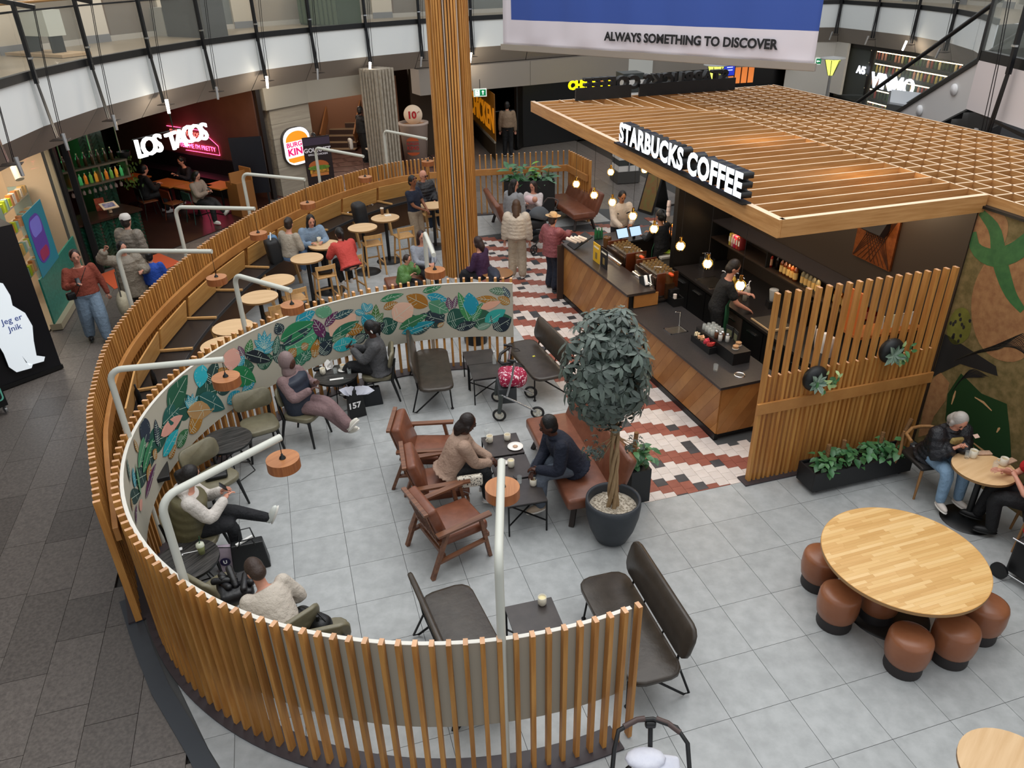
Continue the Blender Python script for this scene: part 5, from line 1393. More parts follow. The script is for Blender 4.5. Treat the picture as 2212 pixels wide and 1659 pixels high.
sc2=[(.4+(x-.4)*.93,.9+(z-.9)*.96) for x,z in fig];M().prism(sc2,.05,.06,T=RX).build('figure_face',mat('#e9f1f6',.4,emit=.45),t)
text('lettering','Jeg er',.13,mat('#5a6fb5',.5),t,Matrix.Translation((.58,-.064,1.1))@RX,.001,.001);text('lettering','Jnik',.13,mat('#5a6fb5',.5),t,Matrix.Translation((.58,-.064,.96))@RX,.001,.001)
M().prism([(-.05,1.95),(.3,1.95),(.32,2.05),(.26,2.3),(.1,2.38),(-.05,2.36)],.0,.05,T=RX).build('second_shape',mat('#e9f1f6',.4,emit=.45),t)
t=thing('rolling_sign','black rolling display box with a teal edged sign at far left edge','sign',(-8.0,9.95,0),anT+.1)
M().box((0,0,.38),(.45,.5,.5)).build('box',BLACK,t);M().prism(rrect(.36,.24,.05),0,.012,T=Matrix.Translation((.02,-.255,.36))@RX).build('teal_border',mat('#6fc4ae',.5),t);M().prism(rrect(.31,.19,.04),.012,.018,T=Matrix.Translation((.02,-.255,.36))@RX).build('sign_face',BLACK,t)
text('lettering','Normal',.09,mat('#f2f2f2',.5),t,Matrix.Translation((.02,-.275,.36))@RX,.001,.001)
for sx in (-1,1):
    for sy in (-1,1): M().cyl((.18*sx-.015,.2*sy,.05),(.18*sx+.015,.2*sy,.05),.05,n=12).build('castor',mat('#8a8a8a',.4,.4),t)
t=thing('orange_mat','orange floor mat in front of the green herringbone counter','mat',(0,0,0));M().prism([(-9.1,15.9),(-8.35,15.05),(-7.5,16.6),(-8.3,17.3)],-.018,-.008).build('mat',mat('#c4552f',.7),t)
for k,(px,py) in enumerate(((-9.1,13.9),(-9.2,14.9))):
    t=thing('track_spotlight',('nearer','farther')[k]+' white track spotlight in the cream shop ceiling','lamp',(px-.3,py,2.6));M().cyl((0,0,0),(.1,-.1,-.22),.07,.08,14).build('can',mat('#c9c2b4',.4),t);M().cyl((0,0,0),(0,0,.35),.015).build('stem',WHITE,t)
# ---- far side
fs=struct('wall_back')
for i in range(13,20):
    A=outw(R[i],1.1) if i>13 else (.35,27.6);B=outw(R[i+1],1.1);wallseg(fs,A,B,0,2.62,.1,mat('#0d0c0c',.35),'black_glazing')
    e=along(A,B,0,-.06);M().box((e.x,e.y,1.4),(.05,.05,2.6)).build('mullion',mat('#2a2a2a',.4,.5),fs)
# orange backlit grids
def lit_grid(p,q,z0,z1,n,lb):
    p=Vector(p);q=Vector(q);an=math.atan2((q-p).y,(q-p).x);t=thing('backlit_grid',lb,'panel',(p.x,p.y,0),an);L=(q-p).length
    for k in range(n):
        M().box((L*(k+.5)/n,0,(z0+z1)/2-.1),(L/n-.06,.02,z1-z0-.25)).build('lit_pane',mat('#d97a3a',.5,emit=.9),t)
        M().box((L*(k+.5)/n,0,z1-.06),(L/n-.06,.02,.1)).build('lit_pane',mat('#d97a3a',.5,emit=.9),t)
    M().box((L/2,.03,(z0+z1)/2),(L+.1,.03,z1-z0+.1)).build('frame',mat('#1c0b06',.5),t)
lit_grid(outw((8.0,30.3),1.0),outw((9.6,30.75),1.0),1.5,2.55,6,'orange backlit grid of panes below the banner right half')
lit_grid(along(outw(R[15],1.0),outw(R[16],1.0),.1),along(outw(R[15],1.0),outw(R[16],1.0),.6),1.5,2.6,4,'orange backlit grid beside the yellow chicken sign')
q=(7.619,28.52,2.5);t=thing('blue_screen','blue information screen below the banner','screen',(q[0],q[1],2.45),.35);M().box((0,0,0),(1.1,.06,.6)).build('frame',BLACK,t);M().box((0,-.035,0),(1.02,.01,.54)).build('display',mat('#1c2fae',.4,emit=.8),t)
for k in range(4): M().box((.3,-.045,.18-.09*k),(.24,.004,.03)).build('text_line',mat('#cfd8ff',.4,emit=.8),t)
p=(2.857,26.345,2.3);t=thing('chicken_sign','yellow glowing lettering above the far black shopfront','sign',(p[0]-.1,p[1],2.25),.42);text('lettering','CHICKEN',.36,mat('#ffe600',.5,emit=2.5),t,Matrix.Translation((0,0,.05))@RX,.03,.012)
A=Vector((-.95,29.3));B=Vector((-.1,29.0))
t=thing('chicken_window','big orange lettering on the dark glass at the corridor left','sign',(-1.27,30.5,0),-1.366)
M().box((2.2,0,1.35),(4.6,.03,1.5)).build('glass_panel',mat('#6b4310',.4,emit=.15),t);M().box((2.2,-.02,.58),(4.6,.06,.08)).build('sill',mat('#8a8272',.5),t)
text('lettering','CHiCKEN',1.1,mat('#c97a12',.5,emit=.5),t,Matrix.Translation((2.1,-.03,1.2))@RX,.01,.02)
M().box((2.2,-.01,.27),(4.6,.03,.54)).build('brown_base',mat('#3a2c18',.6),t)
def exit_sign(p,an,lb,arrow):
    t=thing('exit_sign',lb,'sign',p,an);M().box((0,0,0),(.42,.05,.24)).build('case',mat('#e6efe8',.4,emit=.5),t);M().box((0,-.027,0),(.37,.004,.19)).build('green_face',mat('#0c7a4a',.4,emit=.6),t)
    W_=mat('#f2fff6',.4,emit=.9);m=M();a=.09 if arrow=='up' else -.1
    M().box((-a,-.031,0),(.15,.004,.17)).build('door_symbol',W_,t)
    r=M();c=-a;r.ell((c,-.034,.055),(.016,.004,.016),8,5);r.bar((c,-.034,.03),(c-.02,-.034,-.02),.006,.025,up=(0,1,0));r.bar((c-.02,-.034,-.02),(c+.03,-.034,-.04),.006,.014,up=(0,1,0));r.bar((c-.02,-.034,-.02),(c-.05,-.034,-.06),.006,.014,up=(0,1,0));r.bar((c,-.034,.03),(c+.04,-.034,.01),.006,.01,up=(0,1,0));r.build('running_figure',mat('#0c7a4a',.4,emit=.6),t)
    if arrow=='up': m.prism([(-.015,-.06),(.015,-.06),(.015,.02),(.045,.02),(0,.07),(-.045,.02),(-.015,.02)],0,.004,T=Matrix.Translation((a,-.029,0))@RX)
    else: m.prism([(.06,-.015),(.06,.015),(-.02,.015),(-.02,.045),(-.07,0),(-.02,-.045),(-.02,-.015)],0,.004,T=Matrix.Translation((a,-.029,0))@RX)
    m.build('arrow',W_,t);M().box((0,0,.25),(.02,.02,.3)).build('hanger',BLACK,t)
q=(-0.807,25.812,2.2);exit_sign((q[0],q[1],2.2),.1,'green exit sign with an up arrow right of the clad column','up')
q=(12.04,31.052,2.3);exit_sign((q[0],q[1],2.3),.0,'green exit sign with a left arrow beside the right torch lamp','left')
def torch(p,lb,z=2.75):
    t=thing('torch_lamp',lb,'lamp',(p[0],p[1],0));M().cyl((0,0,0),(0,0,z-.5),.05,n=12).build('post',mat('#8d8d8b',.4,.5),t)
    M().lathe([(.09,z-.52),(.26,z-.04)],6).build('lit_cone',mat('#e9f06a',.4,emit=1.3),t);M().lathe([(0,z-.02),(.42,z),(.40,z+.04),(0,z+.09)],20).build('cap',mat('#b5b5b2',.5),t)
    for k in range(6):
        a=2*PI*k/6;M().bar((.09*math.cos(a),.09*math.sin(a),z-.52),(.27*math.cos(a),.27*math.sin(a),z-.03),.02,.02).build('rib',mat('#5c5c50',.5),t)
q=(6.926,26.662);torch(q,'torch shaped street lamp glowing pale yellow, left of the orange grid')
q=(11.149,27.691);torch(q,'torch shaped street lamp glowing yellow, right of banner corner')
M().lathe([(0,-.1),(.08,0),(0,.1)],10,(q[0],q[1],2.45)).build('bulb',mat('#ffffff',.4,emit=8),[o for o in bpy.data.objects if o.name.startswith('torch_lamp') and not o.parent][-1]).location=(-q[0],-q[1],0)
t=thing('white_column','white square column with a lit tray under the banner','column',(*(4.72,29.567),0),.3)
M().box((0,0,2.35),(.95,.95,1.3)).build('shaft',mat('#c9c9c4',.5),t);M().box((0,0,1.75),(2.0,2.0,.08)).build('tray',mat('#b3b4ae',.4),t);M().lathe([(.6,1.7),(.45,1.5),(.5,0)],8).build('lower_shaft',mat('#b8ab98',.5),t);M().lathe([(.55,1.66),(.75,1.7)],20).build('lit_ring',mat('#ffd9a0',.5,emit=1.5),t)
# striped pillar
t=thing('striped_pillar','square pillar banded in white and dark stripes behind the canopy','pillar',(3.55,23.0,0),.2)
for k in range(16): M().box((0,0,.42+.17*k),(.62,.62,.168 if 1 else .1)).build('band',mat('#d8d5cf',.4) if k%2==0 else mat('#3a3e3c',.4),t)
M().box((0,0,.17),(.7,.7,.34)).build('base',mat('#44423f',.5),t);M().box((-.0,-.33,1.2),(.04,.03,2.2)).build('metal_strip',STEEL,t)
# right: pale wall, wine shop window
wr=struct('wall_right')
A=outw(R[19],.55);B=outw(R[20],.55);wallseg(wr,A,B,1.0,2.98,.1,mat('#d2cdc4',.7),'pale_wall')
wallseg(wr,outw(R[20],.5),outw((12.4,29.8),.5),1.2,2.98,.1,mat('#d6d1c8',.7),'pale_wall')
wn=struct('window_2');WA=Vector((12.75,31.0));WB=Vector((14.0,24.6))
wallseg(wn,WA,WB,.9,1.05,.2,BLACK,'sill');wallseg(wn,WA,WB,2.85,2.98,.2,BLACK,'head')
for u in (0,.3,1.0): 
    e=along(WA,WB,u);M().box((e.x,e.y,1.95),(.14,.14,2.1),-1.38).build('mullion',BLACK,wn)
wallseg(wn,WA,WB,1.05,2.85,.012,GL,'glass')
wallseg(wn,WA+Vector((2.2,.4)),WB+Vector((2.2,.4)),.0,2.98,.1,mat('#1d1a18',.6),'inner_wall');wallseg(wn,WA,WB,0,.9,.12,mat('#201c1b',.5),'lower_panel')
sw=thing('wine_shelves','lit shelves of wine bottles behind the far shop window','shelf',(WA.x+1.2,WA.y+.1,0),math.atan2((WB-WA).y,(WB-WA).x))
for z in (.55,1.0,1.45,1.9,2.35): 
    M().box((3.2,0,z),(6.0,.35,.03)).build('shelf_board',mat('#2a2522',.5),sw);M().box((3.2,-.16,z+.33 if z<2.3 else z+.3),(6.0,.03,.03)).build('light_strip',mat('#ffe6b8',.5,emit=5),sw)
rg=random.Random(12);an3=sw.rotation_euler.z;proto_b={}
for k in range(150):
    z=(.565,1.015,1.465,1.915,2.365)[k%5];u=.3+5.8*(k//5)/30
    p=Vector((WA.x+1.2,WA.y+.1))+Vector((math.cos(an3),math.sin(an3)))*u
    c=rg.choice(('#b3a04a','#2c3a1c','#8a2a1c','#d8c48a','#3a5a2a','#c98a6a'))
    if c not in proto_b: o=M().lathe([(0,0),(.04,0),(.04,.2),(.014,.26),(.014,.3),(0,.3)],8).build('wine_bottle',mat(c,.3,emit=.25),None);proto_b[c]=o
    else:o=proto_b[c].copy();C.objects.link(o)
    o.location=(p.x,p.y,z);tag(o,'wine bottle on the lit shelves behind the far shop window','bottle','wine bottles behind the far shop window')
cs_=along(WA,WB,.52,.0);
t=thing('wine_shop_sign','glowing white lettering across the far shop window','sign',(cs_.x-.15,cs_.y,1.75),an3)
NW=mat('#eef2ff',.5,emit=1.6)
text('lettering','VINMO',.72,NW,t,Matrix.Translation((.1,0,.15))@RX,.03,.006);text('lettering','A/S',.36,NW,t,Matrix.Translation((-1.75,0,.4))@RX,.02,.004)
# escalator
es=thing('escalator','escalator with glass sides and dark handrails at the right','escalator',(7.95,13.56,4.27),math.radians(92))
sl_=math.radians(28);Lr=4.27/math.tan(sl_)
def ep(d,y,z): return (d,y,-d*math.tan(sl_)+z)
for y0,nm in ((0,'near'),(-1.25,'far')):
    m=M();m.add([ep(0,y0,0),ep(Lr,y0,0),ep(Lr,y0,-.55),ep(0,y0,-.75),ep(0,y0-.06,0),ep(Lr,y0-.06,0),ep(Lr,y0-.06,-.55),ep(0,y0-.06,-.75)],[(0,3,2,1),(4,5,6,7),(0,1,5,4),(3,7,6,2),(1,2,6,5),(0,4,7,3)]);m.build('side_cladding',mat('#c2c0bd',.4),es)
    m=M();m.add([ep(0,y0-.03,.02),ep(Lr,y0-.03,.02),ep(Lr,y0-.03,.85),ep(0,y0-.03,.85)],[(0,1,2,3)]);m.build('glass_side',GL,es)
    M().tube([ep(-.2,y0-.03,.9),ep(Lr,y0-.03,.9)],.04,8).build('handrail',BLACK,es);M().bar(ep(0,y0-.03,.02),ep(Lr,y0-.03,.02),.12,.06).build('skirt_cap',BLACK,es)
for k in range(3):
    d=.55+.95*k;M().lathe([(0,0),(.1,0),(.1,.03),(0,.035)],20,T=TR(ep(d,.0,-.25),0,-PI/2)).build('round_fitting',mat('#dedede',.4),es);
m=M()
for k in range(24):
    d=k*Lr/24;m.box((d+.15,-.62,-d*math.tan(sl_)-.15),(.32,1.1,.2))
m.build('steps',mat('#3f3f40',.4,.4),es,kind='stuff')
t=thing('dark_bulkhead','dark grey slanted bulkhead with white lid behind the lattice canopy','bulkhead',(0,0,0))
M().prism([(8.7,18.1),(9.9,15.6),(11.6,17),(9.6,20)],1.9,2.85).build('body',mat('#2b2a2b',.6),t);M().prism([(8.75,18.1),(9.9,15.7),(11.5,17.1),(9.6,19.9)],2.85,2.89).build('lid',mat('#a9adb2',.4),t)

# ================================================================ PEOPLE
SKIN={'pale':mat('#c98f78',.5),'mid':mat('#a9714f',.5),'dark':mat('#4c2a1c',.45),'tan':mat('#8a5638',.5)}
DEFER=[]
def ik(S,T,a,b,pole):
    S=Vector(S);T=Vector(T);d=T-S;L=d.length
    if L>(a+b)*.995: d=d*((a+b)*.995/L);T=S+d;L=d.length
    L=max(L,abs(a-b)+.02);n=d.normalized();x=(a*a-b*b+L*L)/(2*L);h=math.sqrt(max(a*a-x*x,0))
    p=Vector(pole);p=p-n*p.dot(n)
    if p.length<1e-4:p=n.orthogonal()
    return S+n*x+p.normalized()*h,T
def loft(m,secs,l,f,n=14):
    vs=[];
    for c,a,b in secs:
        c=Vector(c)
        for j in range(n):
            t=2*PI*j/n;vs.append(c+l*(a*math.cos(t))+f*(b*math.sin(t)))
    fs=[];k=len(secs)
    for i in range(k-1):
        for j in range(n):fs.append((i*n+j,i*n+(j+1)%n,(i+1)*n+(j+1)%n,(i+1)*n+j))
    fs.append(list(range(n))[::-1]);fs.append([(k-1)*n+j for j in range(n)])
    m.add(vs,fs,0,True)
def limb(m,pts,rs,n=10):
    """smooth tapered limb with round ends"""
    P=[Vector(p) for p in pts];fine=[];fr=[]
    for i in range(len(P)-1):
        for k in range(5):
            u=k/5;fine.append(P[i].lerp(P[i+1],u));fr.append(rs[i]*(1-u)+rs[i+1]*u)
    fine.append(P[-1]);fr.append(rs[-1])
    # soften the joints
    sm=[fine[0]]+[(fine[i-1]+fine[i]*2+fine[i+1])/4 for i in range(1,len(fine)-1)]+[fine[-1]]
    m.tube(sm,fr,n)
    for e,r in ((sm[0],fr[0]),(sm[-1],fr[-1])): m.ell(e,(r,r,r),n,6)
def remesh(raw,name,m,parent,vox,extra=None,smooth=2,ratio=.5):
    o=raw.build(name,m,parent)
    r=o.modifiers.new('r','REMESH');r.mode='VOXEL';r.voxel_size=vox;r.use_smooth_shade=True
    if smooth: s_=o.modifiers.new('s','SMOOTH');s_.iterations=smooth;s_.factor=.5
    if ratio<1: d=o.modifiers.new('d','DECIMATE');d.ratio=ratio
    DEFER.append((o,extra));return o
def finish_people():
    bpy.context.view_layer.update();dg=bpy.context.evaluated_depsgraph_get();new=[]
    for o,ex in DEFER:
        me=bpy.data.meshes.new_from_object(o.evaluated_get(dg));new.append((o,ex,me))
    for o,ex,me in new:
        mats=[m for m in o.data.materials];o.modifiers.clear();old=o.data
        if ex is not None:
            n=len(me.vertices);vs=[v.co.copy() for v in me.vertices]+ex.v;fs=[list(p.vertices) for p in me.polygons]+[[i+n for i in f] for f in ex.f]
            me2=bpy.data.meshes.new(o.name);me2.from_pydata([tuple(v) for v in vs],[],fs);me2.materials.append(mats[0]);me=me2
        me.polygons.foreach_set('use_smooth',[True]*len(me.polygons))
        o.data=me
        if not me.materials: me.materials.append(mats[0])
def person(label,loc,head,pose='sit',H=1.7,seat=.45,lean=0,side=0,knees=None,feet=None,hands=None,hy=0,hp=10,top=('#888888','shirt'),bottom=('#222222',.0),shoe='#dddddd',skin='pale',hair=('#1a120e','short'),group=None,near=True,hem=0,sleeve=1,extra=None,elbow_out=.6,fat=1.1,z0=0,twist=0,collar=None):
    s=H/1.72;t=thing('person',label,'person',(loc[0],loc[1],z0),head)
    if group:t['group']=group
    th=math.radians(lean);sd=math.radians(side);V3=Vector
    u=V3((math.sin(th)*math.cos(sd),math.sin(sd),math.cos(th)*math.cos(sd))).normalized()
    tw=math.radians(twist)
    f=V3((math.cos(tw),math.sin(tw),0));f=(f-u*f.dot(u)).normalized();l=u.cross(f)
    Pz=(seat+.1*s) if pose=='sit' else .93*s
    P=V3((0,0,Pz));fh=V3((1,0,0));lh=V3((0,1,0))
    C0=P+u*.14*s;C1=P+u*.32*s;NK=P+u*.50*s
    hpR=math.radians(hp);hyR=math.radians(hy)
    hd=(u+V3((0,0,1.2))).normalized();hc=NK+hd*(.168*s)+f*.03*s
    # head frame
    HR=Matrix.Rotation(hyR,3,'Z')@Matrix.Rotation(hpR,3,'Y');HT=HR.to_4x4();HT.translation=hc
    hf=HR@V3((1,0,0))
    sh=[NK-u*.06*s+l*.175*s*fat**.5,NK-u*.06*s-l*.175*s*fat**.5];hip=[P+lh*.09*s,P-lh*.09*s]
    if pose=='sit':
        knees=knees or [(.43*s,.11,Pz+.01),(.43*s,-.11,Pz+.01)];feet=feet or [(.45*s,.12,.09),(.45*s,-.12,.09)]
        hands=hands or [(.3,.1,Pz+.1),(.3,-.1,Pz+.1)]
    else:
        feet=feet or [(.03,.11,.09),(-.02,-.11,.09)];hands=hands or [(.05,.26,.82*s),(.05,-.26,.82*s)]
    kn=[];ft=[]
    for i in (0,1):
        T=V3(feet[i])
        if knees and knees[i] is not None:
            k=V3(knees[i]);d=k-hip[i];k=hip[i]+d.normalized()*min(d.length,.45*s);d=T-k;T=k+d.normalized()*min(d.length,.44*s)
        else: k,T=ik(hip[i],T,.43*s,.42*s,(1,0,.1))
        kn.append(k);ft.append(T)
    el=[];wr=[]
    for i in (0,1):
        sg=1 if i==0 else -1
        e,wv=ik(sh[i],hands[i],.29*s,.25*s,V3((-.35,sg*elbow_out,-.8)));el.append(e);wr.append(wv)
    vox=.0135 if near else .019
    b=M()
    loft(b,[(P-u*.09*s,.11*s*fat,.09*s*fat),(P,.165*s*fat,.115*s*fat),(C0,.14*s*fat,.1*s*fat),(C1,.16*s*fat,.11*s*fat),(NK-u*.07*s,.16*s,.09*s),(NK-u*.02*s,.08*s,.06*s)],l,f)
    limb(b,[NK-u*.05*s,hc-hd*.05*s],[.058*s,.052*s])
    b.ell((0,0,.015),(.094*s,.076*s,.115*s),14,10,T=HT);b.ell((.022*s,0,-.05*s),(.062*s,.056*s,.065*s),12,8,T=HT)
    b.ell((.095*s,0,-.015*s),(.02*s,.014*s,.026*s),8,6,T=HT)
    for sg in (-1,1): b.ell((-.005*s,.078*s*sg,-.01*s),(.02*s,.012*s,.03*s),8,6,T=HT)
    fx=M()
    for i in (0,1):
        sg=1 if i==0 else -1
        limb(b,[sh[i],el[i],wr[i]],[.05*s,.04*s,.026*s])
        limb(b,[hip[i],kn[i],ft[i]],[.085*s*fat,.058*s*fat,.036*s])
        d=(wr[i]-el[i]).normalized();hc_=wr[i]+d*.045*s
        q=d.to_track_quat('X','Z').to_matrix();b.ell(hc_,(.05*s,.036*s,.018*s),10,6,R=q)
        fw=V3((0,1,0)) if abs(d.y)<.8 else V3((1,0,0));lat=(fw-d*fw.dot(d)).normalized();dn=d.cross(lat)
        if dn.z>0: dn=-dn
        for k in range(4):
            o=(-1.5+k)*.0165*s;L=(.062,.074,.07,.055)[k]*s
            p0=hc_+d*.03*s+lat*o;p1=p0+d*L*.45+dn*L*.12;p2=p1+d*L*.3+dn*L*.32;p3=p2+d*L*.1+dn*L*.3
            fx.tube([p0,p1,p2,p3],[.0088*s,.0082*s,.0075*s,.006*s],6)
        p0=hc_-d*.02*s+lat*(-.03*s*sg);fx.tube([p0,p0+lat*(-.02*s*sg)+d*.025*s,p0+lat*(-.018*s*sg)+d*.05*s],[.011*s,.0095*s,.007*s],6)
    remesh(b,'body',SKIN[skin],t,vox,fx,1,.6)
    # face
    e=M()
    for sg in (-1,1): e.ell((.087*s,.03*s*sg,.012*s),(.008*s,.013*s,.006*s),8,5,T=HT)
    for sg in (-1,1): e.ell((.088*s,.031*s*sg,.034*s),(.007*s,.02*s,.004*s),8,4,T=HT)
    e.build('eyes_and_brows',mat('#1b120e',.4),t);M().ell((.082*s,0,-.06*s),(.009*s,.023*s,.006*s),8,5,T=HT).build('mouth',mat('#7d3b34' if skin!='dark' else '#3a1a16',.5),t)
    # trousers
    bc,bw=bottom;tr_=M();bw_=bw
    loft(tr_,[(P-u*.08*s,.12*s*fat,.1*s*fat),(P,.178*s*fat,.13*s*fat),(P+u*.09*s,.155*s*fat,.115*s*fat)],l,f)
    for i in (0,1):
        sh_=ft[i].lerp(kn[i],.06);limb(tr_,[hip[i],kn[i],sh_],[.1*s*fat,(.068+bw*.6)*s*fat,(.048+bw)*s])
    remesh(tr_,'trousers',mat(bc,.75,kind='noise',h2=bc,sc_=10,bump=1,bd=.03) if isinstance(bc,str) else bc,t,vox*1.1,None,2,.5)
    for i in (0,1):
        a=ft[i];k=kn[i];dsh=(a-k).normalized();fwd=V3((1,0,0)) if pose=='stand' or abs(dsh.z)>.6 else V3((.2,0,1))
        fwd=(fwd-dsh*fwd.dot(dsh)).normalized()
        if dsh.z<-.9: fwd=V3((1,(.15 if i==0 else -.15),0)).normalized()
        m_=M();X=fwd;Z=-dsh if abs(dsh.z)<.9 else V3((0,0,1));Y=Z.cross(X);R3=Matrix((X,Y,Z)).transposed()
        c=a+R3@V3((.055*s,0,-.035*s));m_.ell(c,(.13*s,.045*s,.042*s),12,8,R=R3);m_.ell(a+R3@V3((-.01*s,0,-.005)),(.055*s,.042*s,.05*s),10,6,R=R3)
        so=M().ell(a+R3@V3((.055*s,0,-.066*s)),(.14*s,.05*s,.018*s),12,5,R=R3)
        so=so
        sho=m_.build('shoe',mat(shoe,.5),t);so.build('sole',mat('#e6e2da' if shoe not in ('#111111','#1a1a1a') else '#0c0c0c',.6),sho)
    # top
    tc,tk=top;inf={'tee':.012,'shirt':.018,'sweater':.024,'coat':.034,'puffer':.055,'hoodie':.032}[tk]*s
    g=M();hz=hem
    secs=[]
    lo=P-u*(.02+0)*s
    if hz>0:
        if pose=='sit': secs+=[(P-V3((0,0,.06*s))-f*.03,(.2+inf)*fat*s,(.15+inf)*fat)]
        else: secs+=[(P-u*(hz)*s,.18*s*fat+inf,.13*s*fat+inf)]
    N=9 if tk=='puffer' else 6
    prof=[(0,.165*fat,.118*fat),(.14,.148*fat,.108*fat),(.32,.165*fat**.7,.115*fat**.7),(.42,.165,.098),(.475,.1,.07)]
    M_=13 if tk=='puffer' else 8
    for k in range(M_+1):
        h_=.475*k/M_
        for q in range(len(prof)-1):
            if prof[q][0]<=h_<=prof[q+1][0]+1e-6:
                v=(h_-prof[q][0])/(prof[q+1][0]-prof[q][0]);a_=prof[q][1]+(prof[q+1][1]-prof[q][1])*v;b_=prof[q][2]+(prof[q+1][2]-prof[q][2])*v
        w_=(.014 if k%2 else -.012)*s if tk=='puffer' else 0
        secs.append((P+u*h_*s,a_*s+inf+w_,b_*s+inf+w_))
    loft(g,secs,l,f,18)
    for i in (0,1):
        e_,w_=el[i],wr[i];r0=.056*s+inf;r1=.044*s+inf*.9;r2=.032*s+inf*.8
        if sleeve>=.99:
            wv=w_.lerp(e_,.06)
            if tk=='puffer':
                pts=[];rs=[]
                for k in range(13):
                    v=k/12;p=sh[i].lerp(e_,v*2) if v<.5 else e_.lerp(wv,v*2-1);pts.append(p);rs.append((r0+(r2-r0)*v)+(.01*s if k%2 else -.008*s))
                g.tube(pts,rs,10);g.ell(sh[i],(r0,r0,r0),10,6)
            else: limb(g,[sh[i],e_,wv],[r0,r1,r2])
        elif sleeve>0: limb(g,[sh[i],sh[i].lerp(e_,sleeve)],[r0+.004,r0+.006])
    if collar=='hood' : g.ell(NK-f*.07*s+u*.02,(.09*s,.11*s,.06*s),12,8)
    elif tk in('coat','puffer'): g.ell(NK-u*.005,(.085*s,.09*s,.045*s),12,8)
    gm=remesh(g,{'tee':'t_shirt','shirt':'shirt','sweater':'sweater','coat':'coat','puffer':'puffer_jacket','hoodie':'hoodie'}[tk],mat(tc,.8 if tk!='puffer' else .45,kind='noise',h2=tc,sc_=9,bump=1,bd=.035) if isinstance(tc,str) else tc,t,vox*1.15,None,2,.5)
    # hair
    hcx,hs=hair;g=M();HM=mat(hcx,.5,kind='noise',h2=hcx,sc_=40,bump=.6)
    R0=.1*s
    if hs!='bald':
        if hs not in('hood',):
            g.ell((-.018*s,0,.035*s),(.098*s,.088*s,.108*s),14,10,T=HT)
            g.ell((-.035*s,0,-.02*s),(.08*s,.084*s,.09*s),12,8,T=HT)
        if hs in('long','bob'):
            L=.3 if hs=='long' else .12
            c=HT@V3((-.05*s,0,-.03*s));dn=V3((-.12,0,-1)) if pose=='stand' else -u
            limb(g,[c,c+dn*L*.5*s-f*.03,c+dn*L*s-f*.03],[.085*s,.075*s,.045*s])
            for sg in(-1,1):
                c2=HT@V3((-.0*s,.075*s*sg,-.02*s));limb(g,[c2,c2-u*L*.4*s],[.032*s,.026*s])
        if hs=='bun': g.ell((-.1*s,0,.04*s),(.04*s,.04*s,.04*s),10,8,T=HT)
        if hs=='ponytail':
            c=HT@V3((-.1*s,0,.04*s));limb(g,[c,c-f*.05-V3((0,0,.03)),c-f*.05-V3((0,0,.2*s))],[.032*s,.038*s,.015*s])
        if hs=='hood': g.ell((-.025*s,0,.01*s),(.12*s,.105*s,.145*s),14,10,T=HT);limb(g,[hc-hd*.1-f*.03,NK],[.09*s,.1*s])
        if hs in('cap','hat'): pass
        # cut the face free by keeping hair behind the brow line: the ellipsoid sits behind the face
        nm='hood' if hs=='hood' else 'hair'
        remesh(g,nm,HM,t,.011 if near else .016,None,1,.6)
        if hs=='hood':
            M().ell((.062*s,0,-.012*s),(.05*s,.06*s,.085*s),12,8,T=HT).build('face',SKIN[skin],t)
            e=M()
            for sg in (-1,1): e.ell((.108*s,.026*s*sg,.012*s),(.006*s,.012*s,.006*s),8,5,T=HT)
            e.build('eyes',mat('#120a08',.4),t)
        if hs=='cap':
            M().lathe([(.1*s,0),(.098*s,.05*s),(.07*s,.095*s),(0,.11*s)],16,T=HT@Matrix.Translation((-.01*s,0,.05*s))).build('cap',mat('#cfcac4',.7),t)
        if hs=='hat':
            hh=M().lathe([(.085*s,.0),(.085*s,.07*s),(.06*s,.1*s),(0,.09*s)],18,T=HT@Matrix.Translation((-.01*s,0,.07*s)))
            hh.lathe([(.085*s,.0),(.13*s,.0),(.17*s,.018*s),(.172*s,.024*s),(.13*s,.01*s),(.085*s,.01*s)],24,T=HT@Matrix.Translation((-.01*s,0,.07*s)));hh.build('sun_hat',mat('#c9a67a',.8),t)
    info=dict(t=t,sh=sh,el=el,wr=wr,kn=kn,ft=ft,P=P,NK=NK,u=u,f=f,l=l,HT=HT,s=s,hc=hc)
    return info
def glasses(i,sun=False,up=False):
    s=i['s'];HT=i['HT'];z=.075*s if up else .012*s;x=.07*s if up else .1*s;m=M()
    for sg in(-1,1): m.lathe([(0,0),(.024*s,0),(.026*s,.004),(0,.004)],12,T=HT@TR((x,.032*s*sg,z),0,0,PI/2))
    m.tube([HT@Vector((x,-.03*s,z)),HT@Vector((x,.03*s,z))],.0025,5)
    for sg in(-1,1): m.tube([HT@Vector((x,.055*s*sg,z)),HT@Vector((-.01,.08*s*sg,z))],.0025,5)
    m.build('sunglasses' if sun else 'glasses',mat('#101010' if sun else '#3a1a16',.2),i['t'])
def strap(i,col='#15130f',r=.006,a=None,b=None):
    M().tube([i['NK']-i['u']*.03+i['l']*.1*i['s']+i['f']*.07,i['NK']-i['u']*.15+i['f']*.15*i['s'],i['P']+i['u']*.15-i['l']*.12+i['f']*.17,i['P']-i['l']*.2+i['f']*.1],r,6).build('strap',mat(col,.5),i['t'])
def held_phone(i,k,label='phone held in the hands'):
    w_=i['t'].matrix_basis@(i['wr'][k]+(i['wr'][k]-i['el'][k]).normalized()*.09)
    t=thing('phone',label,'phone',w_,i['t'].rotation_euler.z);M().rbox((0,0,0.02),(.012,.075,.15),.005,1,ry=-.7).build('body',mat('#15161a',.3),t)
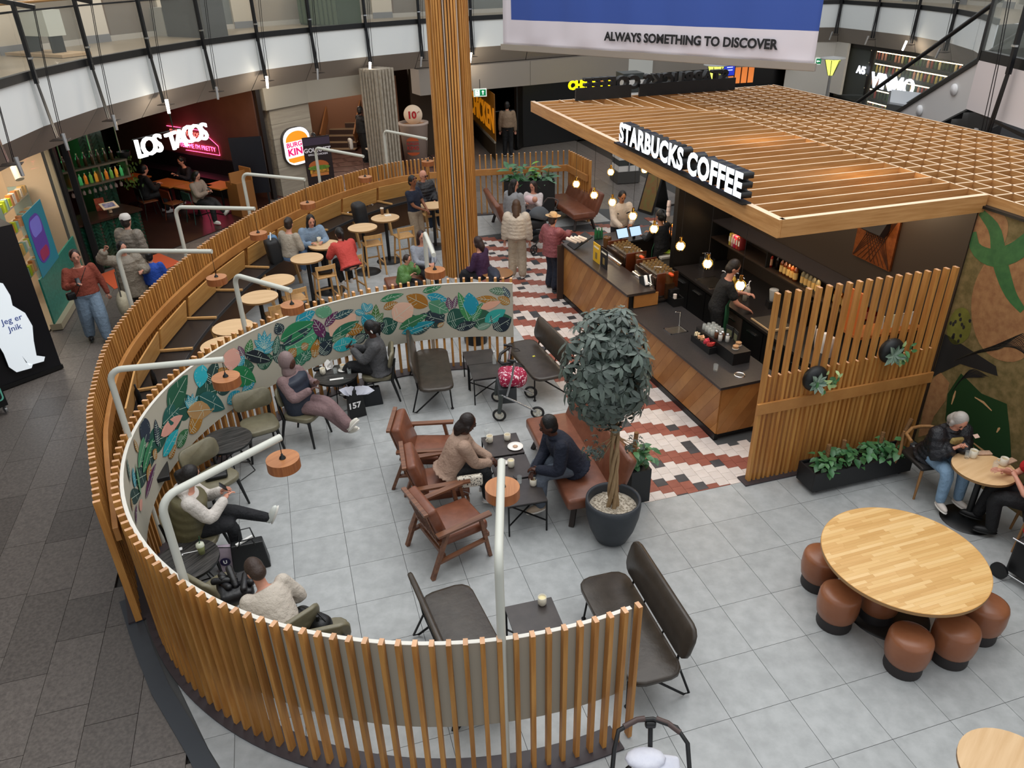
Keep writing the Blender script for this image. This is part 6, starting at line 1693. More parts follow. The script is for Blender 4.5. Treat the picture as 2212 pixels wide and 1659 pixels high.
# 1 walker in rust blouse
i=person('woman in rust blouse and wide jeans walking past the green shop panel with phone',(-7.45,12.5),-.9,'stand',1.72,lean=2,feet=[(.16,.1,.09),(-.16,-.12,.1)],hands=[(.02,.33,.85),(.26,-.16,1.2)],top=('#8a4130','shirt'),bottom=('#7d92a6',.045),shoe='#1a1a1a',hair=('#241310','ponytail'),fat=1.3,hp=4,near=True)
strap(i);M().rbox(i['P']-i['l']*.22+Vector((.05,0,.02)),(.1,.2,.14),.03).build('shoulder_bag',BLACK,i['t']);held_phone(i,1,'dark phone held by the woman in rust blouse')
# 2 cap and taupe puffer, seen from behind
person('person in white cap and taupe puffer coat seen from behind',(-7.337,14.276),1.3,'stand',1.78,top=('#7d7468','puffer'),bottom=('#5a5348',.03),hair=('#2a211b','cap'),hem=.35,near=False,hp=0)
# 3 waving woman with quilted bag
i=person('dark-haired woman in taupe puffer coat raising one hand behind fence',(-6.959,13.18),-1.0,'stand',1.62,top=('#867c6d','puffer'),bottom=('#3a3632',.02),hands=[(.25,.2,1.1),(.2,-.3,1.58)],hair=('#120d0b','bob'),hem=.3,near=False,hy=20)
t=thing('tote_bag','cream quilted bag hanging from the waving woman','bag',Vector(((-6.96,12.973)[0]+.05,(-6.96,12.973)[1]-.35,.55)),.4);M().ell((0,0,.1),(.12,.24,.24),12,9).build('pouch',mat('#b5ac94',.8,kind='noise',h2='#a39a82',sc_=14,bump=1),t);M().tube([(0,-.15,.25),(0,0,.7),(0,.15,.25)],.012,6).build('strap',mat('#3a352c',.6),t)
# 4 child in blue
person('child with black hair in a bright blue jacket behind the fence slats',(-6.612,13.373),1.9,'stand',1.35,top=('#1f4aa8','coat'),bottom=('#22242a',.02),hair=('#0d0b0c','bun'),near=False,hp=15)
# 5,6,7 girls at the bar table
i=person('young woman in beige sweater and jeans sitting on the long bench',(-4.35,14.45),1.081,'sit',1.68,.72,lean=8,top=('#a39a8b','sweater'),bottom=('#6f8cb0',.02),hands=[(.2,.1,1.08),(.24,-.1,1.05)],feet=[(.42,.1,.35),(.42,-.1,.35)],hair=('#241811','bun'),hy=15,near=False)
i=person('smiling young woman in denim jacket leaning over the bar table',(-4.05,15.0),-1.037,'sit',1.7,.72,lean=22,top=('#7d94ac','coat'),bottom=('#17171a',.02),hands=[(.42,.12,1.03),(.4,-.12,1.03)],feet=[(.42,.1,.35),(.42,-.1,.35)],hair=('#0c0a0c','long'),near=False,hp=15)
M().box((.17,0,1.15),(.02,.12,.3),ry=.4).build('white_vest',mat('#e3e3e3',.7),i['t'])
i=person('girl in coral red shirt leaning on her elbows, ponytail seen from behind',(-3.08,14.013),2.241,'sit',1.66,.68,lean=32,top=('#c2443c','coat'),bottom=('#141417',.02),hands=[(.46,.14,1.04),(.46,-.14,1.04)],feet=[(.2,.1,.3),(.25,-.1,.3)],hair=('#100c0c','ponytail'),near=False,hp=0,hem=.05)
# 8 navy shirt man standing
i=person('man in navy t-shirt and beige trousers standing beside the clad column',(-2.12,17.0),-.5,'stand',1.74,lean=-2,top=('#172034','tee'),bottom=('#a08f79',.03),sleeve=.55,skin='tan',hair=('#0e0b0b','short'),hands=[(.3,.06,1.0),(.3,-.06,1.02)],near=False,hp=4,hy=-10)
glasses(i,up=True)
i=person('bald man with glasses in black puffer jacket seated behind the navy man',(-2.0,18.0),-.9,'sit',1.75,.72,top=('#15151a','puffer'),bottom=('#22324a',.02),hair=('#15151a','bald'),near=False,hy=20);glasses(i)
# 10,11 by the column
i=person('dark-haired woman in pale grey sweater seated left of the clad column',(-1.732,14.476),-1.037,'sit',1.66,.42,top=('#8d929c','sweater'),bottom=('#15151a',.02),hair=('#2a1512','long'),near=False,hands=[(.38,.06,.72),(.36,-.08,.72)])
person('child in green puffer jacket resting head on hand beside the column',(-2.066,13.849),-0.459,'sit',1.3,.38,lean=15,top=('#4f7a3c','puffer'),bottom=('#15151a',.02),hair=('#2b1d17','short'),near=False,hands=[(.24,.1,.78),(.26,-.1,.68)],hp=20)
t=thing('pouffe','brown upholstered box seat under the child in green jacket','stool',(*(-2.053,14.248),0),.3);M().rbox((0,0,.2),(.85,.5,.36),.04,3).build('cushion',BROWN,t);M().box((0,0,.015),(.7,.4,.03)).build('base',BLACK,t)
# 12 purple
i=person('person in purple sweater seated behind the end of the leaf panel',(-0.505,13.964),2.6,'sit',1.62,.45,top=('#371a3e','sweater'),bottom=('#1a1a20',.02),hair=('#2a1714','bob'),near=False,lean=8)
t=thing('folded_coat','navy coat draped over a chair back beside the person in purple','coat',(*(-0.314,13.277),0),.2);M().rbox((0,0,.62),(.12,.5,.5),.05,3,rx=.1).ell((.02,-.1,.85),(.1,.3,.08),10,6).build('cloth',mat('#141a2b',.6,kind='noise',h2='#1b2438',sc_=8,bump=.8),t);M().cyl((0,0,0),(0,0,.5),.03).build('chair_post',mat('#6a4424',.5),t)
t=round_table(.6,.3,mat('#8a5f37',.4),'low brown round table between purple sweater and cream puffer');t.location=(*(-0.228,13.854),0)
# 13 hooded
i=person('person in mauve hoodie and navy padded vest slouching with crossed legs',(-2.952,9.129),-0.335,'sit',1.68,.44,lean=-12,top=('#7f6767','hoodie'),bottom=('#7d6465',.035),shoe='#dcd8cc',skin='dark',hair=('#84706f','hood'),hands=[(.22,.1,.86),(.25,-.1,.84)],knees=[(.42,.02,.62),(.44,-.06,.55)],feet=[(.78,-.06,.34),(.72,.12,.1)],hp=8,near=True)
def vest(i,col,puff=.07,fat=1,L=0,name='vest'):
    s=i['s'];g=M();secs=[]
    if L: secs.append((i['P']-Vector((0,0,L)),(.2)*s+puff*.6,.14*s+puff))
    for k in range(9):
        h_=.42*k/8;secs.append((i['P']+i['u']*h_*s,(.165+.01*(k%2))*s*fat+puff,(.112+.01*(k%2))*s*fat+puff))
    secs.append((i['NK']-i['u']*.03,.09*s+puff*.5,.07*s+puff*.4))
    loft(g,secs,i['l'],i['f'],18);remesh(g,name,mat(col,.55,kind='noise',h2=col,sc_=12,bump=.8),i['t'],.02,None,2,.5)
vest(i,'#232b3a',.07,1.1,.1)
# 14 grey overshirt woman
i=person('woman in grey overshirt with ponytail reading her phone, legs crossed',(-2.008,10.162),-3.007,'sit',1.68,.44,lean=2,top=('#4b4b4d','coat'),bottom=('#121216',.02),shoe='#15151a',skin='dark',hair=('#0c0a0a','ponytail'),hands=[(.34,.04,.88),(.33,-.07,.88)],knees=[(.43,.0,.62),(.43,-.08,.52)],feet=[(.62,-.14,.25),(.42,.0,.1)],hp=30,near=True,hem=.1)
held_phone(i,0,'dark phone held by the woman in grey overshirt');M().ell((.0,.085,-.02),(.012,.008,.03),8,6,T=i['HT']).build('ear_bud',WHITE,i['t'])
# 15 white hoodie and olive vest
i=person('woman in white hoodie and olive padded vest using phone, legs crossed',(-3.566,6.5),0.377,'sit',1.7,.44,lean=12,top=('#cfc9c2','hoodie'),bottom=('#101218',.012),shoe='#d6dad4',skin='pale',hair=('#140e0d','ponytail'),hands=[(.4,.08,.86),(.42,-.08,.84)],knees=[(.46,.02,.63),(.44,-.1,.53)],feet=[(.84,-.03,.42),(.45,-.12,.1)],hp=32,near=True,collar='hood')
vest(i,'#5d573c',.062,1.1,.34,'padded_vest');glasses(i,True,True);held_phone(i,0,'phone held by the woman in white hoodie')
# 16 bowing head
i=person('brown-haired person in cream sweater bowing beside the near fence',(-2.113,4.981),2.381,'sit',1.66,.44,lean=38,top=('#c9bfb2','sweater'),bottom=('#2a2c33',.02),skin='pale',hair=('#3a2a22','short'),hp=55,near=True)
# 17 beige jacket woman
i=person('woman in beige jacket leaning forward from the middle armchair',(-.78,7.46),.2,'sit',1.68,.47,lean=24,top=('#a58a78','coat'),bottom=('#0f1014',.02),shoe='#d9d9d9',skin='dark',hair=('#1d120f','bob'),hands=[(.5,.04,.62),(.48,-.06,.6)],hp=18,near=True,hem=.05)
t=thing('handbag','small white patterned handbag beside the woman in beige jacket','bag',(-.52,7.22,.5),.2);M().rbox((0,0,.05),(.3,.07,.15),.02).build('body',mat('#d8d0c0',.6,kind='speck',h2='#2a2522',sc_=40),t);M().tube([(-.12,0,.12),(-.14,0,-.05),(.0,-.03,-.12)],.005,5).build('chain',STEEL,t)
# 18 navy blazer man
i=person('man in navy blazer and grey trousers with folded arms on leather sofa',(.72,7.5),-2.88,'sit',1.76,.47,lean=30,top=('#10182a','coat'),bottom=('#5b6470',.02),shoe='#bda892',skin='dark',hair=('#0b0908','short'),hands=[(.48,.12,.66),(.5,.02,.6)],hp=14,near=True,hem=.05)
# 19 cream puffer
i=person('woman in cream puffer jacket and cream trousers seen from behind',(0.17,15.131),1.45,'stand',1.66,top=('#c4b7a6','puffer'),bottom=('#a89a86',.045),shoe='#d8d4cc',hair=('#4a3526','long'),near=False,hem=.02,hp=0,fat=1.1)
# 20 hat woman
i=person('woman in sun hat, dusty pink puffer and dark jeans at the counter',(0.857,14.44),.7,'stand',1.56,top=('#8f4f53','puffer'),bottom=('#131c2e',.05),shoe='#111111',hair=('#3a2a22','hat'),near=False,hem=.12,hands=[(.2,.25,.9),(.42,-.05,1.12)],hp=5)
# 21,22 pram group
i=person('dark-haired woman with glasses in pale grey jacket standing by the pram',(0.135,16.744),.9,'stand',1.66,top=('#8e9195','coat'),bottom=('#121216',.02),shoe='#15151a',hair=('#0d0b0c','long'),near=False,hy=-60,hem=.1);glasses(i)
i=person('long-haired woman in white top seated holding a baby in pink',(.62,18.05),-1.9,'sit',1.64,.45,top=('#cfc6c6','shirt'),bottom=('#1c2a44',.02),shoe='#15151a',hair=('#2a1a13','long'),near=False,hands=[(.22,.06,.9),(.26,-.1,.82)],hp=22,hy=-15)
t=thing('baby','baby wrapped in pale pink held by the seated long-haired woman','baby',(.53,17.8,.92),-1.0);M().ell((0,0,0),(.2,.1,.1),12,8).build('wrap',mat('#d5b9bd',.8),t);M().ell((.2,0,.05),(.07,.065,.07),10,8).build('head',SKIN['pale'],t)
# 23 customer, 24 and 25 baristas
i=person('curly-haired customer in cream jacket with dark stripes at the till counter',kw(1.8,6.75)[:2],KR-PI/2-.1,'stand',1.66,lean=8,top=('#c9bbae','coat'),bottom=('#15151a',.02),hair=('#120d0c','bun'),skin='mid',near=False,hands=[(.38,.12,1.02),(.42,-.12,1.0)],hp=22)
for k in(-1,1): M().box((.17,.1*k,1.2),(.01,.16,.02),rx=.3*k).build('stripe',mat('#15161c',.6),i['t'])
APR=mat('#0f4a2c',.7)
def apron(i,L=.62):
    s=i['s'];g=M()
    for ang in range(-3,4):
        pass
    n=9;vs=[];fs=[];rows=8
    for r in range(rows+1):
        z=-.0+(.36 - (L+.36)*r/rows)
        for k in range(n):
            w_=.5 if z<.12 else .3
            a=-w_*2.2+ (2*w_*2.2)*k/(n-1)
            rad=.19*s+.02 if z<.1 else .16*s
            c=i['P']+i['u']*max(z,0)+Vector((0,0,min(z,0)));vs.append(c+i['f']*(rad*.92*math.cos(a))+i['l']*(rad*1.12*math.sin(a)))
    for r in range(rows):
        for k in range(n-1): fs.append((r*n+k,(r+1)*n+k,(r+1)*n+k+1,r*n+k+1))
    g.add(vs,fs,0,True);o=g.build('apron',APR,i['t']);so=o.modifiers.new('s','SOLIDIFY');so.thickness=.01
    M().tube([i['P']+i['u']*.34*s+i['l']*.1+i['f']*.15,i['NK']-i['f']*.05-i['l']*.0,i['P']+i['u']*.34*s-i['l']*.1+i['f']*.15],.008,5).build('apron_strap',APR,i['t'])
i=person('barista with black ponytail and green apron serving at the tills',kw(1.95,5.15)[:2],KR+PI/2+.3,'stand',1.62,lean=10,top=('#141315','shirt'),bottom=('#141416',.02),shoe='#111111',skin='mid',hair=('#0c0a0a','ponytail'),near=False,hands=[(.4,.14,1.05),(.42,-.1,1.08)],hp=10);apron(i)
i=person('male barista in black t-shirt and green apron cleaning at back counter',gw(2.68,4.3),GA-.35,'stand',1.78,lean=14,top=('#121214','tee'),bottom=('#101012',.02),shoe='#111111',skin='pale',sleeve=.6,hair=('#1d1512','short'),near=True,hands=[(.46,.12,1.15),(.44,-.16,1.0)],hp=30);apron(i)
# 26 elderly woman
i=person('grey-haired elderly woman in black puffer coat and yellow scarf',(5.12,7.58),-1.418,'sit',1.6,.45,lean=20,top=('#14151b','puffer'),bottom=('#7f9db8',.015),shoe='#d9cfc6',skin='pale',hair=('#a6a09a','bob'),near=True,hands=[(.32,.05,.84),(.33,-.06,.84)],hp=38,hem=.1)
M().rbox(i['P']+i['u']*.33+i['f']*.13,(.05,.16,.26),.03,2,ry=.3).build('scarf',mat('#a8925a',.85,kind='noise',h2='#8f7a44',sc_=30,bump=1),i['t'])
# 27 red at the right edge
i=person('person in red top and black trousers cut by the right edge, holding mug',(5.78,6.6),2.65,'sit',1.68,.45,lean=14,top=('#b3161c','shirt'),bottom=('#0d0d10',.02),shoe='#111111',skin='pale',sleeve=.5,hair=('#3a2a22','short'),near=True,hands=[(.3,.1,.84),(.42,-.02,.82)],feet=[(.35,.12,.09),(.5,-.1,.09)])
t=thing('red_coat','bright red coat draped over the chair at right edge','coat',(5.75,6.32,.0),.5);M().rbox((0,0,.55),(.42,.34,.36),.1,3).ell((-.05,-.02,.35),(.25,.2,.09),12,8).build('cloth',mat('#b30f16',.7,kind='noise',h2='#c4141c',sc_=6,bump=1),t)
# 28,29,30 far people
person('man in tan jacket and black trousers seen from behind in the dark corridor',(.05,26.6),1.5,'stand',1.78,top=('#86705a','coat'),bottom=('#0c0c0e',.02),shoe='#15151a',hair=('#0c0a0a','short'),near=False,hp=0)
i=person('man in black with headphones touching the order screen',(-4.8,26.2),.6,'stand',1.8,top=('#0c0c0e','coat'),bottom=('#0b0b0d',.03),shoe='#111111',hair=('#0a0808','short'),skin='dark',near=False,hands=[(.15,.3,.9),(.45,-.2,1.5)],hp=0,fat=1.2)
t=thing('checked_bag','black and white chequered bag held by the man in black','bag',(-5.25,26.3,.45),.4);M().rbox((0,0,.15),(.12,.3,.34),.04,2).build('body',mat('#d8d4cc',.6),t)
for k in range(8): M().box((-.062,-.1+.07*(k%4),.06+.09*(k//4)+.05*(k%2)),(.004,.05,.05)).build('check_print',BLACK,t)
person('dark-haired person in white t-shirt behind the burger banner stand',(-5.6,22.8),1.9,'stand',1.62,top=('#cfc9c6','tee'),bottom=('#22252c',.02),hair=('#0d0a0a','ponytail'),near=False,skin='mid')
# taco bar guests
person('man in black seated with his back to the aisle in taco bar',(-9.75,20.35),.75,'sit',1.78,.45,lean=12,top=('#0b0b0d','coat'),bottom=('#0c0c0f',.02),hair=('#0d0a08','short'),near=False,hands=[(.4,.1,.8),(.4,-.1,.8)])
person('woman in dark top seated across from the man in taco bar',(-9.0,21.75),-2.2,'sit',1.66,.45,lean=14,top=('#17131c','sweater'),bottom=('#0c0c0f',.02),hair=('#0d0a08','ponytail'),near=False,hands=[(.38,.1,.82),(.4,-.1,.85)],hp=22)
i=person('woman in beige jacket with crossbody strap seated looking at phone',(-8.05,19.7),-.3,'sit',1.68,.47,lean=5,top=('#8a7a6c','coat'),bottom=('#121214',.02),shoe='#d9d6cf',hair=('#1a110d','bob'),near=False,hands=[(.34,.05,.84),(.34,-.07,.82)],hp=30,knees=[(.44,.02,.6),(.44,-.1,.52)],feet=[(.75,-.05,.34),(.45,-.12,.1)]);strap(i);held_phone(i,0,'phone held by the woman in taco bar')
finish_people()

MURAL=[((85.194,0.77),(80.317,0.909),32,"#2a5a44",2),((91.167,0.814),(85.104,0.94),40,"#2a5a44",2),((97.125,0.836),(91.068,0.944),40,"#1c5044",2),((102.696,0.872),(97.351,0.966),35,"#23403e",2),((108.71,0.847),(103.344,0.925),35,"#2a5a44",2),((114.431,0.876),(109.521,0.944),32,"#1c5044",2),((119.286,0.868),(114.349,0.923),32,"#2a5a44",2),((125.105,0.889),(120.605,0.936),28,"#1c5044",2),((132.116,0.914),(125.912,0.912),40,"#23403e",2),((138.858,0.994),(131.407,0.945),48,"#2a5a44",2),((142.791,0.981),(137.644,0.972),32,"#23403e",2),((147.147,0.989),(142.406,0.979),28,"#2a5a44",2),((153.704,1.038),(147.858,0.98),35,"#2a5a44",2),((159.872,1.058),(153.084,0.954),40,"#23403e",2),((165.929,1.093),(158.867,0.961),40,"#1c5044",2),((172.839,1.143),(166.146,1.005),35,"#1c5044",2),((178.78,1.142),(171.582,0.968),35,"#1c5044",2),((185.103,1.173),(177.768,0.978),32,"#1c5044",2),((190.648,1.155),(183.406,0.949),27,"#23403e",2),((196.539,1.164),(188.739,0.922),24,"#23403e",2),((203.229,1.218),(194.953,0.947),17,"#23403e",2),((127.119,0.974),(119.799,1.211),50,"#dcb39c",0),((139.03,1.02),(129.718,1.116),50,"#4a9a72",2),((102.635,1.392),(97.774,1.464),12,"#2d7a50",1),((113.369,1.347),(107.3,1.399),12,"#2d7a50",1),((101.668,1.324),(96.391,1.216),16,"#1690a8",1),((101.343,1.204),(96.35,1.017),26,"#4f8a6a",1),((101.525,1.15),(106.767,1.364),26,"#a06a1e",1),((112.779,1.209),(109.009,1.277),14,"#a06a1e",1),((110.633,0.996),(105.22,1.21),38,"#dcb39c",1),((95.958,1.056),(96.336,1.271),12,"#5b2450",1),((95.117,1.068),(94.21,1.286),9,"#5b2450",1),((91.161,0.822),(93.687,1.347),17,"#3f8a50",2),((90.551,0.838),(87.715,1.155),14,"#2f8050",2),((90.598,0.935),(91.006,1.332),28,"#1690a8",1),((97.449,0.87),(103.694,1.024),18,"#23323c",1),((81.709,1.34),(85.937,1.366),14,"#5b7a62",1),((80.799,1.241),(82.378,1.432),11,"#2a3a50",1),((83.784,1.196),(89.32,1.227),14,"#a8752a",1),((80.714,1.147),(83.757,1.251),16,"#a8752a",1),((88.256,1.052),(82.96,1.181),15,"#e0a98f",0),((85.232,0.696),(80.567,0.884),28,"#1b2834",2),((87.33,0.818),(81.828,1.041),24,"#2fa39a",0),((86.369,0.818),(83.053,0.975),14,"#173c3c",1),((89.446,0.705),(85.542,0.794),13,"#56806c",2),((94.85,0.711),(89.373,0.811),17,"#1b2834",2),((108.876,0.736),(100.074,0.869),18,"#148a9a",2),((109.466,0.823),(101.696,1.009),18,"#2f7048",2),((106.266,0.708),(101.352,0.797),14,"#2c4444",1),((99.579,0.777),(97.719,0.839),8,"#a06a1e",1),((119.925,1.267),(117.476,1.177),11,"#1690a8",1),((117.693,1.372),(117.069,1.202),11,"#1690a8",1),((115.528,1.328),(117.185,1.204),11,"#1690a8",1),((115.337,0.976),(114.501,1.307),13,"#3c6a2e",1),((115.122,1.028),(116.866,1.184),11,"#3c6a2e",1),((115.122,1.028),(112.896,1.141),11,"#3c6a2e",1),((115.233,0.966),(116.804,1.09),11,"#3c6a2e",1),((115.233,0.966),(113.183,1.042),11,"#3c6a2e",1),((118.333,1.166),(114.978,0.907),22,"#1690a8",2),((118.167,0.818),(112.82,0.974),24,"#1b2834",2),((120.968,0.76),(117.857,0.853),18,"#1b2834",2),((122.904,0.998),(118.384,0.956),22,"#a06a1e",1),((126.684,0.95),(119.197,1.094),18,"#1f6a50",1),((126.844,0.883),(122.8,0.934),16,"#34693c",2),((126.857,0.773),(120.329,0.773),24,"#2fb0b8",2),((128.586,0.979),(130.651,1.323),18,"#5b2450",1),((128.05,1.145),(124.207,1.334),14,"#5b2450",1),((125.52,1.235),(120.226,1.294),13,"#1f4550",1),((128.308,1.286),(127.163,1.504),28,"#5f9a78",1),((135.19,1.37),(129.889,1.427),22,"#1690a8",1),((139.938,1.176),(130.531,1.276),30,"#1f7a4c",1),((139.567,1.093),(131.107,1.197),18,"#1d3a40",1),((138.449,0.878),(136.251,0.969),18,"#a06a1e",1),((134.965,0.932),(132.866,0.961),14,"#a06a1e",1),((132.033,0.71),(130.409,0.993),18,"#a06a1e",2),((136.601,0.678),(134.137,0.867),20,"#1f6a50",1),((135.146,0.736),(132.649,0.856),20,"#1f6a50",1),((130.365,0.72),(127.044,0.902),26,"#1c2c38",2),((144.548,1.153),(146.549,1.356),10,"#1690a8",1),((144.548,1.153),(145.115,1.426),10,"#1690a8",1),((144.548,1.153),(143.435,1.428),10,"#1690a8",1),((144.548,1.153),(141.921,1.348),10,"#1690a8",1),((144.548,1.153),(141.503,1.207),10,"#1690a8",1),((144.692,1.113),(142.108,1.105),9,"#1690a8",1),((144.692,1.113),(147.02,1.233),9,"#1690a8",1),((145.08,1.006),(144.404,1.193),5,"#1690a8",0),((139.253,1.27),(140.158,1.458),18,"#1d2c38",1),((142.05,1.007),(140.241,1.279),13,"#1f5a4c",2),((149.811,1.238),(143.197,0.94),19,"#14202a",2),((149.239,1.179),(147.336,1.391),15,"#3d7a44",1),((152.286,1.392),(154.53,1.106),36,"#e0a898",1),((150.264,1.194),(150.967,1.383),11,"#5b2450",1),((152.27,1.109),(150.037,1.216),15,"#1690a8",1),((161.662,1.425),(164.189,1.169),30,"#2ab0c0",1),((161.128,1.107),(157.633,1.354),26,"#23403e",2),((159.031,1.163),(155.038,1.15),16,"#a06a1e",1),((154.558,1.1),(148.367,0.743),30,"#1f7a48",2),((157.47,0.698),(153.244,0.755),19,"#1690a8",1),((152.671,0.721),(148.764,0.748),15,"#1690a8",1),((164.893,1.077),(158.484,0.646),26,"#1f5a58",2),((175.305,1.235),(166.538,1.436),38,"#1f5a42",1),((168.27,1.014),(169.336,1.161),9,"#1690a8",1),((168.27,1.014),(168.045,1.202),9,"#1690a8",1),((168.27,1.014),(166.456,1.166),9,"#1690a8",1),((168.27,1.014),(165.193,1.081),9,"#1690a8",1),((169.669,1.011),(161.623,0.758),26,"#b08a5a",2),((170.603,0.724),(164.545,0.863),26,"#a8752a",2),((178.356,1.164),(171.315,1.153),28,"#1c5a52",1),((180.124,1.073),(171.197,1.021),20,"#dca090",0),((181.415,0.838),(173.675,0.914),19,"#1fa8b4",1),((175.75,0.733),(170.646,0.795),19,"#2f6a40",2),((179.596,0.74),(175.839,0.771),14,"#a06a1e",1),((184.785,1.198),(185.683,1.535),32,"#222f40",2),((182.044,1.002),(180.312,1.317),15,"#222f40",2),((192.87,1.164),(184.055,1.319),15,"#4a8a64",1),((191.386,1.038),(182.937,1.161),15,"#2f7a50",1),((190.53,1.279),(190.778,1.457),9,"#a06a1e",1),((190.605,0.877),(186.93,0.977),15,"#a06a1e",1),((185.156,0.959),(183.084,1.02),14,"#a06a1e",1),((193.941,0.807),(184.698,0.887),11,"#5b2450",1),((197.941,1.129),(195.442,1.291),13,"#1690a8",1),((199.741,1.278),(197.02,1.479),9,"#2a4a48",1),((196.011,0.933),(193.359,1.257),9,"#2f8050",1),((212.402,1.192),(210.355,1.534),16,"#4a7a48",2),((205.545,1.179),(202.696,1.218),9,"#a06a1e",1),((199.62,0.913),(195.994,0.895),11,"#dca090",0),((206.711,1.056),(200.074,1.019),7,"#5b2450",1),]
# painted leaves: thin raised motifs on the curved panel, laid one over another
def mural():
    R0=3.5745;cols={};ms=[];m=M();LN=mat('#c9dccb',.6);LND=mat('#e8d9c4',.6);cols['L']=0;ms.append(LN)
    def P(s,z,k): # arc position s in metres, height z, layer
        r=R0-.0008*k;a=s/3.5745;return (FC[0]+r*math.cos(a),FC[1]+r*math.sin(a),z)
    for k,((t0,z0),(t1,z1),w,c,st) in enumerate(MURAL):
        if c not in cols: cols[c]=len(ms);ms.append(mat(c,.6))
        s0,s1=math.radians(t0)*3.5745,math.radians(t1)*3.5745;W_=w*.0066*.5*(1.45 if st else 1.3)
        d=Vector((s1-s0,z1-z0));L=d.length;L*=1.0
        if L<.02: continue
        d/=L;n=Vector((-d.y,d.x));ly=1+k*.12
        def Q(u,v): 
            q=Vector((s0,z0))+d*(u*L)+n*(v*W_);return (q.x,min(1.47,max(.575,q.y)))
        N=9;up_=[];lo=[]
        for i in range(N+1):
            u=i/N;h=math.sin(PI*u**.85)**.8 if 0<u<1 else 0;up_.append((u,h));lo.append((u,-h))
        ring=up_+lo[::-1][1:-1]
        vs=[P(*Q(u,v),ly) for u,v in ring];m.add(vs,[list(range(len(vs)))[::-1]],cols[c])
        # veins
        def line(a,b,wd):
            A=Vector(Q(*a));B=Vector(Q(*b));e=(B-A)
            if e.length<1e-4:return
            e.normalize();q=Vector((-e.y,e.x))*wd
            m.add([P(A.x-q.x,A.y-q.y,ly+.1*6),P(B.x-q.x,B.y-q.y,ly+.6),P(B.x+q.x,B.y+q.y,ly+.6),P(A.x+q.x,A.y+q.y,ly+.6)],[(0,1,2,3)],0)
        if st:
            line((.03,0),(.93,0),.0028)
            nv=5 if st==1 else 9
            for i in range(nv):
                u=.12+.72*i/nv;h=.78*math.sin(PI*min(.98,u+.08)**.85)**.8
                for sg in(-1,1): line((u,.05*sg),(min(.95,u+(.13 if st==1 else .04)),h*sg),.0022 if st==1 else .0026)
    o=m.build('leaf_print',ms,fi,kind='stuff');return o
mural()
# ================================================================ SMALL THINGS
MUG=mat('#d6cfbd',.3)
def mug(loc,label,h=.1,handle=True,group=None,a=None,fill='#b9a888'):
    t=thing('mug',label,'mug',loc,random.random()*6 if a is None else a,group)
    M().lathe([(0,0),(.034,0),(.042,.02),(.043,h),(.038,h),(.036,.02),(0,.015)],20).build('body',MUG,t)
    M().disc((0,0,h*.8),.037,.002,16).build('drink',mat(fill,.3),t)
    if handle: M().tube([(.04,0,h*.8),(.068,0,h*.75),(.07,0,h*.4),(.042,0,h*.25)],.006,6).build('handle',MUG,t)
    return t
def tumbler(loc,label):
    t=thing('drinking_glass',label,'glass',loc);M().lathe([(0,0),(.026,0),(.032,.095)],14).build('tumbler',GLS,t);return t
Z=.448
mug((-0.304,8.183,0.45),'cream mug with handle at far left of the square table row');mug((-0.077,8.228,0.45),'cream mug at far right of the square table row beside white plate',.085,False)
t=thing('plate','white plate with a half-eaten biscuit on the farthest square table','plate',(0.023,8.052,0.45));M().lathe([(0,0),(.06,.002),(.1,.014),(.1,.018),(.06,.008),(0,.006)],28).build('dish',mat('#ece9e4',.3),t);M().lathe([(0,.008),(.03,.008),(.034,.016),(0,.02)],7,(0,0,0)).build('biscuit',mat('#c9a68a',.8),t)
t=thing('saucer','white saucer beside the middle square table mug','saucer',(-0.109,7.71,0.45));M().lathe([(0,0),(.04,.002),(.055,.01),(0,.006)],20).build('dish',mat('#ece9e4',.3),t)
mug((-0.035,7.628,0.45),'cream mug with whipped drink on the middle square table',.1,False,fill='#d8c9a0')
mug((0.224,7.242,0.45),'cream mug at right of the nearest square table in the row',.09,False);tumbler((0.061,7.294,0.45),'small clear glass left of the nearest square table mug')
t=thing('plastic_cup','clear plastic cup at far left corner of the square table row','cup',(-0.343,8.316,0.45));M().lathe([(0,0),(.028,0),(.038,.09),(.03,.11),(.012,.12)],14).build('cup',GLS,t)
t=thing('folded_sunglasses','dark folded sunglasses on the nearest square table of the row','glasses',(-0.016,7.321,0.452),.4);m=M();
for sg in(-1,1): m.lathe([(0,0),(.022,0),(.024,.008),(0,.01)],12,(.03*sg,0,0))
m.tube([(-.05,0,.01),(-.05,.09,.01)],.004,5);m.tube([(.05,0,.01),(.04,.09,.01)],.004,5);m.build('frame',BLACK,t)
mug((0.241,5.342,0.45),'cream mug alone on the square table behind the near fence',.095,False,fill='#e6d9a8')
z=.52
mug((-2.827,10.024,0.52),'white mug with handle at left of crowded round dark table');t=thing('saucer','white saucer under the cup on the crowded round dark table','saucer',(-2.547,10.124,0.522));M().lathe([(0,0),(.05,.002),(.08,.012),(.05,.008),(0,.006)],24).build('dish',mat('#ece9e4',.3),t)
mug((-2.551,10.154,0.53),'cream cup of milky coffee standing on its saucer',.075,True,fill='#c8a77c');tumbler((-2.638,10.015,0.52),'clear glass left of the saucer on crowded round table');tumbler((-2.428,10.005,0.52),'clear glass right of the saucer on crowded round table')
t=thing('napkin','crumpled white napkin at the back of crowded round table','napkin',(-2.803,10.215,0.52));rg=random.Random(5);m=M()
for k in range(9): m.leaf((rg.uniform(-.04,.04),rg.uniform(-.04,.04),.01),(rg.gauss(0,1),rg.gauss(0,1),rg.uniform(.3,1.4)),(rg.gauss(0,1),rg.gauss(0,1),.4),.13,.11,0,.3,.4)
m.build('paper',mat('#e9e6e2',.8),t)
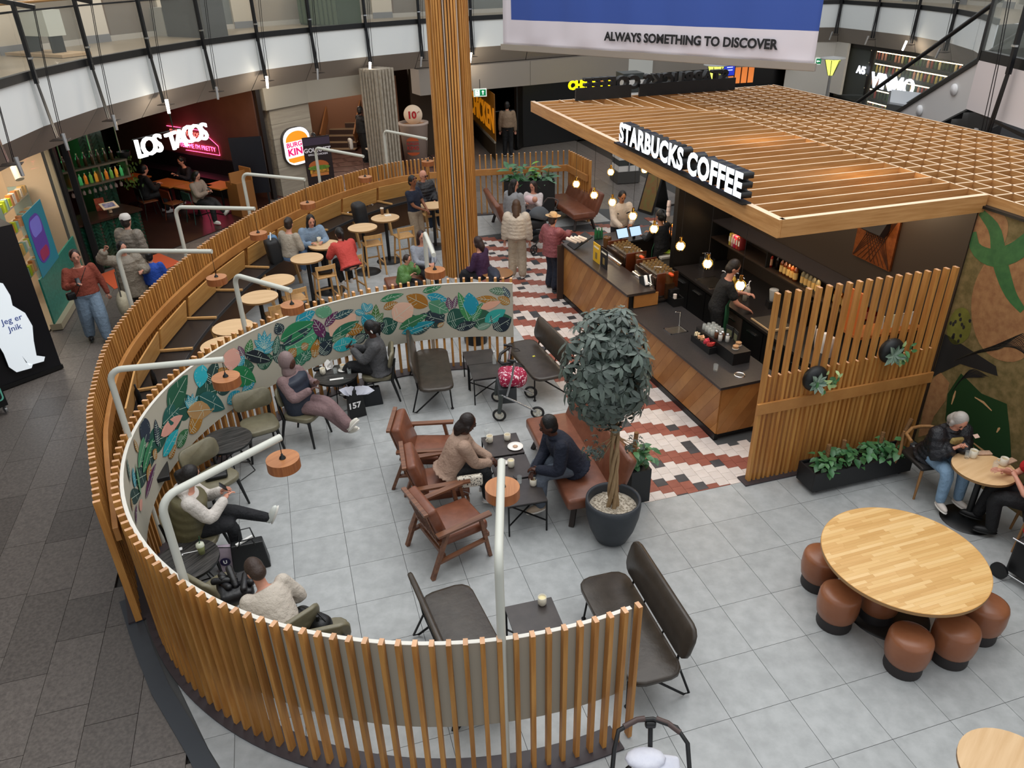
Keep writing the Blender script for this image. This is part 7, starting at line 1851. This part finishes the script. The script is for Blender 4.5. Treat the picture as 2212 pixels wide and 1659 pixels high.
t=thing('paper_strip','flat white paper strip on the front of crowded round table','paper',(-2.592,9.851,0.522),.25);M().box((0,0,.002),(.2,.045,.003)).build('sheet',mat('#eceae6',.8),t)
t=thing('small_pouch','small black pouch at left back of crowded round table','bag',(-2.929,10.147,0.52),.5);M().rbox((0,0,.025),(.14,.08,.05),.02).build('body',BLACK,t)
t=thing('iced_drink','plastic cup of pale green iced drink with dark green straw','cup',(-3.284,6.103,0.52));M().lathe([(0,0),(.03,0),(.042,.1)],18).build('cup',mat('#bcc486',.2,alpha=.85),t);M().lathe([(.044,.1),(.04,.13),(.01,.14)],18).build('lid',mat('#dfe3cf',.2,alpha=.8),t);M().tube([(0,0,.12),(.01,.01,.22)],.004,6).build('straw',mat('#1c5a3a',.4),t)
t=thing('stick','thin white bent stick on the round dark table below green drink','stick',(-3.404,6.117,0.524),.3);M().box((0,0,.002),(.17,.01,.004)).box((-.085,-.01,.002),(.012,.03,.004)).build('rod',mat('#eeeeee',.5),t)
t=thing('earphone_case','small white rounded case on round dark table beside cream pole','case',(-3.54,6.156,0.525),.4);M().rbox((0,0,.01),(.06,.045,.02),.009).build('shell',mat('#f0f0f0',.25),t)
def tote(p,label,w,h,d,col,rz=0,cat='bag',handles=True,lean=0):
    t=thing('handbag',label,cat,(p[0],p[1],0) if len(p)==2 else p,rz)
    m=M();m.add([(-w/2,-d/2,0),(w/2,-d/2,0),(w/2,d/2,0),(-w/2,d/2,0),(-w*.42,-d*.25,h),(w*.42,-d*.3,h*.96),(w*.42,d*.25,h*.96),(-w*.42,d*.25,h)],[(0,3,2,1),(0,1,5,4),(1,2,6,5),(2,3,7,6),(3,0,4,7),(4,5,6,7)]);m.build('body',mat(col,.45,kind='noise',h2=col,sc_=12,bump=.6),t,bev=.012)
    if handles:
        for s_ in(-1,1): M().tube([(-w*.22,s_*d*.3,h*.9),(-w*.15,s_*d*.5,h*1.25),(w*.15,s_*d*.5,h*1.25),(w*.22,s_*d*.3,h*.9)],.008,6).build('handle',mat(col,.4),t)
    return t
t=tote((-2.314,9.655),'tall black shopping bag printed 157 with white paper, by crowded table',.26,.46,.14,'#111214',.5,handles=False)
text('lettering','157',.13,mat('#f4f4f4',.6),t,Matrix.Translation((-.04,-.071,.22))@RX,.002,.004);m=M()
for k in range(5): m.leaf((-.05+.03*k,0,.42),(-.4+.25*k,-.6,.5-.1*k),(0,-1,.5),.2,.16,0,.2,.6)
m.build('tissue_paper',mat('#d9dbe6',.8),t)
tote((-2.152,10),'black leather handbag right of the 157 shopping bag',.34,.3,.16,'#15181d',.3)
t=tote((-3.195,6.432),'pale pink plastic bag with round purple logo beside black tote',.24,.34,.1,'#c9b8c6',.2,handles=False)
M().disc((0,0,0),.055,.003,24,T=Matrix.Translation((-.02,-.056,.15))@RX).build('logo_disc',mat('#24184a',.5),t);text('logo_mark','U',.06,mat('#ffffff',.5),t,Matrix.Translation((-.02,-.062,.15))@RX,.001,.003)
M().tube([(-.08,0,.3),(-.05,-.08,.38),(.1,-.05,.33),(.12,0,.28)],.006,5).build('cord',BLACK,t)
t=tote((-2.963,6.469),'large black leather tote standing right of the pink bag',.4,.36,.2,'#0f1113',.35);M().box((-.02,-.0,.37),(.2,.03,.02),.5).build('white_folder',mat('#e6e6e2',.6),t)
t=thing('black_jacket','crumpled black jacket piled on the olive chair near bottom left','jacket',(*(-2.768,5.56),.46),.4);m=M();rg=random.Random(8)
m.rbox((0,0,.08),(.34,.36,.14),.06,3)
for k in range(9): m.rbox((rg.uniform(-.1,.1),rg.uniform(-.1,.1),.13+rg.uniform(-.03,.08)),(.26,.07,.07),.03,2,rz=rg.random()*3,rx=rg.uniform(-.5,.5),ry=rg.uniform(-.6,.6))
m.build('cloth',mat('#131316',.35,kind='noise',h2='#202024',sc_=8,bump=1),t)
t=thing('black_handbag','rounded black handbag on the olive chair beside bowing person','bag',(*(-1.898,5.069),.46),-.5);M().rbox((0,0,.11),(.42,.2,.22),.09,4).build('body',mat('#101114',.4,kind='noise',h2='#18191c',sc_=9,bump=.6),t);M().tube([(-.18,0,.2),(-.1,0,.26),(.1,0,.26),(.18,0,.2)],.008,6).build('handle',BLACK,t)
t=thing('flat_bag','flat black bag lying on the olive chair beside olive vest woman','bag',(*(-3.62,7.545),.47),.4);M().rbox((0,0,.03),(.26,.2,.06),.025,3).build('body',BLACK,t)
t=thing('stool_handbag','small black handbag on the oak bar stool','bag',(*(-3.537,13.806),.69),.3);M().rbox((0,0,.07),(.28,.16,.14),.05,3).build('body',mat('#1a1616',.4),t)
t=thing('rucksack','tall black roll-top rucksack standing on the long bench','bag',(*(-3.331,16.774),.72),.6);M().rbox((0,0,.26),(.28,.34,.52),.09,4,ry=-.1).build('body',mat('#17181a',.6,kind='noise',h2='#212225',sc_=8,bump=.6),t);M().tube([(.14,.1,.4),(.2,.12,.2),(.14,.1,.02)],.015,6).build('strap',BLACK,t)
t=thing('rucksack','black rucksack with denim jacket draped over it on the long bench','bag',(*(-4.66,14.442),.72),.5);M().rbox((0,0,.24),(.26,.34,.48),.07,4,ry=-.1).build('body',mat('#17181a',.6),t);M().rbox((.03,.1,.3),(.22,.22,.44),.08,3,rx=-.3).build('denim_drape',mat('#52769b',.85,kind='noise',h2='#6d8fb0',sc_=10,bump=1),t);M().tube([(-.05,-.15,.5),(0,0,.6),(.05,.12,.52)],.012,6).build('white_cord',WHITE,t)
t=thing('takeaway_cup','brown takeaway cup on the oak bar table near navy man','cup',(-2.798,16.613,1));M().lathe([(0,0),(.03,0),(.042,.13)],16).build('cup',mat('#8a6a4c',.5),t);M().lathe([(.044,.13),(.04,.15),(0,.155)],16).build('lid',mat('#cfc4b4',.4),t)
t=thing('napkin','folded white napkin beside the brown takeaway cup','napkin',(-2.659,16.496,1),.4);M().box((0,0,.008),(.14,.1,.015)).build('paper',mat('#e6dfd2',.8),t)
mug((-3.814,14.775,1),'white mug at left on the girls bar table');mug((-3.736,14.944,1),'white mug at right on the girls bar table')
mug((5.309,7.191,0.74),'grey-white mug nearest elderly woman on the right oak table');mug((5.566,7.023,0.74),'grey-white mug held by the person in red');tumbler((5.236,7.175,0.74),'clear glass left of the elderly woman mug');tumbler((5.439,6.965,0.74),'clear glass left of the mug held by person in red')
for k,(q,lb) in enumerate((((5.479,7.256,0.742),'torn brown paper bag near the elderly woman mug'),((5.673,7.08,0.742),'torn brown paper bag near the person in red'))):
    t=thing('paper_bag',lb,'bag',q,.4*k);M().rbox((0,0,.012),(.17,.08,.022),.008,1).build('paper',mat('#b08e76',.8,kind='noise',h2='#c9a78d',sc_=20,bump=1),t)
t=thing('paper_note','small beige card held by the elderly woman','card',(5.4,7.36,.92),.3);M().box((0,0,0),(.07,.05,.003),rx=.5).build('card',mat('#d9b8a6',.7),t)
t=thing('dark_bottle','dark bottle behind the fence slats, farther of two','bottle',(-5.053,9.432,0.72));M().lathe([(0,0),(.035,0),(.035,.18),(.012,.24),(.012,.3),(0,.3)],12).build('body',BLACK,t)
t=thing('dark_bottle','dark bottle behind the fence slats, nearer of two','bottle',(-5.055,8.918,0.72));M().lathe([(0,0),(.035,0),(.035,.18),(.012,.24),(.012,.3),(0,.3)],12).build('body',BLACK,t)
# wooden dining chairs at the right table
def wood_chair(loc,rz,label):
    t=thing('wooden_chair',label,'chair',loc,rz);w_=mat('#8a6238',.45,kind='wood',h2='#a0764a',sc_=4)
    M().rbox((0,0,.44),(.44,.46,.05),.02,2).build('seat',mat('#1d1a18',.5),t)
    for sy in(-1,1):
        M().tube([(.18,.19*sy,.43),(.21,.22*sy,0)],[.02,.013],8).build('leg',w_,t);M().tube([(-.3,.24*sy,0),(-.2,.23*sy,.42),(-.22,.24*sy,.72)],[.013,.022,.015],8).build('leg',w_,t)
    M().tube([(-.02,-.27,.7),(-.16,-.25,.72),(-.25,-.12,.73),(-.27,0,.73),(-.25,.12,.73),(-.16,.25,.72),(-.02,.27,.7)],.022,8).build('back_rail',w_,t)
wood_chair((5.08,7.62,0),-1.418,'wooden chair with curved rail under the grey-haired woman');wood_chair((5.82,6.5,0),2.65,'wooden chair with red coat cut by the right edge')
t=thing('shopping_trolley','black shopping trolley with silver frame and wheels at right edge','trolley',(5.42,5.95,0),.5)
M().rbox((0,0,.3),(.3,.36,.42),.03,2).build('bag',mat('#101012',.5),t);m=M()
for sx in(-1,1): m.tube([(.17*sx,-.2,.08),(.17*sx,-.2,.52),(.17*sx,.2,.52)],.01,6);m.tube([(.17*sx,-.2,.08),(.17*sx,.2,.08)],.01,6)
m.tube([(-.17,-.2,.08),(.17,-.2,.08)],.01,6);m.tube([(-.17,-.2,.52),(.17,-.2,.52)],.01,6);m.build('frame',STEEL,t)
for sx,sy in((-1,-1),(1,-1),(-1,1)): 
    w_=M().cyl((.19*sx,.2*sy,.09),(.22*sx,.2*sy,.09),.09,n=20);w_.build('wheel',BLACK,t)
def wheel(t,c,r,ax,th=.035,spoke='#c9c4b8',n=5,name='wheel'):
    ax=Vector(ax).normalized();q=ax.to_track_quat('Z','Y').to_matrix().to_4x4();T=Matrix.Translation(Vector(c))@q
    m=M();m.T=T;m.tube([((r-th*.4)*math.cos(a),(r-th*.4)*math.sin(a),0) for a in[2*PI*k/24 for k in range(24)]],th*.5,8,closed=True);m.T=None;w_=m.build(name,mat('#1a1a1c',.6),t)
    m=M();m.T=T;m.tube([((r-th)*math.cos(a),(r-th)*math.sin(a),0) for a in[2*PI*k/20 for k in range(20)]],.008,6,closed=True)
    for k in range(n):
        a=2*PI*k/n;m.bar((0,0,0),((r-th)*math.cos(a),(r-th)*math.sin(a),0),.03,.014)
    m.cyl((0,0,-.02),(0,0,.02),.025,n=10);m.T=None;m.build('hub',mat(spoke,.4),w_)
# walker with the pink bag: front wheels to the right
t=thing('rollator','silver rollator walker carrying a pink dotted bag beside the dark bench','walker',(.02,9.68,0),.1)
for c,r in (((-.24,-.24,.1),.1),((.32,-.25,.1),.1),((.3,.36,.1),.1),((-.22,.3,.1),.09)): wheel(t,c,r,(.25,1,0),.035,'#cfcabb')
SIL=mat('#b4b6b8',.25,.8);GRY=mat('#3c4240',.45)
for sy in(-1,1):
    y=.25*sy if sy<0 else .3
    M().tube([(.3,y,.12),(.0,y*.9,.3),(-.2,y*.9,.42)],.015,8).build('strut',SIL,t);M().tube([(-.24,y,.14),(-.2,y*.9,.42)],[.03,.035],8).build('fork',GRY,t)
    M().tube([(-.12,y*.9,.4),(-.04,y*.9,.7),(.0,y*.9,.95)],.016,8).build('handle_post',SIL,t);M().tube([(.02,y*.9,.95),(-.1,y*.9,.98)],.02,8).build('grip',BLACK,t);M().tube([(.0,y*.9,.93),(.1,y*.9,.9),(.14,y*.9,.86),(.05,y*.9,.86)],.006,6).build('brake_lever',BLACK,t)
M().tube([(-.02,-.22,.93),(-.16,-.15,.88),(-.2,0,.86),(-.16,.18,.88),(-.02,.27,.93)],.022,8).build('back_strap',BLACK,t)
M().box((-.1,.02,.36),(.26,.4,.24)).build('basket',mat('#34383b',.6),t,bev=.02)
m=M();m.rbox((-.06,.03,.58),(.3,.4,.2),.08,4).ell((.08,.1,.52),(.14,.16,.16),12,9);m.build('dotted_bag',mat('#a01440',.7,kind='speck',h2='#f2d3dc',sc_=26),t)
# prams
def pram(loc,rz,label,hood,seatc):
    t=thing('pram',label,'pram',loc,rz)
    for sx,r in((-.3,.15),(.32,.11)):
        for sy in(-1,1): wheel(t,(sx,.27*sy,r),r,(0,1,0),.03,'#2a2a2c')
    for sy in(-1,1):
        M().tube([(-.3,.25*sy,.16),(.1,.22*sy,.5)],.014,7).build('chassis_tube',BLACK,t);M().tube([(.32,.25*sy,.12),(-.2,.22*sy,.55),(-.5,.2*sy,.95)],.014,7).build('handle_tube',BLACK,t)
    M().tube([(-.5,-.2,.95),(-.58,-.17,1.03),(-.6,0,1.05),(-.58,.17,1.03),(-.5,.2,.95)],.018,8).build('handlebar',mat('#3a2c28',.5),t)
    M().rbox((0,0,.3),(.45,.34,.14),.03,2).build('basket',mat('#17181a',.6),t);M().rbox((.08,0,.6),(.6,.36,.2),.06,3,ry=-.15).build('seat',mat(seatc,.7),t)
    hd_=M();vs=[];fs=[]
    for i in range(7):
        a=math.radians(10+150*i/6)
        for j in range(9):
            b=math.radians(-90+180*j/8);vs.append((-.1-.3*math.cos(a)*math.cos(b)*1.0+.0,.2*math.sin(b),.68+.3*math.sin(a)*math.cos(b)*.9))
    for i in range(6):
        for j in range(8):fs.append((i*9+j,i*9+j+1,(i+1)*9+j+1,(i+1)*9+j))
    hd_.add(vs,fs,0,True);o=hd_.build('hood',mat(hood,.8),t);so=o.modifiers.new('s','SOLIDIFY');so.thickness=.015
    return t
pram((.62,17.0,0),-2.4,'black pram with grey hood between the standing and seated women','#4e5257','#17181a')
t=thing('pram','pale pink pram with black handlebar and white muslin at the bottom edge','pram',(.95,3.55,0),0)
M().tube([(-.33,-.3,.55),(-.28,-.1,.93),(-.24,.0,1.0),(-.1,.06,1.03),(.02,.06,1.04),(.18,.0,1.02),(.24,-.1,.98),(.25,-.3,.7)],.017,10).build('handlebar',BLACK,t)
M().tube([(-.2,.02,1.015),(-.1,.06,1.035),(-.04,.065,1.04)],.021,10).build('grip',mat('#4b3a36',.5),t);M().tube([(.04,.06,1.04),(.12,.03,1.03),(.2,-.03,1.005)],.021,10).build('grip',mat('#4b3a36',.5),t)
M().rbox((0,.05,1.0),(.08,.05,.06),.015,2).build('centre_hub',BLACK,t);M().tube([(0,.04,.98),(0,-.05,.7)],.018,8).build('strap',BLACK,t)
M().ell((-.02,-.3,.55),(.22,.3,.25),18,12).build('seat_shell',mat('#d6bfb9',.7),t);M().tube([(-.24,-.25,.6),(-.18,-.12,.74),(-.05,-.06,.8),(.1,-.08,.78),(.2,-.2,.68)],.014,8).build('hood_edge',BLACK,t)
m=M();m.rbox((.05,-.16,.77),(.3,.22,.07),.03,4,rx=.3,ry=.25).ell((-.05,-.1,.82),(.15,.09,.05),12,8).ell((.14,-.22,.72),(.12,.14,.06),12,8);m.build('muslin',mat('#e4e5ee',.9,kind='noise',h2='#d6d8e4',sc_=9,bump=1),t)
for sy in(-1,1): wheel(t,(.28*sy,-.35,.14),.14,(1,0,0),.03,'#2a2a2c')
# yellow scrap and bottle on the dark bench and table
t=thing('paper_scrap','tiny yellow paper scrap on the dark bench behind the tree','scrap',(0.351,10.587,0.445),.5);M().box((0,0,.004),(.04,.03,.006)).build('paper',mat('#d9d046',.7),t)
t=thing('water_bottle','clear water bottle standing at the edge of the square table pair','bottle',(-0.264,10.374,0.45));M().lathe([(0,0),(.03,0),(.03,.13),(.012,.17),(.012,.19)],12).build('body',GLS,t);M().cyl((0,0,.19),(0,0,.21),.014,n=10).build('cap',WHITE,t)
# painted shapes on the board wall (flat print)
GRP=[mat('#1f4a22',.7),mat('#07340a',.7),mat('#8a5f3c',.7,kind='noise',h2='#a0764c',sc_=12),mat('#161514',.7),mat('#5a5a1c',.7,kind='noise',h2='#6b6a24',sc_=8),mat('#3a3324',.7),mat('#c49a6a',.7)]
pw=wb
def pshape(pts,mi,k,name='painted_shape'):
    # (distance along the wall, height)
    a=.02-.0012*k-.001
    M().prism([(p[0],p[1]) for p in pts],0,.0012,T=Matrix(((0,0,-1,a),(1,0,0,0),(0,1,0,0),(0,0,0,1)))).build(name,GRP[mi],pw)
def blob(cx,cz,rx,rz,mi,k,wob=.15,seed=0):
    rg=random.Random(seed);ph=rg.random()*6
    pshape([(cx+rx*(1+wob*math.sin(3*a+ph))*math.cos(a),cz+rz*(1+wob*math.sin(2*a+ph))*math.sin(a)) for a in[2*PI*q/36 for q in range(36)]],mi,k)

GRP[0]=mat('#2c5c30',.7,kind='noise',h2='#3a6a38',sc_=10)
blob(.55,2.35,.5,.75,2,0,.06,3);blob(1.12,3.0,.28,.3,2,0,.05,4);blob(-1.2,2.3,.6,.7,2,0,.1,8)
def band(pts,w,mi,k):
    n=len(pts);A=[];B=[]
    for i in range(n):
        p=Vector(pts[max(i-1,0)]);q=Vector(pts[min(i+1,n-1)]);d=(q-p).normalized();nn=Vector((-d.y,d.x))*w*(.6+.8*math.sin(PI*i/(n-1)));c=Vector(pts[i]);A.append(tuple(c+nn));B.append(tuple(c-nn))
    m=M();vs=[];a=.02-.0012*k-.001
    for p in A+B: vs.append((a-.0012,p[0],p[1]))
    m.add(vs,[(i,i+1,n+i+1,n+i) for i in range(n-1)]);m.build('painted_shape',GRP[mi],pw)
band([tuple(q) for q in smooth([(1.27,3.2),(1.02,3.05),(.85,2.75),(.6,2.45),(.35,2.3)],.08)],.07,0,1)
band([tuple(q) for q in smooth([(1.3,2.95),(1.2,2.78),(.95,2.75),(.7,2.9),(.5,3.15),(.2,3.2)],.08)],.08,0,2)
blob(1.12,1.8,.17,.24,4,1,.05,5);rg=random.Random(3)
for k in range(13): blob(1.12+rg.uniform(-.13,.13),1.8+rg.uniform(-.19,.19),.018,.026,3,2,.1,k)
pshape([(1.29,1.62),(1.2,1.62),(.48,1.56),(.42,1.46),(.95,1.36),(1.1,1.2),(1.29,1.0)],3,1)
pshape([(1.2,1.12),(1.02,1.05),(1.0,.8),(1.1,.5),(1.12,.2),(1.25,.08),(1.29,.5),(1.29,.95)],2,1)
pshape([(.9,1.25),(.55,1.15),(.2,1.2),(.05,.9),(-.1,.55),(.15,.32),(.6,.3),(.92,.55),(1.0,.9)],1,1)
for k,(a,b) in enumerate((((.62,1.06),(.35,1.02)),((.9,.8),(.9,1.0)),((.5,.5),(.05,.42)),((.55,.45),(.15,.36)),((.2,.8),(.18,.88)))): band([a,((a[0]+b[0])/2,(a[1]+b[1])/2+.02),b],.011,6,2)
for k in range(16):
    y0=1.05-.02*k;pts=[tuple(q) for q in smooth([(y0,1.35+.02*k),(y0-.25,1.6+.012*k),(y0-.5,1.78+.02*k),(y0-.85,1.95-.02*k)],.08)];band(pts,.004,3 if k%3 else 5,3)
for k in range(10):
    y0=.95-.01*k;pts=[tuple(q) for q in smooth([(y0,.95+.03*k),(y0-.1,1.2+.02*k),(y0-.35,1.35+.005*k)],.07)];band(pts,.004,3,3)
